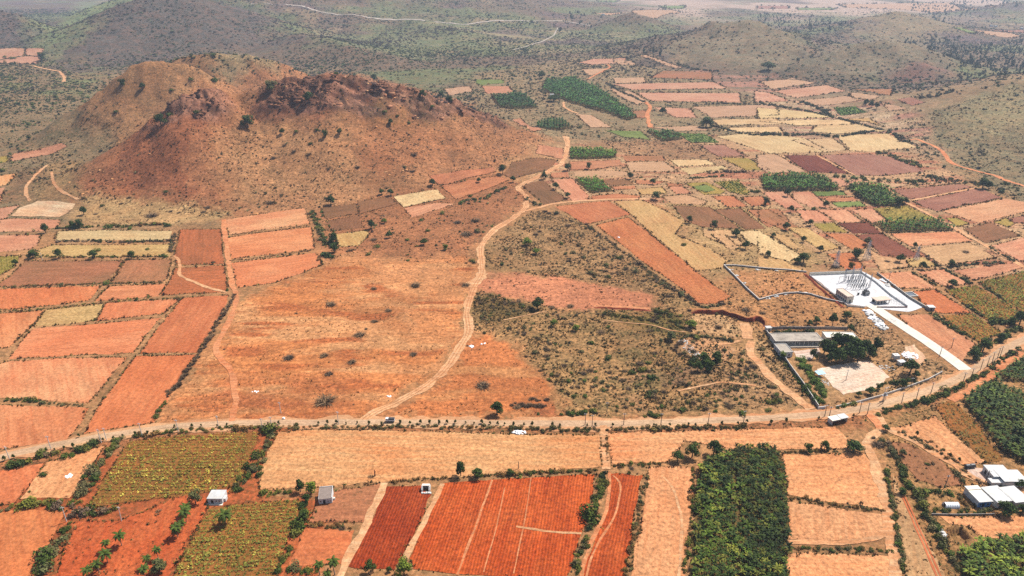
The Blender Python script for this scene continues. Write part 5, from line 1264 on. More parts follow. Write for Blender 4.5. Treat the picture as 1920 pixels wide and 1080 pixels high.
# far hills: bushes everywhere
def far_bushes():
    n = 150000
    Yr = rng.uniform(1000, 3400, n); X = rng.uniform(-1, 1, n)*Yr*0.86; Y = Yr
    hz = H(X, Y); dens = np.clip(0.46+1.0*fbm(X/190, Y/190, 4, 201), 0.0, 0.95)
    right = (X > 60); bare = np.zeros(n, bool)
    for q in ("X 1230,100 1330,42 1450,34 1530,120 1420,145", "X 1480,140 1620,74 1720,66 1810,125 1760,145", "X 1650,145 1725,108 1795,145", "X 1590,70 1680,14 1770,25 1820,60", "X 1130,62 1185,15 1250,60"):
        bare |= pip(X, Y, GW(q)[:, :2])
    dens = np.where(bare, dens*0.3, dens); dens = np.where(right & (hz < 3), dens*0.65, dens)
    dens *= np.where(Y < 1150, (Y-1000)/150, 1)*np.clip(1.5-Y/3600, 0.4, 1)*np.where((Y > 2350) & (X > 50), 0.35, 1)
    k = (rng.uniform(size=n) < dens) & ~on_field(X, Y) & ~near_road(X, Y, 3)
    X, Y, Z = clip_seen(X[k], Y[k]); n = len(X)
    S = (1.8+rng.gamma(3, 0.45, n))*np.clip(0.75+Y/6000, 0.9, 1.3)
    g = np.clip(0.55+1.5*fbm(X/260, Y/260, 4, 61), 0, 1) > rng.uniform(size=n)
    T = np.where(g[:, None], 0.78*hues(n, [(88,104,66),(74,92,58),(102,116,72),(66,82,56)], 0.25), 0.72*hues(n, [(100,88,80),(92,82,80),(112,98,88),(84,86,66)], 0.25))
    Q = np.stack([X, Y, Z-0.2], 1); m = right & True if False else (X > 60)
    for nm, mm, lab in (("far_bushes", ~m, "countless bushes over the far left hills and valleys"), ("far_bushes", m, "countless bushes over the far right hills and plains")):
        stuff(nm, [scatter_mesh('farbush', Q[mm], np.stack([S, S, S*0.75], 1)[mm], T[mm], 8)], lab, "bushes")
    # tall thin woods on the right
    pts = []
    for q, dd in (("X 1790,95 1920,70 2000,90 2000,170 1800,150 1760,120", 0.55), ("X 1690,70 1800,66 1830,100 1740,110", 0.4), ("X 1420,25 1560,30 1600,60 1500,62 1410,50", 0.25), ("X 1560,95 1520,130 1460,150 1500,115", 0.4), ("X 1700,5 1900,0 1920,30 1750,45", 0.12), ("X 1200,90 1300,80 1260,110 1180,105", 0.3), ("X 900,30 1130,20 1180,55 1000,70", 0.15)):
        x, y = rand_in(GW(q)[:, :2], dd); kk = rng.uniform(size=len(x)) < np.clip(0.6+1.2*fbm(x/60, y/60, 3, 3), 0, 1); pts.append(np.stack([x[kk], y[kk]], 1))
    Q = np.concatenate(pts); X, Y, Z = clip_seen(Q[:, 0], Q[:, 1]); n = len(X); S = rng.gamma(6, 0.62, n)
    stuff("far_wood", [scatter_mesh('farbush', np.stack([X, Y, Z], 1), np.stack([S*0.8, S*0.8, S*1.8], 1), hues(n, [(72,88,62),(62,78,58),(84,96,68)], 0.15), 18)], "open woodland of thin trees on the far right slopes", "woodland")
far_bushes()
# ---------------------------------------------------------------- mesh builder for made things
class MB:
    def __init__(s): s.v = []; s.f = []; s.q = []
    def box(s, x0, x1, y0, y1, z0, z1):
        b = len(s.v); s.v += [(x0,y0,z0),(x1,y0,z0),(x1,y1,z0),(x0,y1,z0),(x0,y0,z1),(x1,y0,z1),(x1,y1,z1),(x0,y1,z1)]
        s.f += [(b,b+3,b+2,b+1),(b+4,b+5,b+6,b+7),(b,b+1,b+5,b+4),(b+1,b+2,b+6,b+5),(b+2,b+3,b+7,b+6),(b+3,b,b+4,b+7)]; return s
    def tube(s, a, c, r0, r1=None, n=6):
        r1 = r0 if r1 is None else r1; a = Vector(a); c = Vector(c); d = (c-a).normalized(); u = d.orthogonal().normalized(); w = d.cross(u); b = len(s.v)
        for p, r in ((a, r0), (c, r1)):
            for i in range(n): t = 2*math.pi*i/n; s.v.append(tuple(p+u*math.cos(t)*r+w*math.sin(t)*r))
        for i in range(n): j = (i+1) % n; s.f.append((b+i, b+j, b+n+j, b+n+i))
        s.f += [tuple(b+i for i in range(n))[::-1], tuple(b+n+i for i in range(n))]; return s
    def prism(s, prof, x0, x1):                   # outline in y,z run along x
        b = len(s.v); n = len(prof); s.v += [(x0, y, z) for y, z in prof]+[(x1, y, z) for y, z in prof]
        for i in range(n): j = (i+1) % n; s.f.append((b+i, b+j, b+n+j, b+n+i))
        s.f += [tuple(b+i for i in range(n))[::-1], tuple(b+n+i for i in range(n))]; return s
    def mesh(s, name, mat):
        me = bpy.data.meshes.new(name); me.from_pydata(s.v, [], s.f); me.materials.append(mat)
        bm = bmesh.new(); bm.from_mesh(me); bmesh.ops.recalc_face_normals(bm, faces=bm.faces[:]); bm.to_mesh(me); bm.free(); return me
    def obj(s, name, mat, parent=None): return link(bpy.data.objects.new(name, s.mesh(name, mat)), parent)
def box(name, mat, parent, *a): return MB().box(*a).obj(name, mat, parent)
def g1(px, py): return G(px, py)[0]
def frame_at(name, A, B, label, cat, group=None):
    """Empty at the near left corner of a building; x runs along its front from A to B (picture points)"""
    a, b = g1(*A), g1(*B); e = new_empty(name, (a[0], a[1], a[2]), math.atan2(b[1]-a[1], b[0]-a[0])); tag(e, label, cat, group)
    return e, float(np.hypot(*(b-a)[:2]))
ORD = ["", "second ", "third ", "fourth ", "fifth ", "sixth ", "seventh ", "eighth ", "ninth ", "tenth ", "eleventh ", "twelfth ", "thirteenth ", "fourteenth ", "fifteenth ", "sixteenth "]
LANDMARKS = [("the brown roofed hut",608,935),("the white hut above the leafy crop",405,940),("the ruined stone shelter",799,915),("the big plantation's top end",1385,845),
 ("the rocky crest of the red hill",640,165),("the left rocky knob of the red hill",345,190),("the three salmon terraces",510,450),("the fork of the dirt track",985,395),("the long red field",1240,480),
 ("the substation gravel",1600,520),("the long low flat roofed building",1495,640),("the square earth pit",1797,1000),("the white barn",1865,890),("the polytunnel",1788,951),("the blue fronted house",1845,945),
 ("the roadside shelter",1572,790),("the short lane off the main road",1130,797),("the large maroon field",1600,310),("the palm grove by the green plot",1640,365),("the long far plantation",1110,185),
 ("the bleached pale field",85,390),("the white sheet below the road",130,890),("the stone walled enclosure",1430,530),("the rubble clearing",1310,655),("the mouth of the dirt track",690,785),
 ("the bend of the dirt track",870,620),("the pink clearing",1080,550),("the brown field under the red hill",1000,315),("the rutted grassy strip",1720,940),("the pale meadow under the hill",290,390),
 ("the far left pink fields",40,105),("the smaller hill's top",310,115),("the round green crop patch",1590,207),("the pale grass strips",215,460),("the middle of the red hill slope",560,255),
 ("the right shoulder of the red hill",900,270),("the beaten earth yard",1600,700),("the concrete drive's lower end",1815,690),("the dark thicket east of the track",940,590),("the open orange ground",600,620),
 ("the two tan fields by the plantation",1560,900),("the orange fields in the left",180,620),("the red palm field",260,1000),("the small ochre building plot",1760,560),("the striped straw fields",1390,440)]
LMW = G([l[1] for l in LANDMARKS], [l[2] for l in LANDMARKS])
LABELLED = {}
def place_label(kind, x, y):
    """«kind, second nearest to landmark»: filled in when all are placed"""
    i = int(np.hypot(LMW[:, 0]-x, LMW[:, 1]-y).argmin()); return kind, i, float(np.hypot(LMW[i, 0]-x, LMW[i, 1]-y))
PENDING = []
def name_later(o, kind, x, y, shared, group): PENDING.append((o, *place_label(kind, x, y), shared, group))
def settle_labels(limit=16):
    by = {}
    for p in PENDING: by.setdefault((p[1], p[2]), []).append(p)
    for (kind, i), ps in by.items():
        ps.sort(key=lambda p: p[3])
        for r, (o, _, _, d, shared, group) in enumerate(ps):
            if r < limit: o["label"] = ("%s, %snearest to %s" if len((kind+ORD[r]+LANDMARKS[i][0]).split()) < 13 else "%s, %sby %s") % (kind.replace(" crowned", "") if len((kind+ORD[r]+LANDMARKS[i][0]).split()) > 12 else kind, ORD[r], LANDMARKS[i][0])
            else: o["label"] = shared
            o["group"] = group
# ---------------------------------------------------------------- trees, palms, shrubs one can point to
def tube_path(pts, rad, n=6):
    V = []; Fc = []
    for k, (p, r) in enumerate(zip(pts, rad)):
        for i in range(n): t = 2*math.pi*i/n; V.append((p[0]+r*math.cos(t), p[1]+r*math.sin(t), p[2]))
    for k in range(len(pts)-1):
        for i in range(n):
            j = (i+1) % n; a, b, c, d = k*n+i, k*n+j, (k+1)*n+j, (k+1)*n+i; Fc += [(a, b, c), (a, c, d)]
    return np.array(V), np.array(Fc), np.ones(len(V))
TREE_COL = dict(dk=[(70,96,40),(56,78,34)], md=[(82,106,46),(66,90,40)], lt=[(124,146,52),(98,124,46)], gy=[(112,118,78),(98,106,70)])
_crowns = {}
def tree_meshes(col, var):
    if (col, var) in _crowns: return _crowns[(col, var)]
    r = np.random.default_rng(500+var); lumps = []
    for i in range(9):
        a = i*2.4+r.uniform(-0.5, 0.5); q = 0.62*math.sqrt((i+0.3)/9); lumps.append((q*math.cos(a), q*math.sin(a), 1.15+r.uniform(-0.32, 0.42)-0.45*q*q, r.uniform(0.3, 0.46), 0.85))
    lumps.append((0, 0, 1.35, 0.5, 0.9))
    V, Fc, c = leaf_blob(1200, lumps, 0.155, 520+var)
    i = np.random.default_rng(var).integers(0, 2, len(V)//4); base = np.array([alb(*k) for k in TREE_COL[col]])[np.repeat(i, 4)]
    crown = np_mesh("crown", V, Fc, [LEAF], col=base*c[:, None])
    parts = [tube_path([(0, 0, -0.1), (0.02, 0.01, 0.4), (0.04, -0.02, 0.85), (0.02, 0.02, 1.3)], (0.085, 0.07, 0.055, 0.02))]
    for k in range(4):
        a = k*1.6+r.uniform(-0.3, 0.3); parts.append(tube_path([(0.02, 0, 0.55+0.08*k), (0.22*math.cos(a), 0.22*math.sin(a), 0.85+0.06*k), (0.5*math.cos(a), 0.5*math.sin(a), 1.15+0.05*k)], (0.04, 0.03, 0.012), 5))
    V, Fc, c = join(*parts); trunk = np_mesh("trunk", V, Fc, [BARK], smooth=True)
    _crowns[(col, var)] = (crown, trunk); return crown, trunk
def plant_tree(x, y, z, r, hgt, col, var, kind, group, name="tree", rz=None):
    e = new_empty(name, (x, y, z), rng.uniform(0, 6.28)); e.scale = (r, r, hgt/1.75); e["category"] = "tree"
    c, t = tree_meshes(col, var); link(bpy.data.objects.new("crown", c), e); link(bpy.data.objects.new("trunk", t), e)
    name_later(e, kind, x, y, kind+" among the trees of the plain", group); return e
COLW = dict(dk="dark green", md="green", lt="bright green", gy="greyish green")
# tile x,y of the crown's middle, crown width in enlarged pixels, tallness
TREES = {
 'dk': "j 1735,955,104,1.0|n 1475,320,88,1.35|n 320,440,74,1.5|o 1190,225,90,0.9|o 1450,160,110,1.0|p 690,150,140,0.6|p 1880,415,90,0.7|p 1780,600,140,0.75|p 1905,595,80,0.8|p 920,15,60,0.8|l 1095,660,120,0.9|k 185,200,96,0.9"
   "|l 600,480,90,1|l 690,520,100,1|l 770,520,90,1|l 520,540,100,1|l 640,560,100,1|l 720,575,90,1|l 800,545,80,1|l 480,510,80,1|l 585,580,90,1|l 850,500,64,1.3|l 560,460,70,1|l 665,480,80,0.9|l 530,590,70,0.9|l 1885,310,110,0.9|l 1830,330,70,0.9|l 670,378,56,1"
   "|l 1040,770,70,0.9|l 400,560,60,1.2|f 1775,235,60,1.1|f 1850,300,44,1|f 540,455,70,0.9|f 830,630,60,1.1|f 560,725,70,1|f 565,795,70,0.9|f 970,395,50,0.9|f 1270,325,56,0.9|g 850,275,48,1|g 1275,590,50,1|g 1450,630,60,1|g 1610,685,70,0.8|g 1680,775,60,1|g 230,275,50,1|g 1840,840,44,1|g 400,215,60,0.8"
   "|h 215,395,56,1.1|h 490,480,48,1|h 240,515,50,1|h 60,460,54,1|h 380,612,46,1|h 710,840,84,0.9|h 1025,870,70,0.8|h 670,925,50,1.1|h 1185,920,60,0.9|h 455,800,46,1.1|h 1620,335,90,0.8|h 1665,345,60,0.9|h 1010,460,70,0.8|h 1060,455,60,0.8|h 1400,1050,80,0.7|h 330,730,44,1|h 75,832,40,1|h 330,870,100,0.7|h 290,885,60,0.8|h 1395,905,60,0.8|h 205,640,60,0.9"
   "|e 330,655,60,1.1|e 525,630,56,1|e 575,622,56,1.1|e 425,840,66,1|e 675,845,66,0.9|e 950,845,60,0.9|e 115,900,46,1|e 605,530,60,1|e 240,840,80,0.7|b 190,955,46,1|b 970,885,46,0.9|b 1200,685,60,0.8|b 1330,695,56,0.9|b 1390,725,60,0.8|b 380,710,80,0.8|b 850,575,60,0.9|a 1785,890,100,0.8|a 1160,880,90,0.8|a 1030,630,50,0.9|a 885,605,60,0.8|a 305,420,60,0.9"
   "|c 1395,895,110,0.6|c 1085,810,60,0.8|c 215,550,60,0.8|c 300,715,110,0.4|d 780,745,44,1|d 818,758,44,1|d 855,768,44,1|d 75,490,110,0.5|l 160,1080,2,1",
 'md': "o 1295,185,110,1.0|p 365,160,76,0.9|p 480,140,70,1.0|n 1595,345,100,0.75|n 1830,330,60,0.8|n 365,520,60,1.1|n 350,640,80,0.8|n 825,1015,90,1.1|n 960,1030,42,1.1|o 1290,450,44,1|l 1555,560,100,0.9|l 1620,505,110,0.9|l 1755,440,70,0.9|l 870,795,50,0.9|l 815,825,80,0.7|l 730,845,50,0.8|l 1140,700,60,0.8|k 1380,595,90,0.9|k 1470,585,90,0.9|k 1335,650,80,0.9|k 1420,645,90,0.8"
   "|l 540,320,70,1.3|l 640,285,70,0.9|l 425,315,60,0.8|l 375,330,50,0.8|g 315,350,50,1|g 400,415,46,0.9|g 1035,420,70,0.8|g 550,205,44,1.1|g 1010,315,50,0.8|f 905,390,44,0.9|f 1210,750,60,0.8|f 960,700,56,0.8|f 1605,305,36,1|b 500,975,50,1|b 605,955,46,1|h 1130,772,40,1|h 115,700,40,0.9|m 610,370,50,0.9|p 1040,470,66,0.8",
 'lt': "n 1065,1030,134,1.0|n 400,450,90,1.0|k 1290,345,100,0.6|k 300,335,60,0.8|k 460,370,60,0.7|g 110,750,80,0.6|g 175,818,66,0.6|f 925,598,50,0.7|f 1365,788,50,0.8",
 'gy': "m 1410,520,100,1.1|m 1150,1010,130,0.8|l 1570,590,60,0.8|h 790,745,60,0.9|b 110,635,100,0.7|k 1145,430,90,0.7|p 1040,190,60,0.8",
}
for col, txt in TREES.items():
    for w in txt.replace(" |", "|").split("|"):
        t, q = w.strip().split(" "); x, y, dm, tall = (float(k) for k in q.split(","))
        if dm < 5: continue
        tree_col = col
        if t == 'l' and 440 < x < 870 and 440 < y < 600: dm *= 1.3; tree_col = ('dk', 'md')[int(x) % 2 if x % 20 else int(x/10) % 2]
        p = PXY("%s %g,%g" % (t, x, y))[0]
        gp = g1(p[0], p[1]+0.34*dm/3.84*min(tall, 1.2)); dep = gp[1]*CP-(gp[2]-HC)*SP
        rad = max(dm/3.84/F*dep/2*1.08, 0.7); hgt = rad*2*min(tall, 1.4)*1.02
        size = "large " if rad > 3.4 else "small " if rad < 1.7 else ""
        plant_tree(gp[0], gp[1], gp[2]-0.1, rad, hgt, tree_col, int(rng.integers(0, 4)), size+COLW[tree_col]+" round crowned tree", "single trees on the plain and hill")
# coconut palms
def palm_mesh(seed):
    r = np.random.default_rng(seed); V = []; Fc = []; c = []
    for i in range(18):
        a = i*2.4+r.uniform(-0.2, 0.2); el = 1.15-1.5*(i/18)+r.uniform(-0.1, 0.1); L = r.uniform(0.9, 1.12); p = np.array([0, 0, 0.0]); sg = 6; k = r.uniform(0.75, 1.25)
        if i > 13: k *= 1.35
        d2 = np.array([math.cos(a), math.sin(a), 0]); sd = np.array([-d2[1], d2[0], 0]); spine = [p]; els = []
        for s in range(sg): p = p+(d2*math.cos(el)+np.array([0, 0, math.sin(el)]))*L/sg; spine.append(p); els.append(el); el -= 0.30
        for s in range(sg):
            W = 0.21*(0.55, 0.9, 1.0, 0.9, 0.7, 0.4)[s]
            for sgn in (-1, 1):
                t_ = spine[s+1]-spine[s]; q = len(V); V += [spine[s], spine[s+1], spine[s]+t_*1.5+sd*sgn*W*0.8+np.array([0, 0, -0.45*W]), spine[s]+t_*0.6+sd*sgn*W+np.array([0, 0, -0.4*W])]; Fc += [(q, q+1, q+2), (q, q+2, q+3)]; c += [k]*4
    col = np.array(alb(74,94,34))[None]*np.array(c)[:, None]; old = np.array(c) > 1.3; col[old] = np.array(alb(150,138,62))
    return np_mesh("fronds", np.array(V), np.array(Fc), [LEAF], col=col)
PALMM = [palm_mesh(600+i) for i in range(3)]
PTR = []
for i in range(3):
    b = (0.05, -0.08, 0.1)[i]; v, f, c = tube_path([(0, 0, -0.05), (b*0.5, 0, 0.3), (b*0.9, 0.02, 0.65), (0, 0, 1.0)], (0.042, 0.03, 0.026, 0.022), 7); PTR.append(np_mesh("trunk", v, f, [PALMBARK], smooth=True))
def palm(px, py, cd, hg, kind="coconut palm", group="coconut palms"):
    g = g1(px, py); dep = g[1]*CP-(g[2]-HC)*SP; R_ = cd/F*dep/2*1.15; h = hg/F*dep/0.74
    e = new_empty("coconut_palm", g, rng.uniform(0, 6.28)); e["category"] = "palm"; i = int(rng.integers(0, 3))
    t = link(bpy.data.objects.new("trunk", PTR[i]), e); t.scale = (h/1.0*0.9, h*0.9, h); f = link(bpy.data.objects.new("fronds", PALMM[i]), e); f.location = (0, 0, h); f.scale = (R_, R_, R_)
    name_later(e, kind, g[0], g[1], "coconut palm in the scattered rows", group)
for q in ((229,1023,24,20),(203,1033,18,16),(202,1056,26,18),(186,1074,22,18),(168,1086,22,18),(334,1007,24,18),(343,994,18,14),(349,979,26,20),(352,966,20,16),(298,1048,18,18),(279,1064,18,18),(274,1084,22,18),(424,983,30,18),(600,1078,20,20),(628,1078,24,26),(616,1090,18,16),(1467,672,15,8)):
    palm(*q)
for q in ((1585,357,11,14),(1595,352,11,15),(1602,352,10,14),(1612,360,10,12),(1640,372,10,13),(1668,392,10,10),(1688,388,12,12),(1545,350,9,12),(1532,344,9,12),(1556,357,9,10)):
    palm(*q, kind="dark coconut palm", group="palms of the grove")
# young trees along the main road
SAP = ("m 35,240 100,225 335,175 395,168 465,158 530,145 570,72 745,98 885,68 820,88 975,55 1065,52 1110,42|i 1258,1078 1385,1076 1450,1070 1565,1072 1635,1062|j 165,1055 290,1060 450,1055 515,1052 580,1050 650,1055 730,1050 815,1060 905,1062 1040,1055 1110,1058 1185,1052 1250,1052 1320,1055 1375,1050 1435,1048 1510,1050 1570,1055 1625,1050 1685,1055 1740,1060 1790,1060 1855,1065"
       "|k 10,1065 85,1065 145,1065 290,1065 345,1072 540,1070 600,1070 725,1072 1020,1065 1135,1070 1270,1066 1320,1068 1510,1060 1625,1060 1690,1045 1865,1050|l 95,1050 205,1040 440,1020 690,1000 900,955 1010,922 1195,878|p 1385,210 1450,245 1145,60 1640,5")
for seg in SAP.split("|"):
    for x, y in PXY(seg):
        g = g1(x, y+1.5); s = rng.uniform(0.6, 1.15)
        e = new_empty("roadside_sapling", g, rng.uniform(0, 6.28)); e.scale = (s*0.85, s*0.85, s*1.45); tag(e, "small round headed sapling planted along the edge of the main road", "sapling", "saplings along the main road")
        c, t = tree_meshes(('dk', 'md')[int(rng.integers(0, 2))], int(rng.integers(0, 4))); link(bpy.data.objects.new("crown", c), e); link(bpy.data.objects.new("trunk", t), e)
# shrubs that show: the largest as objects, the rest as one mass per area
GREENSHRUB = "k 700,350,56|k 575,465,70|k 690,575,90|k 980,605,60|k 270,730,44|k 405,735,66|k 520,740,50|k 605,718,54|k 455,850,60|k 525,845,70|k 660,805,60|k 980,835,90|k 870,908,50|k 1080,918,60|k 1230,940,90|k 1465,955,60|k 1655,965,90|k 1840,950,60|k 190,980,40|k 1400,215,50|k 95,50,10|g 1240,755,60|g 1820,465,40|g 925,275,36|g 1870,700,40|g 1700,745,40|f 1190,580,50|f 1085,725,50|f 870,768,60|f 1230,655,54|f 1480,458,60|f 1340,530,60|f 1770,895,60|f 805,828,56|e 740,475,46|e 935,640,60|e 790,625,80|e 1215,615,70|e 1120,605,50|e 700,795,60|e 1065,790,40|e 1190,840,60|e 765,1035,70|e 1195,375,50|m 305,335,90|m 215,465,36|p 1225,265,50|p 1040,470,60|p 1390,472,90|p 1770,425,60|b 290,940,50|b 390,1030,50|b 440,930,50|b 920,800,60|b 1015,830,40|b 1100,880,44|b 1270,760,50|b 580,525,50|a 1210,820,80|a 1410,800,70|a 1230,645,50|a 1380,565,50|a 1550,570,80|a 830,800,60|a 95,415,50|a 35,405,40|a 1530,390,50|h 405,498,60|h 560,260,60|h 620,265,60|h 770,285,60"
GREYSHRUB = "j 750,395,110|j 240,560,120|j 490,550,90|j 525,680,90|j 500,860,200|j 1135,540,90|j 855,305,70|j 540,178,110|j 850,70,70|j 1635,755,150|j 1880,920,90|j 690,595,90|j 955,228,70|j 1150,40,120|j 1510,40,90|k 50,165,50|k 290,205,70|k 420,195,80|k 425,325,60|k 640,380,90|k 560,660,80|k 500,615,60|k 810,665,60|k 840,790,70|k 1100,770,60|k 1220,745,90|k 1570,715,40|e 1095,535,120|e 690,535,46|e 500,545,3|e 875,460,40|e 930,415,50|e 605,420,50|e 1465,520,50|e 1230,515,46|e 1290,525,40|e 1495,485,60|f 105,445,90|f 275,80,60|f 125,130,60|f 380,100,70|f 205,40,46|f 185,395,50|f 525,205,46|f 1125,225,60|f 730,195,60|f 1520,670,110|f 1580,575,100|f 1450,590,80|f 850,715,70|f 380,530,60|m 1140,600,60|p 870,110,130|h 1500,805,70|h 1660,900,70|h 560,910,80|h 935,875,50|o 860,290,60|n 620,722,70|n 830,350,60|l 190,345,60|l 40,250,60|l 215,205,50|l 250,320,36|k 1680,220,90|k 1800,245,60"
def shrub_mesh(bare, col, var):
    key = ('s', bare, tuple(col), var)
    if key in _crowns: return _crowns[key]
    v, f, c = SHAPES['bare' if bare else 'bush'][var]; base = np.array(alb(*col))
    me = np_mesh("shrub", v, f, [LEAF], col=base*c[:, None]); _crowns[key] = me; return me
n_hand = 0
def plant_shrub(x, y, z, S, bare, col, kind, shared, group, flat=0.85):
    o = bpy.data.objects.new("shrub", shrub_mesh(bare, col, int(rng.integers(0, 5)))); link(o); o.location = (x, y, z-0.05); o.rotation_euler = (0, 0, rng.uniform(0, 6.28)); o.scale = (S, S*rng.uniform(0.85, 1.1), S*flat)
    o["category"] = "shrub"; name_later(o, kind, x, y, shared, group)
for txt, bare in ((GREENSHRUB, False), (GREYSHRUB, True)):
    for w in txt.split("|"):
        t, q = w.split(" "); x, y, dm = (float(k) for k in q.split(","))
        if dm < 11: continue
        p = PXY("%s %g,%g" % (t, x, y))[0]; gp = g1(p[0], p[1]+0.2*dm/3.84); dep = gp[1]*CP-(gp[2]-HC)*SP
        S = dm/3.84/F*dep/2*1.1; col = [(88,112,46),(78,98,44),(104,120,56)][int(rng.integers(0, 3))] if not bare else GREYS[int(rng.integers(0, 3))]
        k = "leafy green shrub" if not bare else "grey leafless shrub"
        plant_shrub(gp[0], gp[1], gp[2], S, bare, col, k, k+" standing alone on open ground", "shrubs standing out on open ground", 0.8 if not bare else 0.6); n_hand += 1
def size_key(c): d = math.sqrt(c[0]**2+c[1]**2+(c[2]-HC)**2); return -c[3]/d
CAND.sort(key=size_key)
N_SINGLE = 300-n_hand
for c in CAND[:N_SINGLE]:
    k = "dry grey shrub" if c[4] else "dull green shrub"
    plant_shrub(c[0], c[1], c[2], c[3], bool(c[4]), tuple(c[5]), k, k+" "+c[6], k+"s "+c[6])
rest = {}
for c in CAND[N_SINGLE:]: rest.setdefault(c[6], []).append(c)
for words, cs in rest.items():
    A = np.array([c[:4] for c in cs]); b = np.array([c[4] for c in cs], bool); T = (0.68 if 'red hill' in words or 'small fields' in words else 0.85)*np.array([alb(*c[5]) for c in cs])*np.exp(rng.normal(0, 0.2, (len(cs), 1))); d = np.hypot(A[:, 0], A[:, 1]); parts = []
    for lo, hi, gs, bs in ((0, 520, 'midbush', 'midbare'), (520, 9e9, 'farbush', 'farbare')):
        m = (d >= lo) & (d < hi)
        for sel, sh in ((m & ~b, gs), (m & b, bs)):
            if sel.any(): S = A[sel, 3]; parts.append(scatter_mesh(sh, A[sel, :3], np.stack([S, S, S*0.8], 1), T[sel], 21))
    stuff("scrub_bushes", parts, "smaller bushes growing "+words, "bushes")
# ---------------------------------------------------------------- walls
def wall(name, pts, h, th, mat, label, cat="wall", cope=None, z0=-0.1, rough=0.0):
    P = GW(pts)[:, :2]; V = []; Fc = []
    d = np.r_[0, np.cumsum(np.hypot(*(P[1:]-P[:-1]).T))]; t = np.unique(np.r_[np.linspace(0, d[-1], max(int(d[-1]/2.5), 2)), d]); x = np.interp(t, d, P[:, 0]); y = np.interp(t, d, P[:, 1])
    tx = np.gradient(x); ty = np.gradient(y); L = np.hypot(tx, ty); nx, ny = -ty/L*th/2, tx/L*th/2; z = H(x, y); hh = h+rough*rng.normal(0, 1, len(x))
    for i in range(len(x)): V += [(x[i]+nx[i], y[i]+ny[i], z[i]+z0), (x[i]-nx[i], y[i]-ny[i], z[i]+z0), (x[i]-nx[i], y[i]-ny[i], z[i]+hh[i]), (x[i]+nx[i], y[i]+ny[i], z[i]+hh[i])]
    m = MB(); m.v = V
    for i in range(len(x)-1):
        a = 4*i; b = a+4; m.f += [(a, a+1, b+1, b), (a+1, a+2, b+2, b+1), (a+2, a+3, b+3, b+2), (a+3, a, b, b+3)]
    m.f += [(0, 3, 2, 1), (len(V)-4, len(V)-3, len(V)-2, len(V)-1)]
    e = new_empty(name, (x[0], y[0], z[0])); tag(e, label, cat); inv = (-x[0], -y[0], -z[0])
    m.v = [(a+inv[0], b+inv[1], c+inv[2]) for a, b, c in m.v]; m.obj("wall_body", mat, e)
    if cope is not None:
        c = MB(); c.v = []
        for i in range(len(x)): c.v += [(x[i]+nx[i]*0.9+inv[0], y[i]+ny[i]*0.9+inv[1], z[i]+hh[i]+0.004+inv[2]), (x[i]-nx[i]*0.9+inv[0], y[i]-ny[i]*0.9+inv[1], z[i]+hh[i]+0.004+inv[2]), (x[i]-nx[i]*0.9+inv[0], y[i]-ny[i]*0.9+inv[1], z[i]+hh[i]+0.14+inv[2]), (x[i]+nx[i]*0.9+inv[0], y[i]+ny[i]*0.9+inv[1], z[i]+hh[i]+0.14+inv[2])]
        c.f = list(m.f); c.obj("coping", cope, e)
    return e
wall("boundary_wall", "X 1517,516.5 1570,514.5 1615,512.5", 2.2, 0.3, M['cream'], "tall cream wall along the back of the substation", cope=M['white'])
wall("boundary_wall", "X 1615,512.5 1640,529 1669,554 1701,576", 1.2, 0.25, M['white'], "low white wall along the right side of the substation", cope=M['white'])
wall("boundary_wall", "X 1517,516.5 1540,536 1567,556 1589,574", 0.9, 0.3, M['cream'], "cream wall along the left side of the substation above the red bank", cope=M['white'])
wall("boundary_wall", "X 1589,574.5 1605,576 1621,577", 0.9, 0.25, M['cream'], "short cream wall left of the substation gate", cope=M['white'])
wall("boundary_wall", "X 1644,577 1675,577 1701,577", 0.9, 0.25, M['ironred'], "low rusty red fence right of the substation gate", "fence")
wall("boundary_wall", "X 1644,514 1680,541 1705,560 1737,579", 1.5, 0.35, M['stone'], "long dark stone wall right of the substation strip", cope=M['concrete'])
wall("stone_wall", "X 1357,499 1380,522 1400,543 1422,563", 1.3, 0.5, M['stone'], "dark stone wall with white top, straight left side of the enclosure", cope=M['whitestone'])
wall("stone_wall", "X 1357,498.5 1380,499 1410,502 1440,505 1480,507.5 1512,511", 1.0, 0.6, M['stone'], "dark stone wall with white top, back side of the enclosure", cope=M['whitestone'], rough=0.05)
wall("stone_wall", "X 1422,563.5 1445,557 1470,551.5 1495,550 1520,553 1545,561 1580,569", 1.0, 0.6, M['stone'], "curved stone wall with white top, front side of the enclosure", cope=M['whitestone'], rough=0.05)
wall("compound_wall", "X 1437,625 1455,649 1480,688 1505,722 1534,766", 1.9, 0.3, M['stone'], "long grey wall down the left side of the school compound", cope=M['concrete'])
wall("compound_wall", "X 1437,617.5 1480,616.5 1530,617 1590,617.5", 1.5, 0.3, M['stone'], "dark wall behind the long low building", cope=M['stone'])
wall("compound_wall", "X 1567,764.5 1610,755 1650,744 1700,727.5 1740,713 1766,699", 1.0, 0.3, M['concrete'], "pale roadside wall along the front of the beaten yard", cope=M['concrete'])
wall("compound_wall", "X 1533,767.5 1547,766", 1.3, 0.35, M['white'], "short white wall at the compound gate", cope=M['white'])
wall("garden_wall", "X 1746,965.5 1790,966.5 1830,966 1864,965.5", 0.8, 0.22, M['stone'], "long low dark wall below the polytunnel")
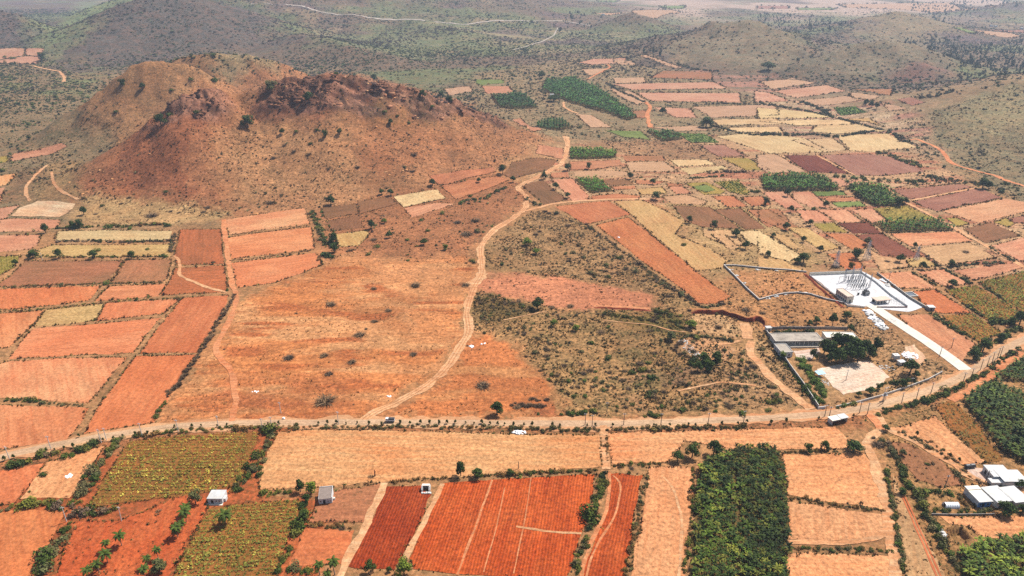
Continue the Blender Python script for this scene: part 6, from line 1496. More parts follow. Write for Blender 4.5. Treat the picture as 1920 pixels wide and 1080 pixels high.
# red cutting: an earth face that turns round the end of a dug out hollow
def bank(pts, h, back, label, topmat):
    """earth cut: a steep red face towards the viewer, the top running back level into the ground"""
    P = GW(pts)[:, :2]; d = np.r_[0, np.cumsum(np.hypot(*(P[1:]-P[:-1]).T))]; t = np.linspace(0, d[-1], max(int(d[-1]/1.0), 6)); x = np.interp(t, d, P[:, 0]); y = np.interp(t, d, P[:, 1])
    x = x+0.5*fbm(t/3, t*0+3, 3, 5); y = y+0.7*fbm(t/3, t*0+9, 3, 6)
    tx = np.convolve(np.pad(np.gradient(x), 4, mode='edge'), np.ones(9)/9, 'valid'); ty = np.convolve(np.pad(np.gradient(y), 4, mode='edge'), np.ones(9)/9, 'valid'); L = np.hypot(tx, ty); nx, ny = -ty/L, tx/L
    e_ = np.clip(np.minimum(t, d[-1]-t)/4, 0.05, 1); hh = h*e_*(1+0.35*fbm(t/4, t*0, 3, 9)); prof = [(-0.9, 0.0), (-0.35, 0.45), (0.0, 1.0), (back*0.3, 0.8), (back*0.65, 0.35), (back, -0.03)]
    V = np.stack([np.stack([x+nx*(o+0.1*rng.normal(0, 1, len(x))*(o < 0)), y+ny*o, H(x, y)+hh*k+(0.02 if k <= 0 else 0)], 1) for o, k in prof], 1).reshape(-1, 3); c = len(prof); n = len(x)
    i, j = np.meshgrid(np.arange(n-1), np.arange(c-1), indexing='ij'); Fc = np.stack([i*c+j, (i+1)*c+j, (i+1)*c+j+1, i*c+j+1], -1).reshape(-1, 4)
    o = np_obj("earth_bank", V, Fc, [M['redearth'], topmat], midx=(j.ravel() >= 2).astype(int)); tag(o, label, "bank", kind="structure")
m_top = mat_field("bank_top_soil", (204,140,86), (190,120,72), (216,160,104), 0.0, 0, 1, 0.7, (120,92,54), 0.5, 0.5)
m_top2 = mat_field("clearing_soil", (226,146,98), (232,160,112), (210,124,80), 0.0, 0, 1, 0.5, (160,104,70), 0.5, 0.5)
bank("k 1290,258 1360,258 1440,262 1500,262 1560,276 1620,296 1680,316 1730,320 1755,308 1790,312 1818,335 1822,356", 2.6, 7, "curving red earth cutting above the sandy hollow", m_top)
bank("X 1508,513 1530,535 1555,556 1580,576", 1.1, 1.5, "bare red earth bank outside the left substation wall", M["redearth"])
bank("k 590,218 720,224 820,230 1000,240", 0.9, 4, "low red earth edge along the bottom of the pink clearing", m_top2)
# ---------------------------------------------------------------- buildings
def windows(e, xs, z0, z1, w=0.9, y=0.0, mat='glass', side='front', depth=0.06):
    for x in xs:
        if side == 'front':
            f = box("window", M['white'], e, x-w/2-0.08, x+w/2+0.08, y-depth, y+0.02, z0-0.08, z1+0.08); box("pane", M[mat], f, x-w/2, x+w/2, y-depth-0.012, y-depth+0.004, z0, z1)
        else:
            f = box("window", M['white'], e, y-depth, y+0.02, x-w/2-0.08, x+w/2+0.08, z0-0.08, z1+0.08); box("pane", M[mat], f, y-depth-0.012, y-depth+0.004, x-w/2, x+w/2, z0, z1)
def door(e, x, w=1.0, h=2.0, y=0.0, mat='dark'):
    f = box("door", M[mat], e, x-w/2, x+w/2, y-0.05, y+0.02, 0, h); box("handle", M['steel'], f, x+w*0.3, x+w*0.36, y-0.09, y-0.052, 0.95, 1.1)
def flat_house(e, L, D, h, wm, rm, over=0.25, parapet=0.0):
    box("wall", M[wm], e, 0, L, 0, D, -0.2, h)
    r = box("roof", M[rm], e, -over, L+over, -over, D+over, h+0.003, h+0.16)
    if parapet:
        m = MB(); t = 0.18; a, b, c, d = -over, L+over, -over, D+over; z0, z1 = h+0.163, h+0.16+parapet
        m.box(a, b, c, c+t, z0, z1).box(a, b, d-t, d, z0, z1).box(a, a+t, c+t+0.002, d-t-0.002, z0, z1).box(b-t, b, c+t+0.002, d-t-0.002, z0, z1); m.obj("parapet", M['concrete'] if wm != 'white' else M['white'], r)
    return r
# long low school block
e, L = frame_at("school_building", (1453,650), (1541,649), "long low flat roofed building with a dark columned veranda in the walled compound", "building")
box("wall", M['concrete'], e, 0, L, 2.4, 9.2, -0.2, 3.2); flat = box("roof", M['roof_grey'], e, -0.3, L+0.3, -0.2, 9.5, 3.203, 3.45)
m = MB(); a, b, c, d, t = -0.3, L+0.3, -0.2, 9.5, 0.22
m.box(a, b, d-t, d, 3.453, 3.75).box(a, a+t, c, d-t-0.002, 3.453, 3.75).box(b-t, b, c, d-t-0.002, 3.453, 3.75).box(a+t+0.002, b-t-0.002, c, c+t, 3.453, 3.75); m.obj("parapet", M['concrete'], flat)
for x in np.linspace(L*0.42, L-0.2, 7): box("column", M['white'], e, x-0.14, x+0.14, 0.0, 0.28, -0.1, 3.2)
for x in np.linspace(L*0.46, L*0.95, 6): windows(e, [x], 0.9, 2.3, 1.4, 2.4, 'glass')
box("veranda_step", M['cream'], e, 0, L, -1.6, 2.398, -0.1, 0.3); door(e, L*0.25, 1.2, 2.1, 2.4); box("low_wall", M['cream'], e, L*0.3, L*0.98, -1.9, -1.62, -0.1, 0.9)
e, L = frame_at("school_building", (1464,670.5), (1485,669.5), "small flat roofed block with white walls at the corner of the compound", "building")
flat_house(e, L, 9.5, 3.0, 'white', 'roof_grey', 0.15, 0.3); windows(e, [L*0.3, L*0.7], 1.0, 2.0, 0.9); windows(e, [2.5, 5, 7.5], 1.0, 2.0, 0.9, 0.0, 'glass', 'side')
e, L = frame_at("school_building", (1548,643), (1606,644), "rough flat roofed building with pale stained roof behind the dark trees", "building")
flat_house(e, L, 7.0, 3.2, 'cream', 'roof_cream', 0.2, 0.35); windows(e, [2, 5, 8, 12, 16], 1.0, 2.2, 1.1); door(e, L*0.6)
e, L = frame_at("corner_hut", (1437,621.5), (1446,621), "tiny white roofed hut at the top corner of the compound wall", "hut"); flat_house(e, L, 2.4, 2.2, 'white', 'roof_white'); door(e, L*0.5, 0.8, 1.8)
e, L = frame_at("blue_shed", (1534,709), (1546,707), "small open shed with a light blue sheet roof beside the beaten yard", "shed")
for x in (0.1, L-0.1):
    for y in (0.1, 2.9): box("post", M['steel'], e, x-0.05, x+0.05, y-0.05, y+0.05, -0.1, 2.2)
MB().prism([(-0.2, 2.15), (3.2, 2.45), (3.2, 2.53), (-0.2, 2.23)], -0.3, L+0.3).obj("roof", mat_plain("light_blue_sheet", (0.30, 0.52, 0.72), 0.5, 0.1), e)
e, L = frame_at("water_tank", (1675.5,677.5), (1686,677), "white box shaped water tank on short legs beside the white powder patch", "tank")
for x in (0.2, L-0.2):
    for y in (0.2, 2.6): box("leg", M['concrete'], e, x-0.12, x+0.12, y-0.12, y+0.12, -0.1, 1.2)
box("tank_body", M['white'], e, 0, L, 0, 2.8, 1.203, 3.4); box("lid", M['roof_white'], e, L*0.3, L*0.6, 1.0, 1.8, 3.403, 3.55)
e, L = frame_at("small_shed", (1687,686), (1697,684.5), "little white roofed shed just right of the white water tank", "shed"); flat_house(e, L, 2.5, 2.0, 'cream', 'roof_white'); door(e, L*0.5, 0.8, 1.7)
# substation control building: long face with windows to the left
e, L = frame_at("control_building", (1566,553.5), (1586.5,568.5), "beige two storey control building with dark windows in the substation", "building")
flat_house(e, L, 4.6, 4.4, 'cream', 'roof_pink', 0.2, 0.25)
for z in (0.7, 2.7): windows(e, list(np.linspace(1.2, L-1.2, 6)), z, z+1.2, 0.9)
s_ = MB().box(L-0.02, L+0.05, 1.8, 2.9, 0, 2.1).obj("door", M['dark'], e); box("handle", M['steel'], s_, L+0.052, L+0.09, 2.6, 2.7, 0.95, 1.1)
e, L = frame_at("switchgear_shed", (1643,571.5), (1667.5,569), "low open sided shed with a pinkish flat roof inside the substation gate", "shed")
for x in np.linspace(0.2, L-0.2, 5):
    for y in (0.2, 4.6): box("post", M['cream'], e, x-0.15, x+0.15, y-0.15, y+0.15, -0.1, 2.4)
box("roof", M['roof_pink'], e, -0.4, L+0.4, -0.4, 5.2, 2.75, 3.0); box("roof_beam", M['cream'], e, -0.3, L+0.3, -0.3, 5.1, 2.403, 2.747); box("back_wall", M['dark'], e, 0.4, L-0.4, 4.8, 5.0, 0, 2.39)  # near-black back wall stands in for the shade under the roof
for i, x in enumerate(np.linspace(1.2, L-2.0, 4)): box("switch_cabinet", M['steel'], e, x, x+0.9, 2.2, 3.2, 0, 1.8)
# huts in front of the road
e, L = frame_at("white_hut", (390.5,944.5), (420,944.5), "small white hut with stained white roof between the two leafy crops", "hut")
flat_house(e, L*0.93, 5.0, 2.6, 'white', 'roof_white', 0.15); door(e, L*0.28, 0.9, 1.9); windows(e, [L*0.55, L*0.75], 1.1, 1.7, 0.6)
box("lean_to", M['white'], e, L*0.93+0.003, L*1.06, 1.2, 3.2, -0.1, 1.6); box("plinth", M['cream'], e, -0.6, L*0.95, -1.0, -0.003, -0.1, 0.15)
e, L = frame_at("brown_roofed_hut", (598,945.5), (623.5,943), "whitewashed hut with a sloping brown tiled roof in the brown plot", "hut")
D = 5.6; MB().prism([(0, -0.2), (D, -0.2), (D, 3.5), (0, 2.7)], 0, L).obj("wall", M['white'], e); MB().prism([(-0.3, 2.64), (D+0.2, 3.52), (D+0.2, 3.64), (-0.3, 2.76)], 0.15, L-0.15).obj("roof", M['roof_brown'], e)
MB().prism([(-0.1, 2.7), (D, 3.52), (D, 3.95), (-0.1, 3.1)], L-0.148, L+0.06).obj("gable_parapet", M['white'], e); MB().prism([(D+0.21, 3.3), (D+0.4, 3.3), (D+0.4, 3.9), (D+0.21, 3.9)], 0, L).obj("back_parapet", M['white'], e)
door(e, L*0.42, 1.0, 1.9); windows(e, [L*0.7, L*0.88], 0.9, 1.4, 0.5); windows(e, [L*0.15], 1.0, 1.6, 0.6)
box("water_barrel_stand", M['concrete'], e, L+0.1, L+0.9, 1.5, 2.3, -0.1, 1.0)
e, L = frame_at("ruined_shelter", (790,923), (809,923), "small broken down stone shelter with an open dark front at the ploughed field corner", "shelter")
MB().prism([(0, -0.1), (2.8, -0.1), (2.8, 1.7), (1.2, 2.3), (0, 1.3)], 0, 0.6).obj("side_wall", M['whitestone'], e); MB().prism([(0, -0.1), (2.8, -0.1), (2.8, 1.6), (1.0, 2.1), (0, 1.1)], L*0.72, L*0.72+0.6).obj("side_wall", M['whitestone'], e)
MB().box(0.6, L*0.72, 2.3, 2.8, -0.1, 1.8).obj("back_wall", M['stone'], e); MB().prism([(1.4, 2.12), (3.0, 1.82), (3.0, 2.0), (1.4, 2.32)], 0.2, L*0.8).obj("roof_slab", M['concrete'], e)
for q in range(7): r_ = MB(); x = rng.uniform(-0.5, L); r_.box(x, x+rng.uniform(0.4, 0.9), -1.2, -0.6+rng.uniform(0, 0.5), -0.1, rng.uniform(0.2, 0.6)); r_.obj("fallen_stone", M['whitestone'], e)
e, L = frame_at("roadside_shelter", (1559,797), (1588,791), "pale concrete roadside shelter with two flat roof slabs by the main road", "shelter")
box("wall", M['concrete'], e, 0, L, 2.6, 2.9, -0.1, 2.5); box("side_wall", M['concrete'], e, 0, 0.3, 0, 2.597, -0.1, 2.5); box("side_wall", M['concrete'], e, L-0.3, L, 0, 2.597, -0.1, 2.5); box("seat", M['concrete'], e, 0.4, L-0.4, 1.9, 2.5, -0.1, 0.5)
box("roof", M['roof_cream'], e, -0.3, L*0.52, -0.4, 3.2, 2.503, 2.7); box("roof", M['roof_white'], e, L*0.54, L+0.3, -0.4, 3.2, 2.6, 2.85)
# farm houses lower right
e, L = frame_at("barn", (1841,883), (1860,904), "long white barn with a white sheet roof beside the farm track", "barn")
flat_house(e, L, 8.0, 3.0, 'white', 'roof_white', 0.25); windows(e, [L*0.55, L*0.8], 1.2, 1.9, 0.8)
b2 = MB().box(L*0.45, L+3.2, 2.0, 12.0, -0.2, 2.55).obj("annex", M['white'], e); MB().box(L*0.45-0.2, L+3.5, 2.2, 12.3, 3.17, 3.3).obj("annex_roof", M['roof_white'], e)
b3 = MB().box(L+0.003, L+2.6, -2.2, 1.9, -0.2, 2.0).obj("porch", M['white'], e); MB().box(L-0.1, L+2.9, -2.4, 2.0, 2.003, 2.12).obj("porch_roof", M['roof_white'], e); door(e, L*0.3, 1.2, 2.0)
e, L = frame_at("blue_fronted_house", (1832.5,951.5), (1856,950), "white flat roofed house with a blue painted front below the farm track", "house")
box("wall", M['white'], e, 0, L, 0.12, 8.6, -0.2, 3.0); box("front_wall", M['blue'], e, 0, L, 0, 0.117, -0.2, 2.6); box("roof", M['roof_white'], e, -0.3, L+0.3, -0.5, 4.4, 3.003, 3.15); box("roof_terrace", M['roof_cream'], e, -0.2, L+0.2, 4.403, 6.6, 2.9, 3.1); box("roof", M['roof_cream'], e, -0.25, L+0.25, 6.603, 8.9, 3.2, 3.4)
door(e, L*0.4, 1.0, 2.0); windows(e, [L*0.15, L*0.75], 1.0, 1.9, 0.8); box("door_step", M['concrete'], e, L*0.2, L*0.6, -0.9, -0.06, -0.1, 0.15)
e, L = frame_at("white_house", (1866.5,952.5), (1896,949), "broad white house with a plain white sheet roof behind the dark round tree", "house")
flat_house(e, L, 8.6, 3.0, 'white', 'roof_white', 0.3); windows(e, [L*0.5], 1.0, 2.0, 0.8); windows(e, [2.0, 5.0], 1.0, 2.0, 0.7, 0.0, 'glass', 'side'); door(e, L*0.25)
e, L = frame_at("white_house", (1900,953.5), (1928,950), "white house with stained sheet roof, the last one at the picture's edge", "house")
flat_house(e, L, 8.6, 3.1, 'white', 'roof_white', 0.3); box("roof_panel", M['roof_cream'], e, 0.3, 2.6, 1.0, 8.0, 3.263, 3.33); windows(e, [L*0.4], 1.0, 2.0, 0.8); door(e, L*0.7)
e, L = frame_at("polytunnel", (1774,954), (1799.5,954), "small white plastic covered polytunnel in the weedy plot", "greenhouse")
pr = [(1.5-1.5*math.cos(t), 1.7*math.sin(t)) for t in np.linspace(0, math.pi, 11)]; MB().prism(pr, 0, L).obj("cover", mat_plain("white_plastic_film", (0.72, 0.74, 0.74), 0.4, 0.05), e)
for x in np.linspace(0, L, 7):
    m = MB(); q = [(x, 1.5-1.53*math.cos(t), 1.73*math.sin(t)) for t in np.linspace(0, math.pi, 11)]
    for a, b in zip(q[:-1], q[1:]): m.tube(a, b, 0.05, n=5)
    m.obj("hoop", M['steel'], e)
box("end_door", M['dark'], e, -0.03, -0.005, 0.9, 2.1, 0, 1.4)
g = g1(1818,877); e = new_empty("black_tank", g, 0.15); tag(e, "black plastic cylinder tank lying beside the white barn", "tank")
MB().tube((-2.2, 0, 1.0), (2.0, 0, 1.0), 0.95, n=16).tube((2.0, 0, 1.0), (2.3, 0, 1.0), 0.95, 0.5, 16).tube((-2.5, 0, 1.0), (-2.2, 0, 1.0), 0.5, 0.95, 16).obj("tank_body", M['tank'], e); MB().tube((0, 0, 1.9), (0, 0, 2.15), 0.3, n=10).obj("lid", M['tank'], e)
for x in (-1.4, 1.4): box("cradle", M['concrete'], e, x-0.2, x+0.2, -0.8, 0.8, -0.1, 0.35)
e, L = frame_at("pump_house", (1741,583), (1752,583), "tiny hut with a white roof beside the dark hedge right of the substation", "hut"); flat_house(e, L, 3.2, 2.4, 'stone', 'roof_white', 0.3); door(e, L*0.4, 0.9, 1.8)
e, L = frame_at("sunken_cistern", (1704,557.5), (1722,556), "square water cistern with pale rim in the ochre building plot", "cistern")
m = MB(); m.box(0, L, 0, 0.5, -0.1, 0.7).box(0, L, 6, 6.5, -0.1, 0.7).box(0, 0.5, 0.502, 5.998, -0.1, 0.7).box(L-0.5, L, 0.502, 5.998, -0.1, 0.7); m.obj("rim", M['concrete'], e); box("water", M['water'], e, 0.502, L-0.502, 0.502, 5.998, 0.0, 0.35)
e, L = frame_at("far_white_shed", (1031,180), (1039,180), "small white shed between the far dark plantations", "shed"); flat_house(e, L, 4.0, 2.6, 'white', 'roof_white', 0.2); door(e, L*0.5)
for i, (px, py) in enumerate(((1858,50), (1866,51), (1915,55), (1130,29))):
    e, L = frame_at("far_house", (px, py), (px+4, py), ("far white house on the hazy plain beyond the wooded slopes", "second far white house beside the first on the hazy plain", "far white house near the edge of the hazy plain", "far white house on the plain above the small cone hill")[i], "house"); flat_house(e, L, 8, 5, 'white', 'roof_white', 0.3); door(e, L*0.5)
# ---------------------------------------------------------------- substation gear
for i, (px, py, h) in enumerate(((1582.6,527.5,9.5),(1597,524,9.5),(1611,522.5,9.5),(1618.5,535.5,9.5),(1630,538.5,9.5))):
    g = g1(px, py); e = new_empty("gantry_mast", g, 0.35); tag(e, ("grey gantry mast at the rear left of the switchyard", "grey gantry mast at the rear middle of the switchyard", "grey gantry mast at the rear right of the switchyard", "leaning looking gantry mast inside the right of the switchyard", "outermost right gantry mast of the switchyard")[i], "mast", "gantry masts of the substation")
    m = MB()
    for sx, sy in ((-1, -1), (1, -1), (1, 1), (-1, 1)): m.tube((sx*0.45, sy*0.45, -0.1), (sx*0.2, sy*0.2, h), 0.09, n=4)
    m.obj("legs", M['tower_steel'], e); m = MB()
    for k in range(9):
        z0, z1 = h*k/9, h*(k+1)/9; a0 = 0.45-0.25*k/9; a1 = 0.45-0.25*(k+1)/9; s1 = 1 if k % 2 else -1
        for q in range(4):
            c = [(-1, -1), (1, -1), (1, 1), (-1, 1), (-1, -1)]; p0, p1 = c[q], c[q+1]
            if s1 < 0: p0, p1 = p1, p0
            m.tube((p0[0]*a0, p0[1]*a0, z0), (p1[0]*a1, p1[1]*a1, z1), 0.05, n=3)
    m.obj("bracing", M['tower_steel'], e); MB().tube((0, 0, h), (0, 0, h+1.5), 0.05, 0.02, 5).obj("lightning_rod", M['steel'], e)
def post(px, py, h, lab, grp):
    g = g1(px, py); e = new_empty("insulator_post", g, 0.35); tag(e, lab, "insulator", grp)
    m = MB(); m.box(-0.25, 0.25, -0.25, 0.25, -0.1, 0.2); m.box(-0.12, 0.12, -0.12, 0.12, 0.2, h*0.55); m.obj("stand", M['steel'], e)
    m = MB()
    for k in range(5): z = h*0.55+h*0.45*k/5; m.tube((0, 0, z), (0, 0, z+h*0.045), 0.26, n=8); m.tube((0, 0, z+h*0.045), (0, 0, z+h*0.09), 0.15, n=8)
    m.obj("insulator", M['insul'], e); MB().box(-0.5, 0.5, -0.07, 0.07, h, h+0.12).obj("clamp", M['steel'], e)
o_ = g1(1586,526); ux = g1(1612,524)-o_; uy = g1(1612,542)-g1(1600,527)
for r_ in range(6):
    for c_ in range(7):
        w = o_+ux*(c_/6.0*1.05)+uy*(r_/5.0*1.15)
        d_ = w[1]*CP+HC*SP; px = 960+w[0]/d_*F; py = 540-F*(w[1]*SP-HC*CP)/d_
        post(px, py, (3.6, 4.4, 3.2, 4.0, 3.0, 3.4)[r_], "%s insulator post in the %s row of the crowded switchyard" % (("tall", "very tall", "short", "tall", "short", "medium")[r_], ("rear", "second", "third", "fourth", "fifth", "front")[r_]), "insulator posts of the %s row" % ("rear", "second", "third", "fourth", "fifth", "front")[r_])
def beam(a, b, z, lab):
    A, B = g1(*a), g1(*b); e = new_empty("busbar_beam", (A[0], A[1], 0), math.atan2(B[1]-A[1], B[0]-A[0])); tag(e, lab, "beam"); L = float(np.hypot(*(B-A)[:2])); m = MB()
    for y in (-0.25, 0.25):
        for zz in (z, z+0.5): m.tube((0, y, zz), (L, y, zz), 0.05, n=4)
    for k in range(int(L/0.8)): m.tube((k*0.8, -0.25, z), (k*0.8+0.8, -0.25, z+0.5), 0.035, n=3); m.tube((k*0.8, 0.25, z+0.5), (k*0.8+0.8, 0.25, z), 0.035, n=3)
    m.obj("truss", M['tower_steel'], e); m = MB()
    for x in (0, L): m.tube((x, 0, -0.1), (x, 0, z), 0.14, n=6)
    m.obj("post", M['tower_steel'], e)
beam((1572,531), (1590,529.5), 4.6, "long low lattice beam at the left of the switchyard"); beam((1592,533), (1614,531), 5.4, "lattice beam across the middle of the switchyard"); beam((1588,540), (1612,544), 4.2, "lattice beam nearest the control building")
beam((1584,527.5), (1597,525), 7.4, "high rear lattice beam between left and middle masts"); beam((1597.5,524.5), (1611,523), 7.4, "high rear lattice beam between middle and right masts")
g = g1(1623,552.5); e = new_empty("power_transformer", g, 0.3); tag(e, "dark oil filled power transformer on the white gravel", "transformer")
box("tank_body", M['tank'], e, -1.8, 1.8, -1.1, 1.1, 0.3, 2.6); box("plinth", M['concrete'], e, -2.4, 2.4, -1.7, 1.7, -0.1, 0.297)
for s in (-1, 1):
    m = MB()
    for k in range(8): m.box(-1.6+k*0.43, -1.5+k*0.43, s*1.15 if s > 0 else -1.9, 1.9 if s > 0 else -1.15, 0.6, 2.3)
    m.obj("radiator", M['tower_steel'], e)
MB().tube((-1.6, 0.6, 3.3), (0.8, 0.6, 3.3), 0.38, n=10).tube((-1.2, 0.6, 2.6), (-1.2, 0.6, 3.0), 0.1).tube((0.4, 0.6, 2.6), (0.4, 0.6, 3.0), 0.1).obj("conservator", M['tank'], e)
for x in (-1.1, 0, 1.1): MB().tube((x, -0.4, 2.6), (x, -0.6, 4.0), 0.2, 0.1, 8).obj("bushing", M['insul'], e)
g = g1(1609,553); e = new_empty("control_cabinet", g, 0.3); tag(e, "small dark cabinet standing alone left of the transformer", "cabinet"); box("cabinet_body", M['tank'], e, -0.5, 0.5, -0.4, 0.4, 0, 1.9); box("cabinet_roof", M['steel'], e, -0.65, 0.65, -0.55, 0.55, 1.903, 2.0)
for i in range(12):
    px = 1668+i % 6*5.0; py = 560+(i//6)*6.5+i % 6*1.1; g = g1(px, py); e = new_empty("steel_frame", g, 0.4); tag(e, "thin grey steel frame stored on the gravel beside the open shed", "frame", "steel frames beside the switchgear shed")
    m = MB(); m.tube((-0.9, 0, 0), (-0.9, 0, 2.2), 0.06, n=4).tube((0.9, 0, 0), (0.9, 0, 2.2), 0.06, n=4).tube((-0.9, 0, 2.2), (0.9, 0, 2.2), 0.06, n=4).tube((-0.9, 0, 1.2), (0.9, 0, 1.2), 0.05, n=4); m.obj("frame_bars", M['steel'], e)
def pylon(px, py, h, lab):
    g = g1(px, py); e = new_empty("lattice_pylon", g, 0.5); tag(e, lab, "pylon", "transmission pylons behind the substation"); b = h*0.13; m = MB(); t = 0.12
    lev = [(0, b), (h*0.35, b*0.62), (h*0.65, b*0.36), (h*0.82, b*0.25), (h, 0.05)]
    for sx, sy in ((-1, -1), (1, -1), (1, 1), (-1, 1)):
        for (z0, a0), (z1, a1) in zip(lev[:-1], lev[1:]): m.tube((sx*a0, sy*a0, z0), (sx*a1, sy*a1, z1), t, n=4)
    m.obj("legs", M['tower_steel'], e); m = MB(); c = [(-1, -1), (1, -1), (1, 1), (-1, 1), (-1, -1)]; n = 9
    A = lambda z: float(np.interp(z, [l[0] for l in lev], [l[1] for l in lev]))
    for k in range(n):
        z0, z1 = h*0.95*k/n, h*0.95*(k+1)/n
        for q in range(4):
            for p0, p1 in ((c[q], c[q+1]), (c[q+1], c[q])): m.tube((p0[0]*A(z0), p0[1]*A(z0), z0), (p1[0]*A(z1), p1[1]*A(z1), z1), 0.06, n=3)
    m.obj("bracing", M['tower_steel'], e)
    for z, w in ((h*0.70, 2.6), (h*0.80, 2.2), (h*0.90, 1.8)):
        m = MB(); m.tube((-w, 0, z), (0, 0, z+0.5), 0.08, n=4).tube((w, 0, z), (0, 0, z+0.5), 0.08, n=4).tube((-w, 0, z), (w, 0, z), 0.08, n=4); arm = m.obj("crossarm", M['tower_steel'], e)
        for x in (-w, w): MB().tube((x, 0, z-0.9), (x, 0, z), 0.09, n=6).obj("insulator", M['insul'], arm)
pylon(1567,500, 13, "grey lattice pylon left of the two behind the substation"); pylon(1625,486, 15, "taller grey lattice pylon farther behind the substation"); pylon(1718,487, 11, "thin lattice pylon standing in the striped maroon field")
# ---------------------------------------------------------------- electric poles
def epole(px, py, h, mat, lab, grp, lean=0.0, arm=True):
    g = g1(px, py); e = new_empty("electric_pole", g, rng.uniform(-0.4, 0.4)); tag(e, lab, "pole", grp); l = rng.normal(0, 0.15)
    MB().tube((0, 0, -0.2), (lean+l, 0, h), 0.19, 0.13, 7).obj("shaft", M[mat], e)
    if arm:
        a = MB().box(lean+l-0.8, lean+l+0.8, -0.08, 0.08, h-0.6, h-0.45).obj("crossarm", M['steel'], e)
        for x in (-0.7, 0, 0.7): MB().tube((lean+l+x, 0, h-0.448), (lean+l+x, 0, h-0.15), 0.07, 0.05, 6).obj("insulator", M['insul'], a)
WHITEP = [(18,861,7),(96,843,7.5),(190,830,7.5),(200,826,7),(267,818,7.5),(334.6,810,7),(410,801,6.5),(492,806,6.5),(510,803,6.5),(635,796,7.5),(527,775,6.5)]
for i, (x, y, h) in enumerate(WHITEP): epole(x, y, h, 'pole', "pale concrete electric pole beside the left half of the main road", "pale poles along the left of the main road")
for i, (x, y) in enumerate(((125,978), (228,977.5))): epole(x, y, 7.5, 'pole', ("pale concrete pole beside the hedge above the palm field", "pale concrete pole standing alone above the red palm field")[i], "poles in the palm field", 0.2)
DARKP = [(1097,797),(1110,800),(1169,797),(1239,797),(1327,796),(1394,792),(1546,781),(1554,784),(1611,775),(1626,777),(1655,757),(1718,748),(1690,757),(1745,738),(1805,719),(1820,711),(1838,694),(1850,688),(1860,680),(1870,672),(1875,669)]
for x, y in DARKP: epole(x, y, 6.8, 'pole_dark', "thin dark electric pole beside the right half of the main road", "dark poles along the right of the main road")
for i, (x, y, l_) in enumerate(((1138,775,"thin pole in the dry scrub just above the main road"), (1586,713,"slim pole standing in the middle of the beaten yard"), (1761,669,"dark pole at the edge of the concrete drive"), (1784,652,"thin pole in the pinkish field right of the drive"), (1771,914,"leaning dark pole near the bend of the farm track"), (1847,905,"slim pole between the farm track and the white barn"), (972,879,"thin dark post at the bottom of the wide tan field"), (1666,525,"thin pole right of the substation wall"), (1706,728,"grey pole at the wall by the road"), (80,489,"pale leaning pole at the edge of the pale grass strips"), (1633,632,"thin pole above the white debris heap"))): epole(x, y, 6.5 if i not in (6,) else 4, 'pole' if i in (1, 9) else 'pole_dark', l_, "single poles", 0.15, i not in (6, 9))
g = g1(1657,751); e = new_empty("transformer_pole", g, 0.4); tag(e, "double pole carrying a grey transformer beside the yard wall", "pole")
for x in (-0.9, 0.9): MB().tube((x, 0, -0.2), (x, 0, 8), 0.17, 0.13, 7).obj("shaft", M['pole'], e)
box("platform", M['steel'], e, -1.3, 1.3, -0.6, 0.6, 3.0, 3.15); box("transformer_box", M['steel'], e, -0.6, 0.6, -0.45, 0.45, 3.153, 4.5); box("crossarm", M['steel'], e, -1.5, 1.5, -0.08, 0.08, 7.4, 7.55)
# ---------------------------------------------------------------- heaps, sheets, vehicle
def heap(px, py, rx, ry, n, smin, smax, mat, name, lab, hgt=0.6, cat="heap"):
    g = g1(px, py); m = MB()
    V, Fc, off = [], [], 0
    for k in range(n):
        a = rng.uniform(0, 6.28); q = math.sqrt(rng.uniform()); x, y = rx*q*math.cos(a), ry*q*math.sin(a); s = rng.uniform(smin, smax); v, f, c = SHAPES['rock'][k % 6]
        V.append(v*np.array([s*rng.uniform(0.7, 1.6), s, s*0.6])+[x, y, hgt*(1-q)*rng.uniform(0.3, 1)]); Fc.append(f+off); off += len(v)
    o = np_obj(name, np.concatenate(V), np.concatenate(Fc), [mat]); o.location = g; tag(o, lab, cat, kind="stuff")
for i, q in enumerate(((1627,584),(1631,590),(1638,597),(1644,603),(1651,609),(1655,615))): heap(q[0], q[1], 2.6, 3.0, 16, 0.5, 1.4, M['tarp'] if i % 2 == 0 else M['whitestone'], "rubble_heap", ("white debris heap by the gate end of the concrete drive", "pale stones next to the gate end debris", "white debris heap, third down the concrete drive", "pale stones in the middle of the debris line", "white debris heap, fifth down the concrete drive", "pale stones at the lower end of the debris line")[i])
heap(1646,600, 3.5, 5, 14, 0.5, 1.0, M['darkcar'], "dark_debris", "black scraps lying among the white debris beside the drive")
heap(1706,667, 4.2, 4.6, 60, 0.3, 0.8, M['tarp'], "powder_heap", "blinding white powder heap spread beside the drive", 0.5)
for i, q in enumerate(((1282,642), (1290,652), (1300,662), (1310,668))): heap(q[0], q[1], 3.2, 3.2, 34, 0.15, 0.45, M['whitestone'], "rubble", ("grey white rubble in the top corner of the clearing", "white rubble along the left edge of the clearing", "loose white rubble inside the clearing", "grey rubble at the bottom of the clearing")[i], 0.2)
heap(1668,535, 3, 3, 14, 0.5, 1.2, M['whitestone'], "stone_heap", "white slabs heaped right of the low substation wall", 0.3); heap(1660,526, 3, 4, 12, 0.5, 1.3, M['tarp'], "stone_heap", "whiter slabs nearer the back of the substation", 0.2); heap(1672,600, 3, 4, 22, 0.3, 0.7, M['whitestone'], "stone_heap", "line of pale stones right of the upper concrete drive", 0.2)
heap(1540,718, 4, 4, 30, 0.2, 0.5, M['whitestone'], "broken_slabs", "broken white slabs on the left of the beaten yard", 0.1); heap(1663,690, 4, 3, 26, 0.2, 0.6, M['whitestone'], "broken_slabs", "pale slabs between the yard and the water tank", 0.2)
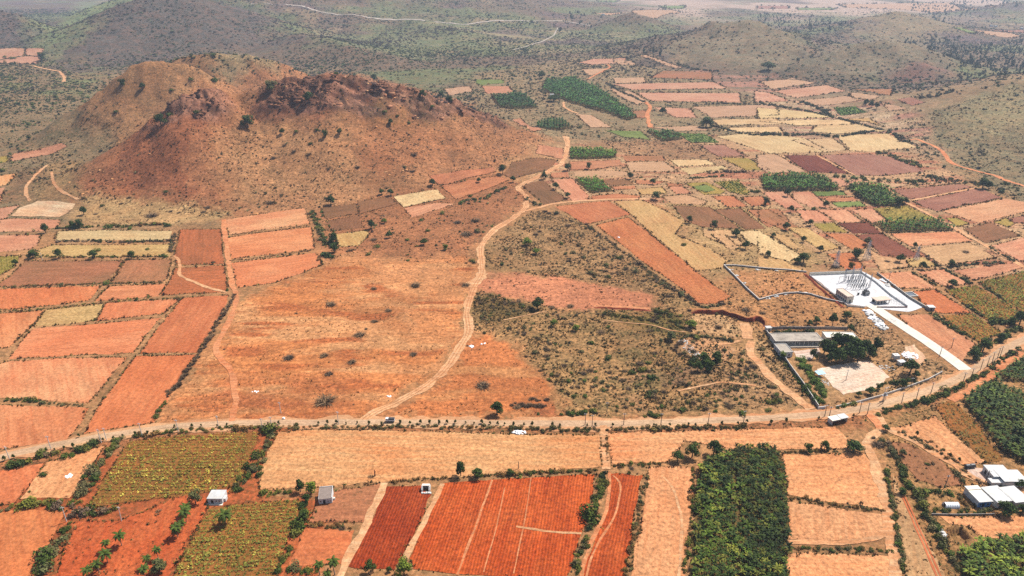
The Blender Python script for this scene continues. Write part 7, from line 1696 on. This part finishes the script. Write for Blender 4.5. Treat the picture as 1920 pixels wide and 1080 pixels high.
heap(884,650, 1.6, 1.6, 10, 0.3, 0.7, M['tarp'], "white_litter", "scraps of white litter beside the bend of the dirt track", 0.2); heap(905,645, 1.6, 1.2, 7, 0.2, 0.5, M['tarp'], "white_litter", "smaller scraps of white litter farther from the bend", 0.2)
heap(478,735, 1.6, 1, 9, 0.2, 0.5, M['tarp'], "white_litter", "white scraps on the orange ground near the farm track", 0.2); heap(729,743, 1.2, 0.8, 6, 0.3, 0.5, M['tarp'], "white_litter", "white scraps beside the lower dirt track", 0.2); heap(1160,445, 1.5, 1, 6, 0.3, 0.7, M['tarp'], "white_litter", "white scrap lying on the long red field", 0.2)
heap(1766,1000, 1.3, 3.2, 26, 0.3, 0.7, M['whitestone'], "stone_heap", "pale stones heaped between the hedge and the earth pit", 0.5); heap(973,811, 3.0, 1.5, 40, 0.3, 0.7, M['tarp'], "powder_heap", "small white powder heap at the top of the wide tan field", 0.6)
for i, (x, y) in enumerate(((1370,506), (1382,517), (1395,531), (1421,506), (1456,508), (1510,550), (1455,556), (1440,560), (1475,552))): heap(x, y, 1.5, 0.9, 8, 0.3, 0.8, M['whitestone'], "stone_heap", "white stones heaped inside the stone walled enclosure by the %s" % ("left wall, top", "left wall, middle", "left wall, lower", "back wall, left", "back wall, right", "front wall, far right", "front wall, second", "front wall, left end", "front wall, middle")[i], 0.3)
# white sheet spread below the road
g = g1(130,893); bm = bmesh.new(); bmesh.ops.create_grid(bm, x_segments=12, y_segments=10, size=1.0)
for v in bm.verts: a = math.atan2(v.co.y, v.co.x); k = 1-0.12*math.sin(3*a)-0.1*math.sin(5*a+1); r2 = max(abs(v.co.x), abs(v.co.y)); rr = math.hypot(v.co.x, v.co.y)+1e-6; v.co.x *= 1.45*k*r2/rr; v.co.y *= 1.5*k*r2/rr; v.co.z = 0.5+0.25*math.sin(v.co.x*3)*math.cos(v.co.y*2.4)-0.35*r2
bmesh.ops.solidify(bm, geom=bm.faces[:], thickness=0.04); me = bpy.data.meshes.new("white_sheet"); bm.to_mesh(me); bm.free(); me.materials.append(M['tarp']); o = link(bpy.data.objects.new("white_sheet", me)); o.location = g; tag(o, "crumpled white sheet spread on the orange field below the road", "sheet")
g = g1(532,786); o = MB().box(-0.6, 0.6, -0.4, 0.4, 0, 0.7).box(-0.4, 0.3, -0.3, 0.3, 0.703, 1.0).obj("white_sack", M['tarp']); o.location = g; tag(o, "white sack lying on the verge above the main road", "sack")
# small truck on the road
a, b = g1(723,793), g1(741,793); e = new_empty("small_truck", ((a[0]+b[0])/2, (a[1]+b[1])/2+0.6, 0.5), math.atan2(b[1]-a[1], b[0]-a[0])); tag(e, "small pale truck with a dark covered load on the main road", "truck")
MB().prism([(-0.85, 0.35), (0.85, 0.35), (0.85, 0.75), (-0.85, 0.75)], -2.2, 2.0).obj("chassis", M['darkcar'], e)
cab = MB().prism([(-0.82, 0.752), (0.82, 0.752), (0.82, 1.35), (0.72, 1.95), (-0.72, 1.95), (-0.82, 1.35)], -2.2, -0.9).obj("cab", M['carpaint'], e)
box("windscreen", M['glass'], cab, -2.23, -2.195, -0.65, 0.65, 1.3, 1.85)
for s in (-1, 1): box("side_window", M['glass'], cab, -1.9, -1.2, s*0.80-0.02, s*0.80+0.02, 1.35, 1.75)
box("load_bed", M['carpaint'], e, -0.85, 2.0, -0.85, 0.85, 0.752, 1.25); MB().prism([(-0.8, 1.252), (0.8, 1.252), (0.7, 1.9), (0, 2.05), (-0.7, 1.9)], -0.8, 1.95).obj("load_cover", M['darkcar'], e)
for x in (-1.6, 1.3):
    for s in (-1, 1): w = MB().tube((x, s*0.62, 0.36), (x, s*0.84, 0.36), 0.36, n=14).obj("wheel", M['rubber'], e); MB().tube((x, s*0.842, 0.36), (x, s*0.86, 0.36), 0.2, n=10).obj("rim", M['steel'], w)
for s in (-1, 1): box("headlight", M['glass'], e, -2.24, -2.2, s*0.6-0.12, s*0.6+0.12, 0.85, 1.02)
# people by the big tan field: a rust coloured post with rags; dead tree
g = g1(703,893); o = MB().tube((0, 0, -0.1), (0.1, 0, 3.4), 0.35, 0.15, 7).tube((0.1, 0, 1.5), (0.5, 0, 2.8), 0.15, 0.08, 6).obj("rust_red_stump", M['ironred']); o.location = g; tag(o, "rust red dead stump standing at the bottom of the wide tan field", "stump")
settle_labels()
# ---------------------------------------------------------------- the hazy air
hz = MB().box(-17000, 17000, -17000, 17000, -6, 340).obj("haze", None) if False else None
me = bpy.data.meshes.new("haze"); b_ = MB().box(-17500, 17500, -17500, 17500, -6, 420); me.from_pydata(b_.v, [], b_.f)
hm = bpy.data.materials.new("haze_air"); hm.use_nodes = True; hn = hm.node_tree.nodes; hn.remove(hn["Principled BSDF"])
pv = hn.new("ShaderNodeVolumePrincipled"); pv.inputs["Color"].default_value = (0.68, 0.80, 0.98, 1); pv.inputs["Density"].default_value = 0.000095; pv.inputs["Anisotropy"].default_value = 0.2
hm.node_tree.links.new(pv.outputs[0], hn["Material Output"].inputs["Volume"]); me.materials.append(hm); hz = link(bpy.data.objects.new("haze", me)); tag(hz, "pale blue haze lying over the plain and hills", "haze", kind="stuff")
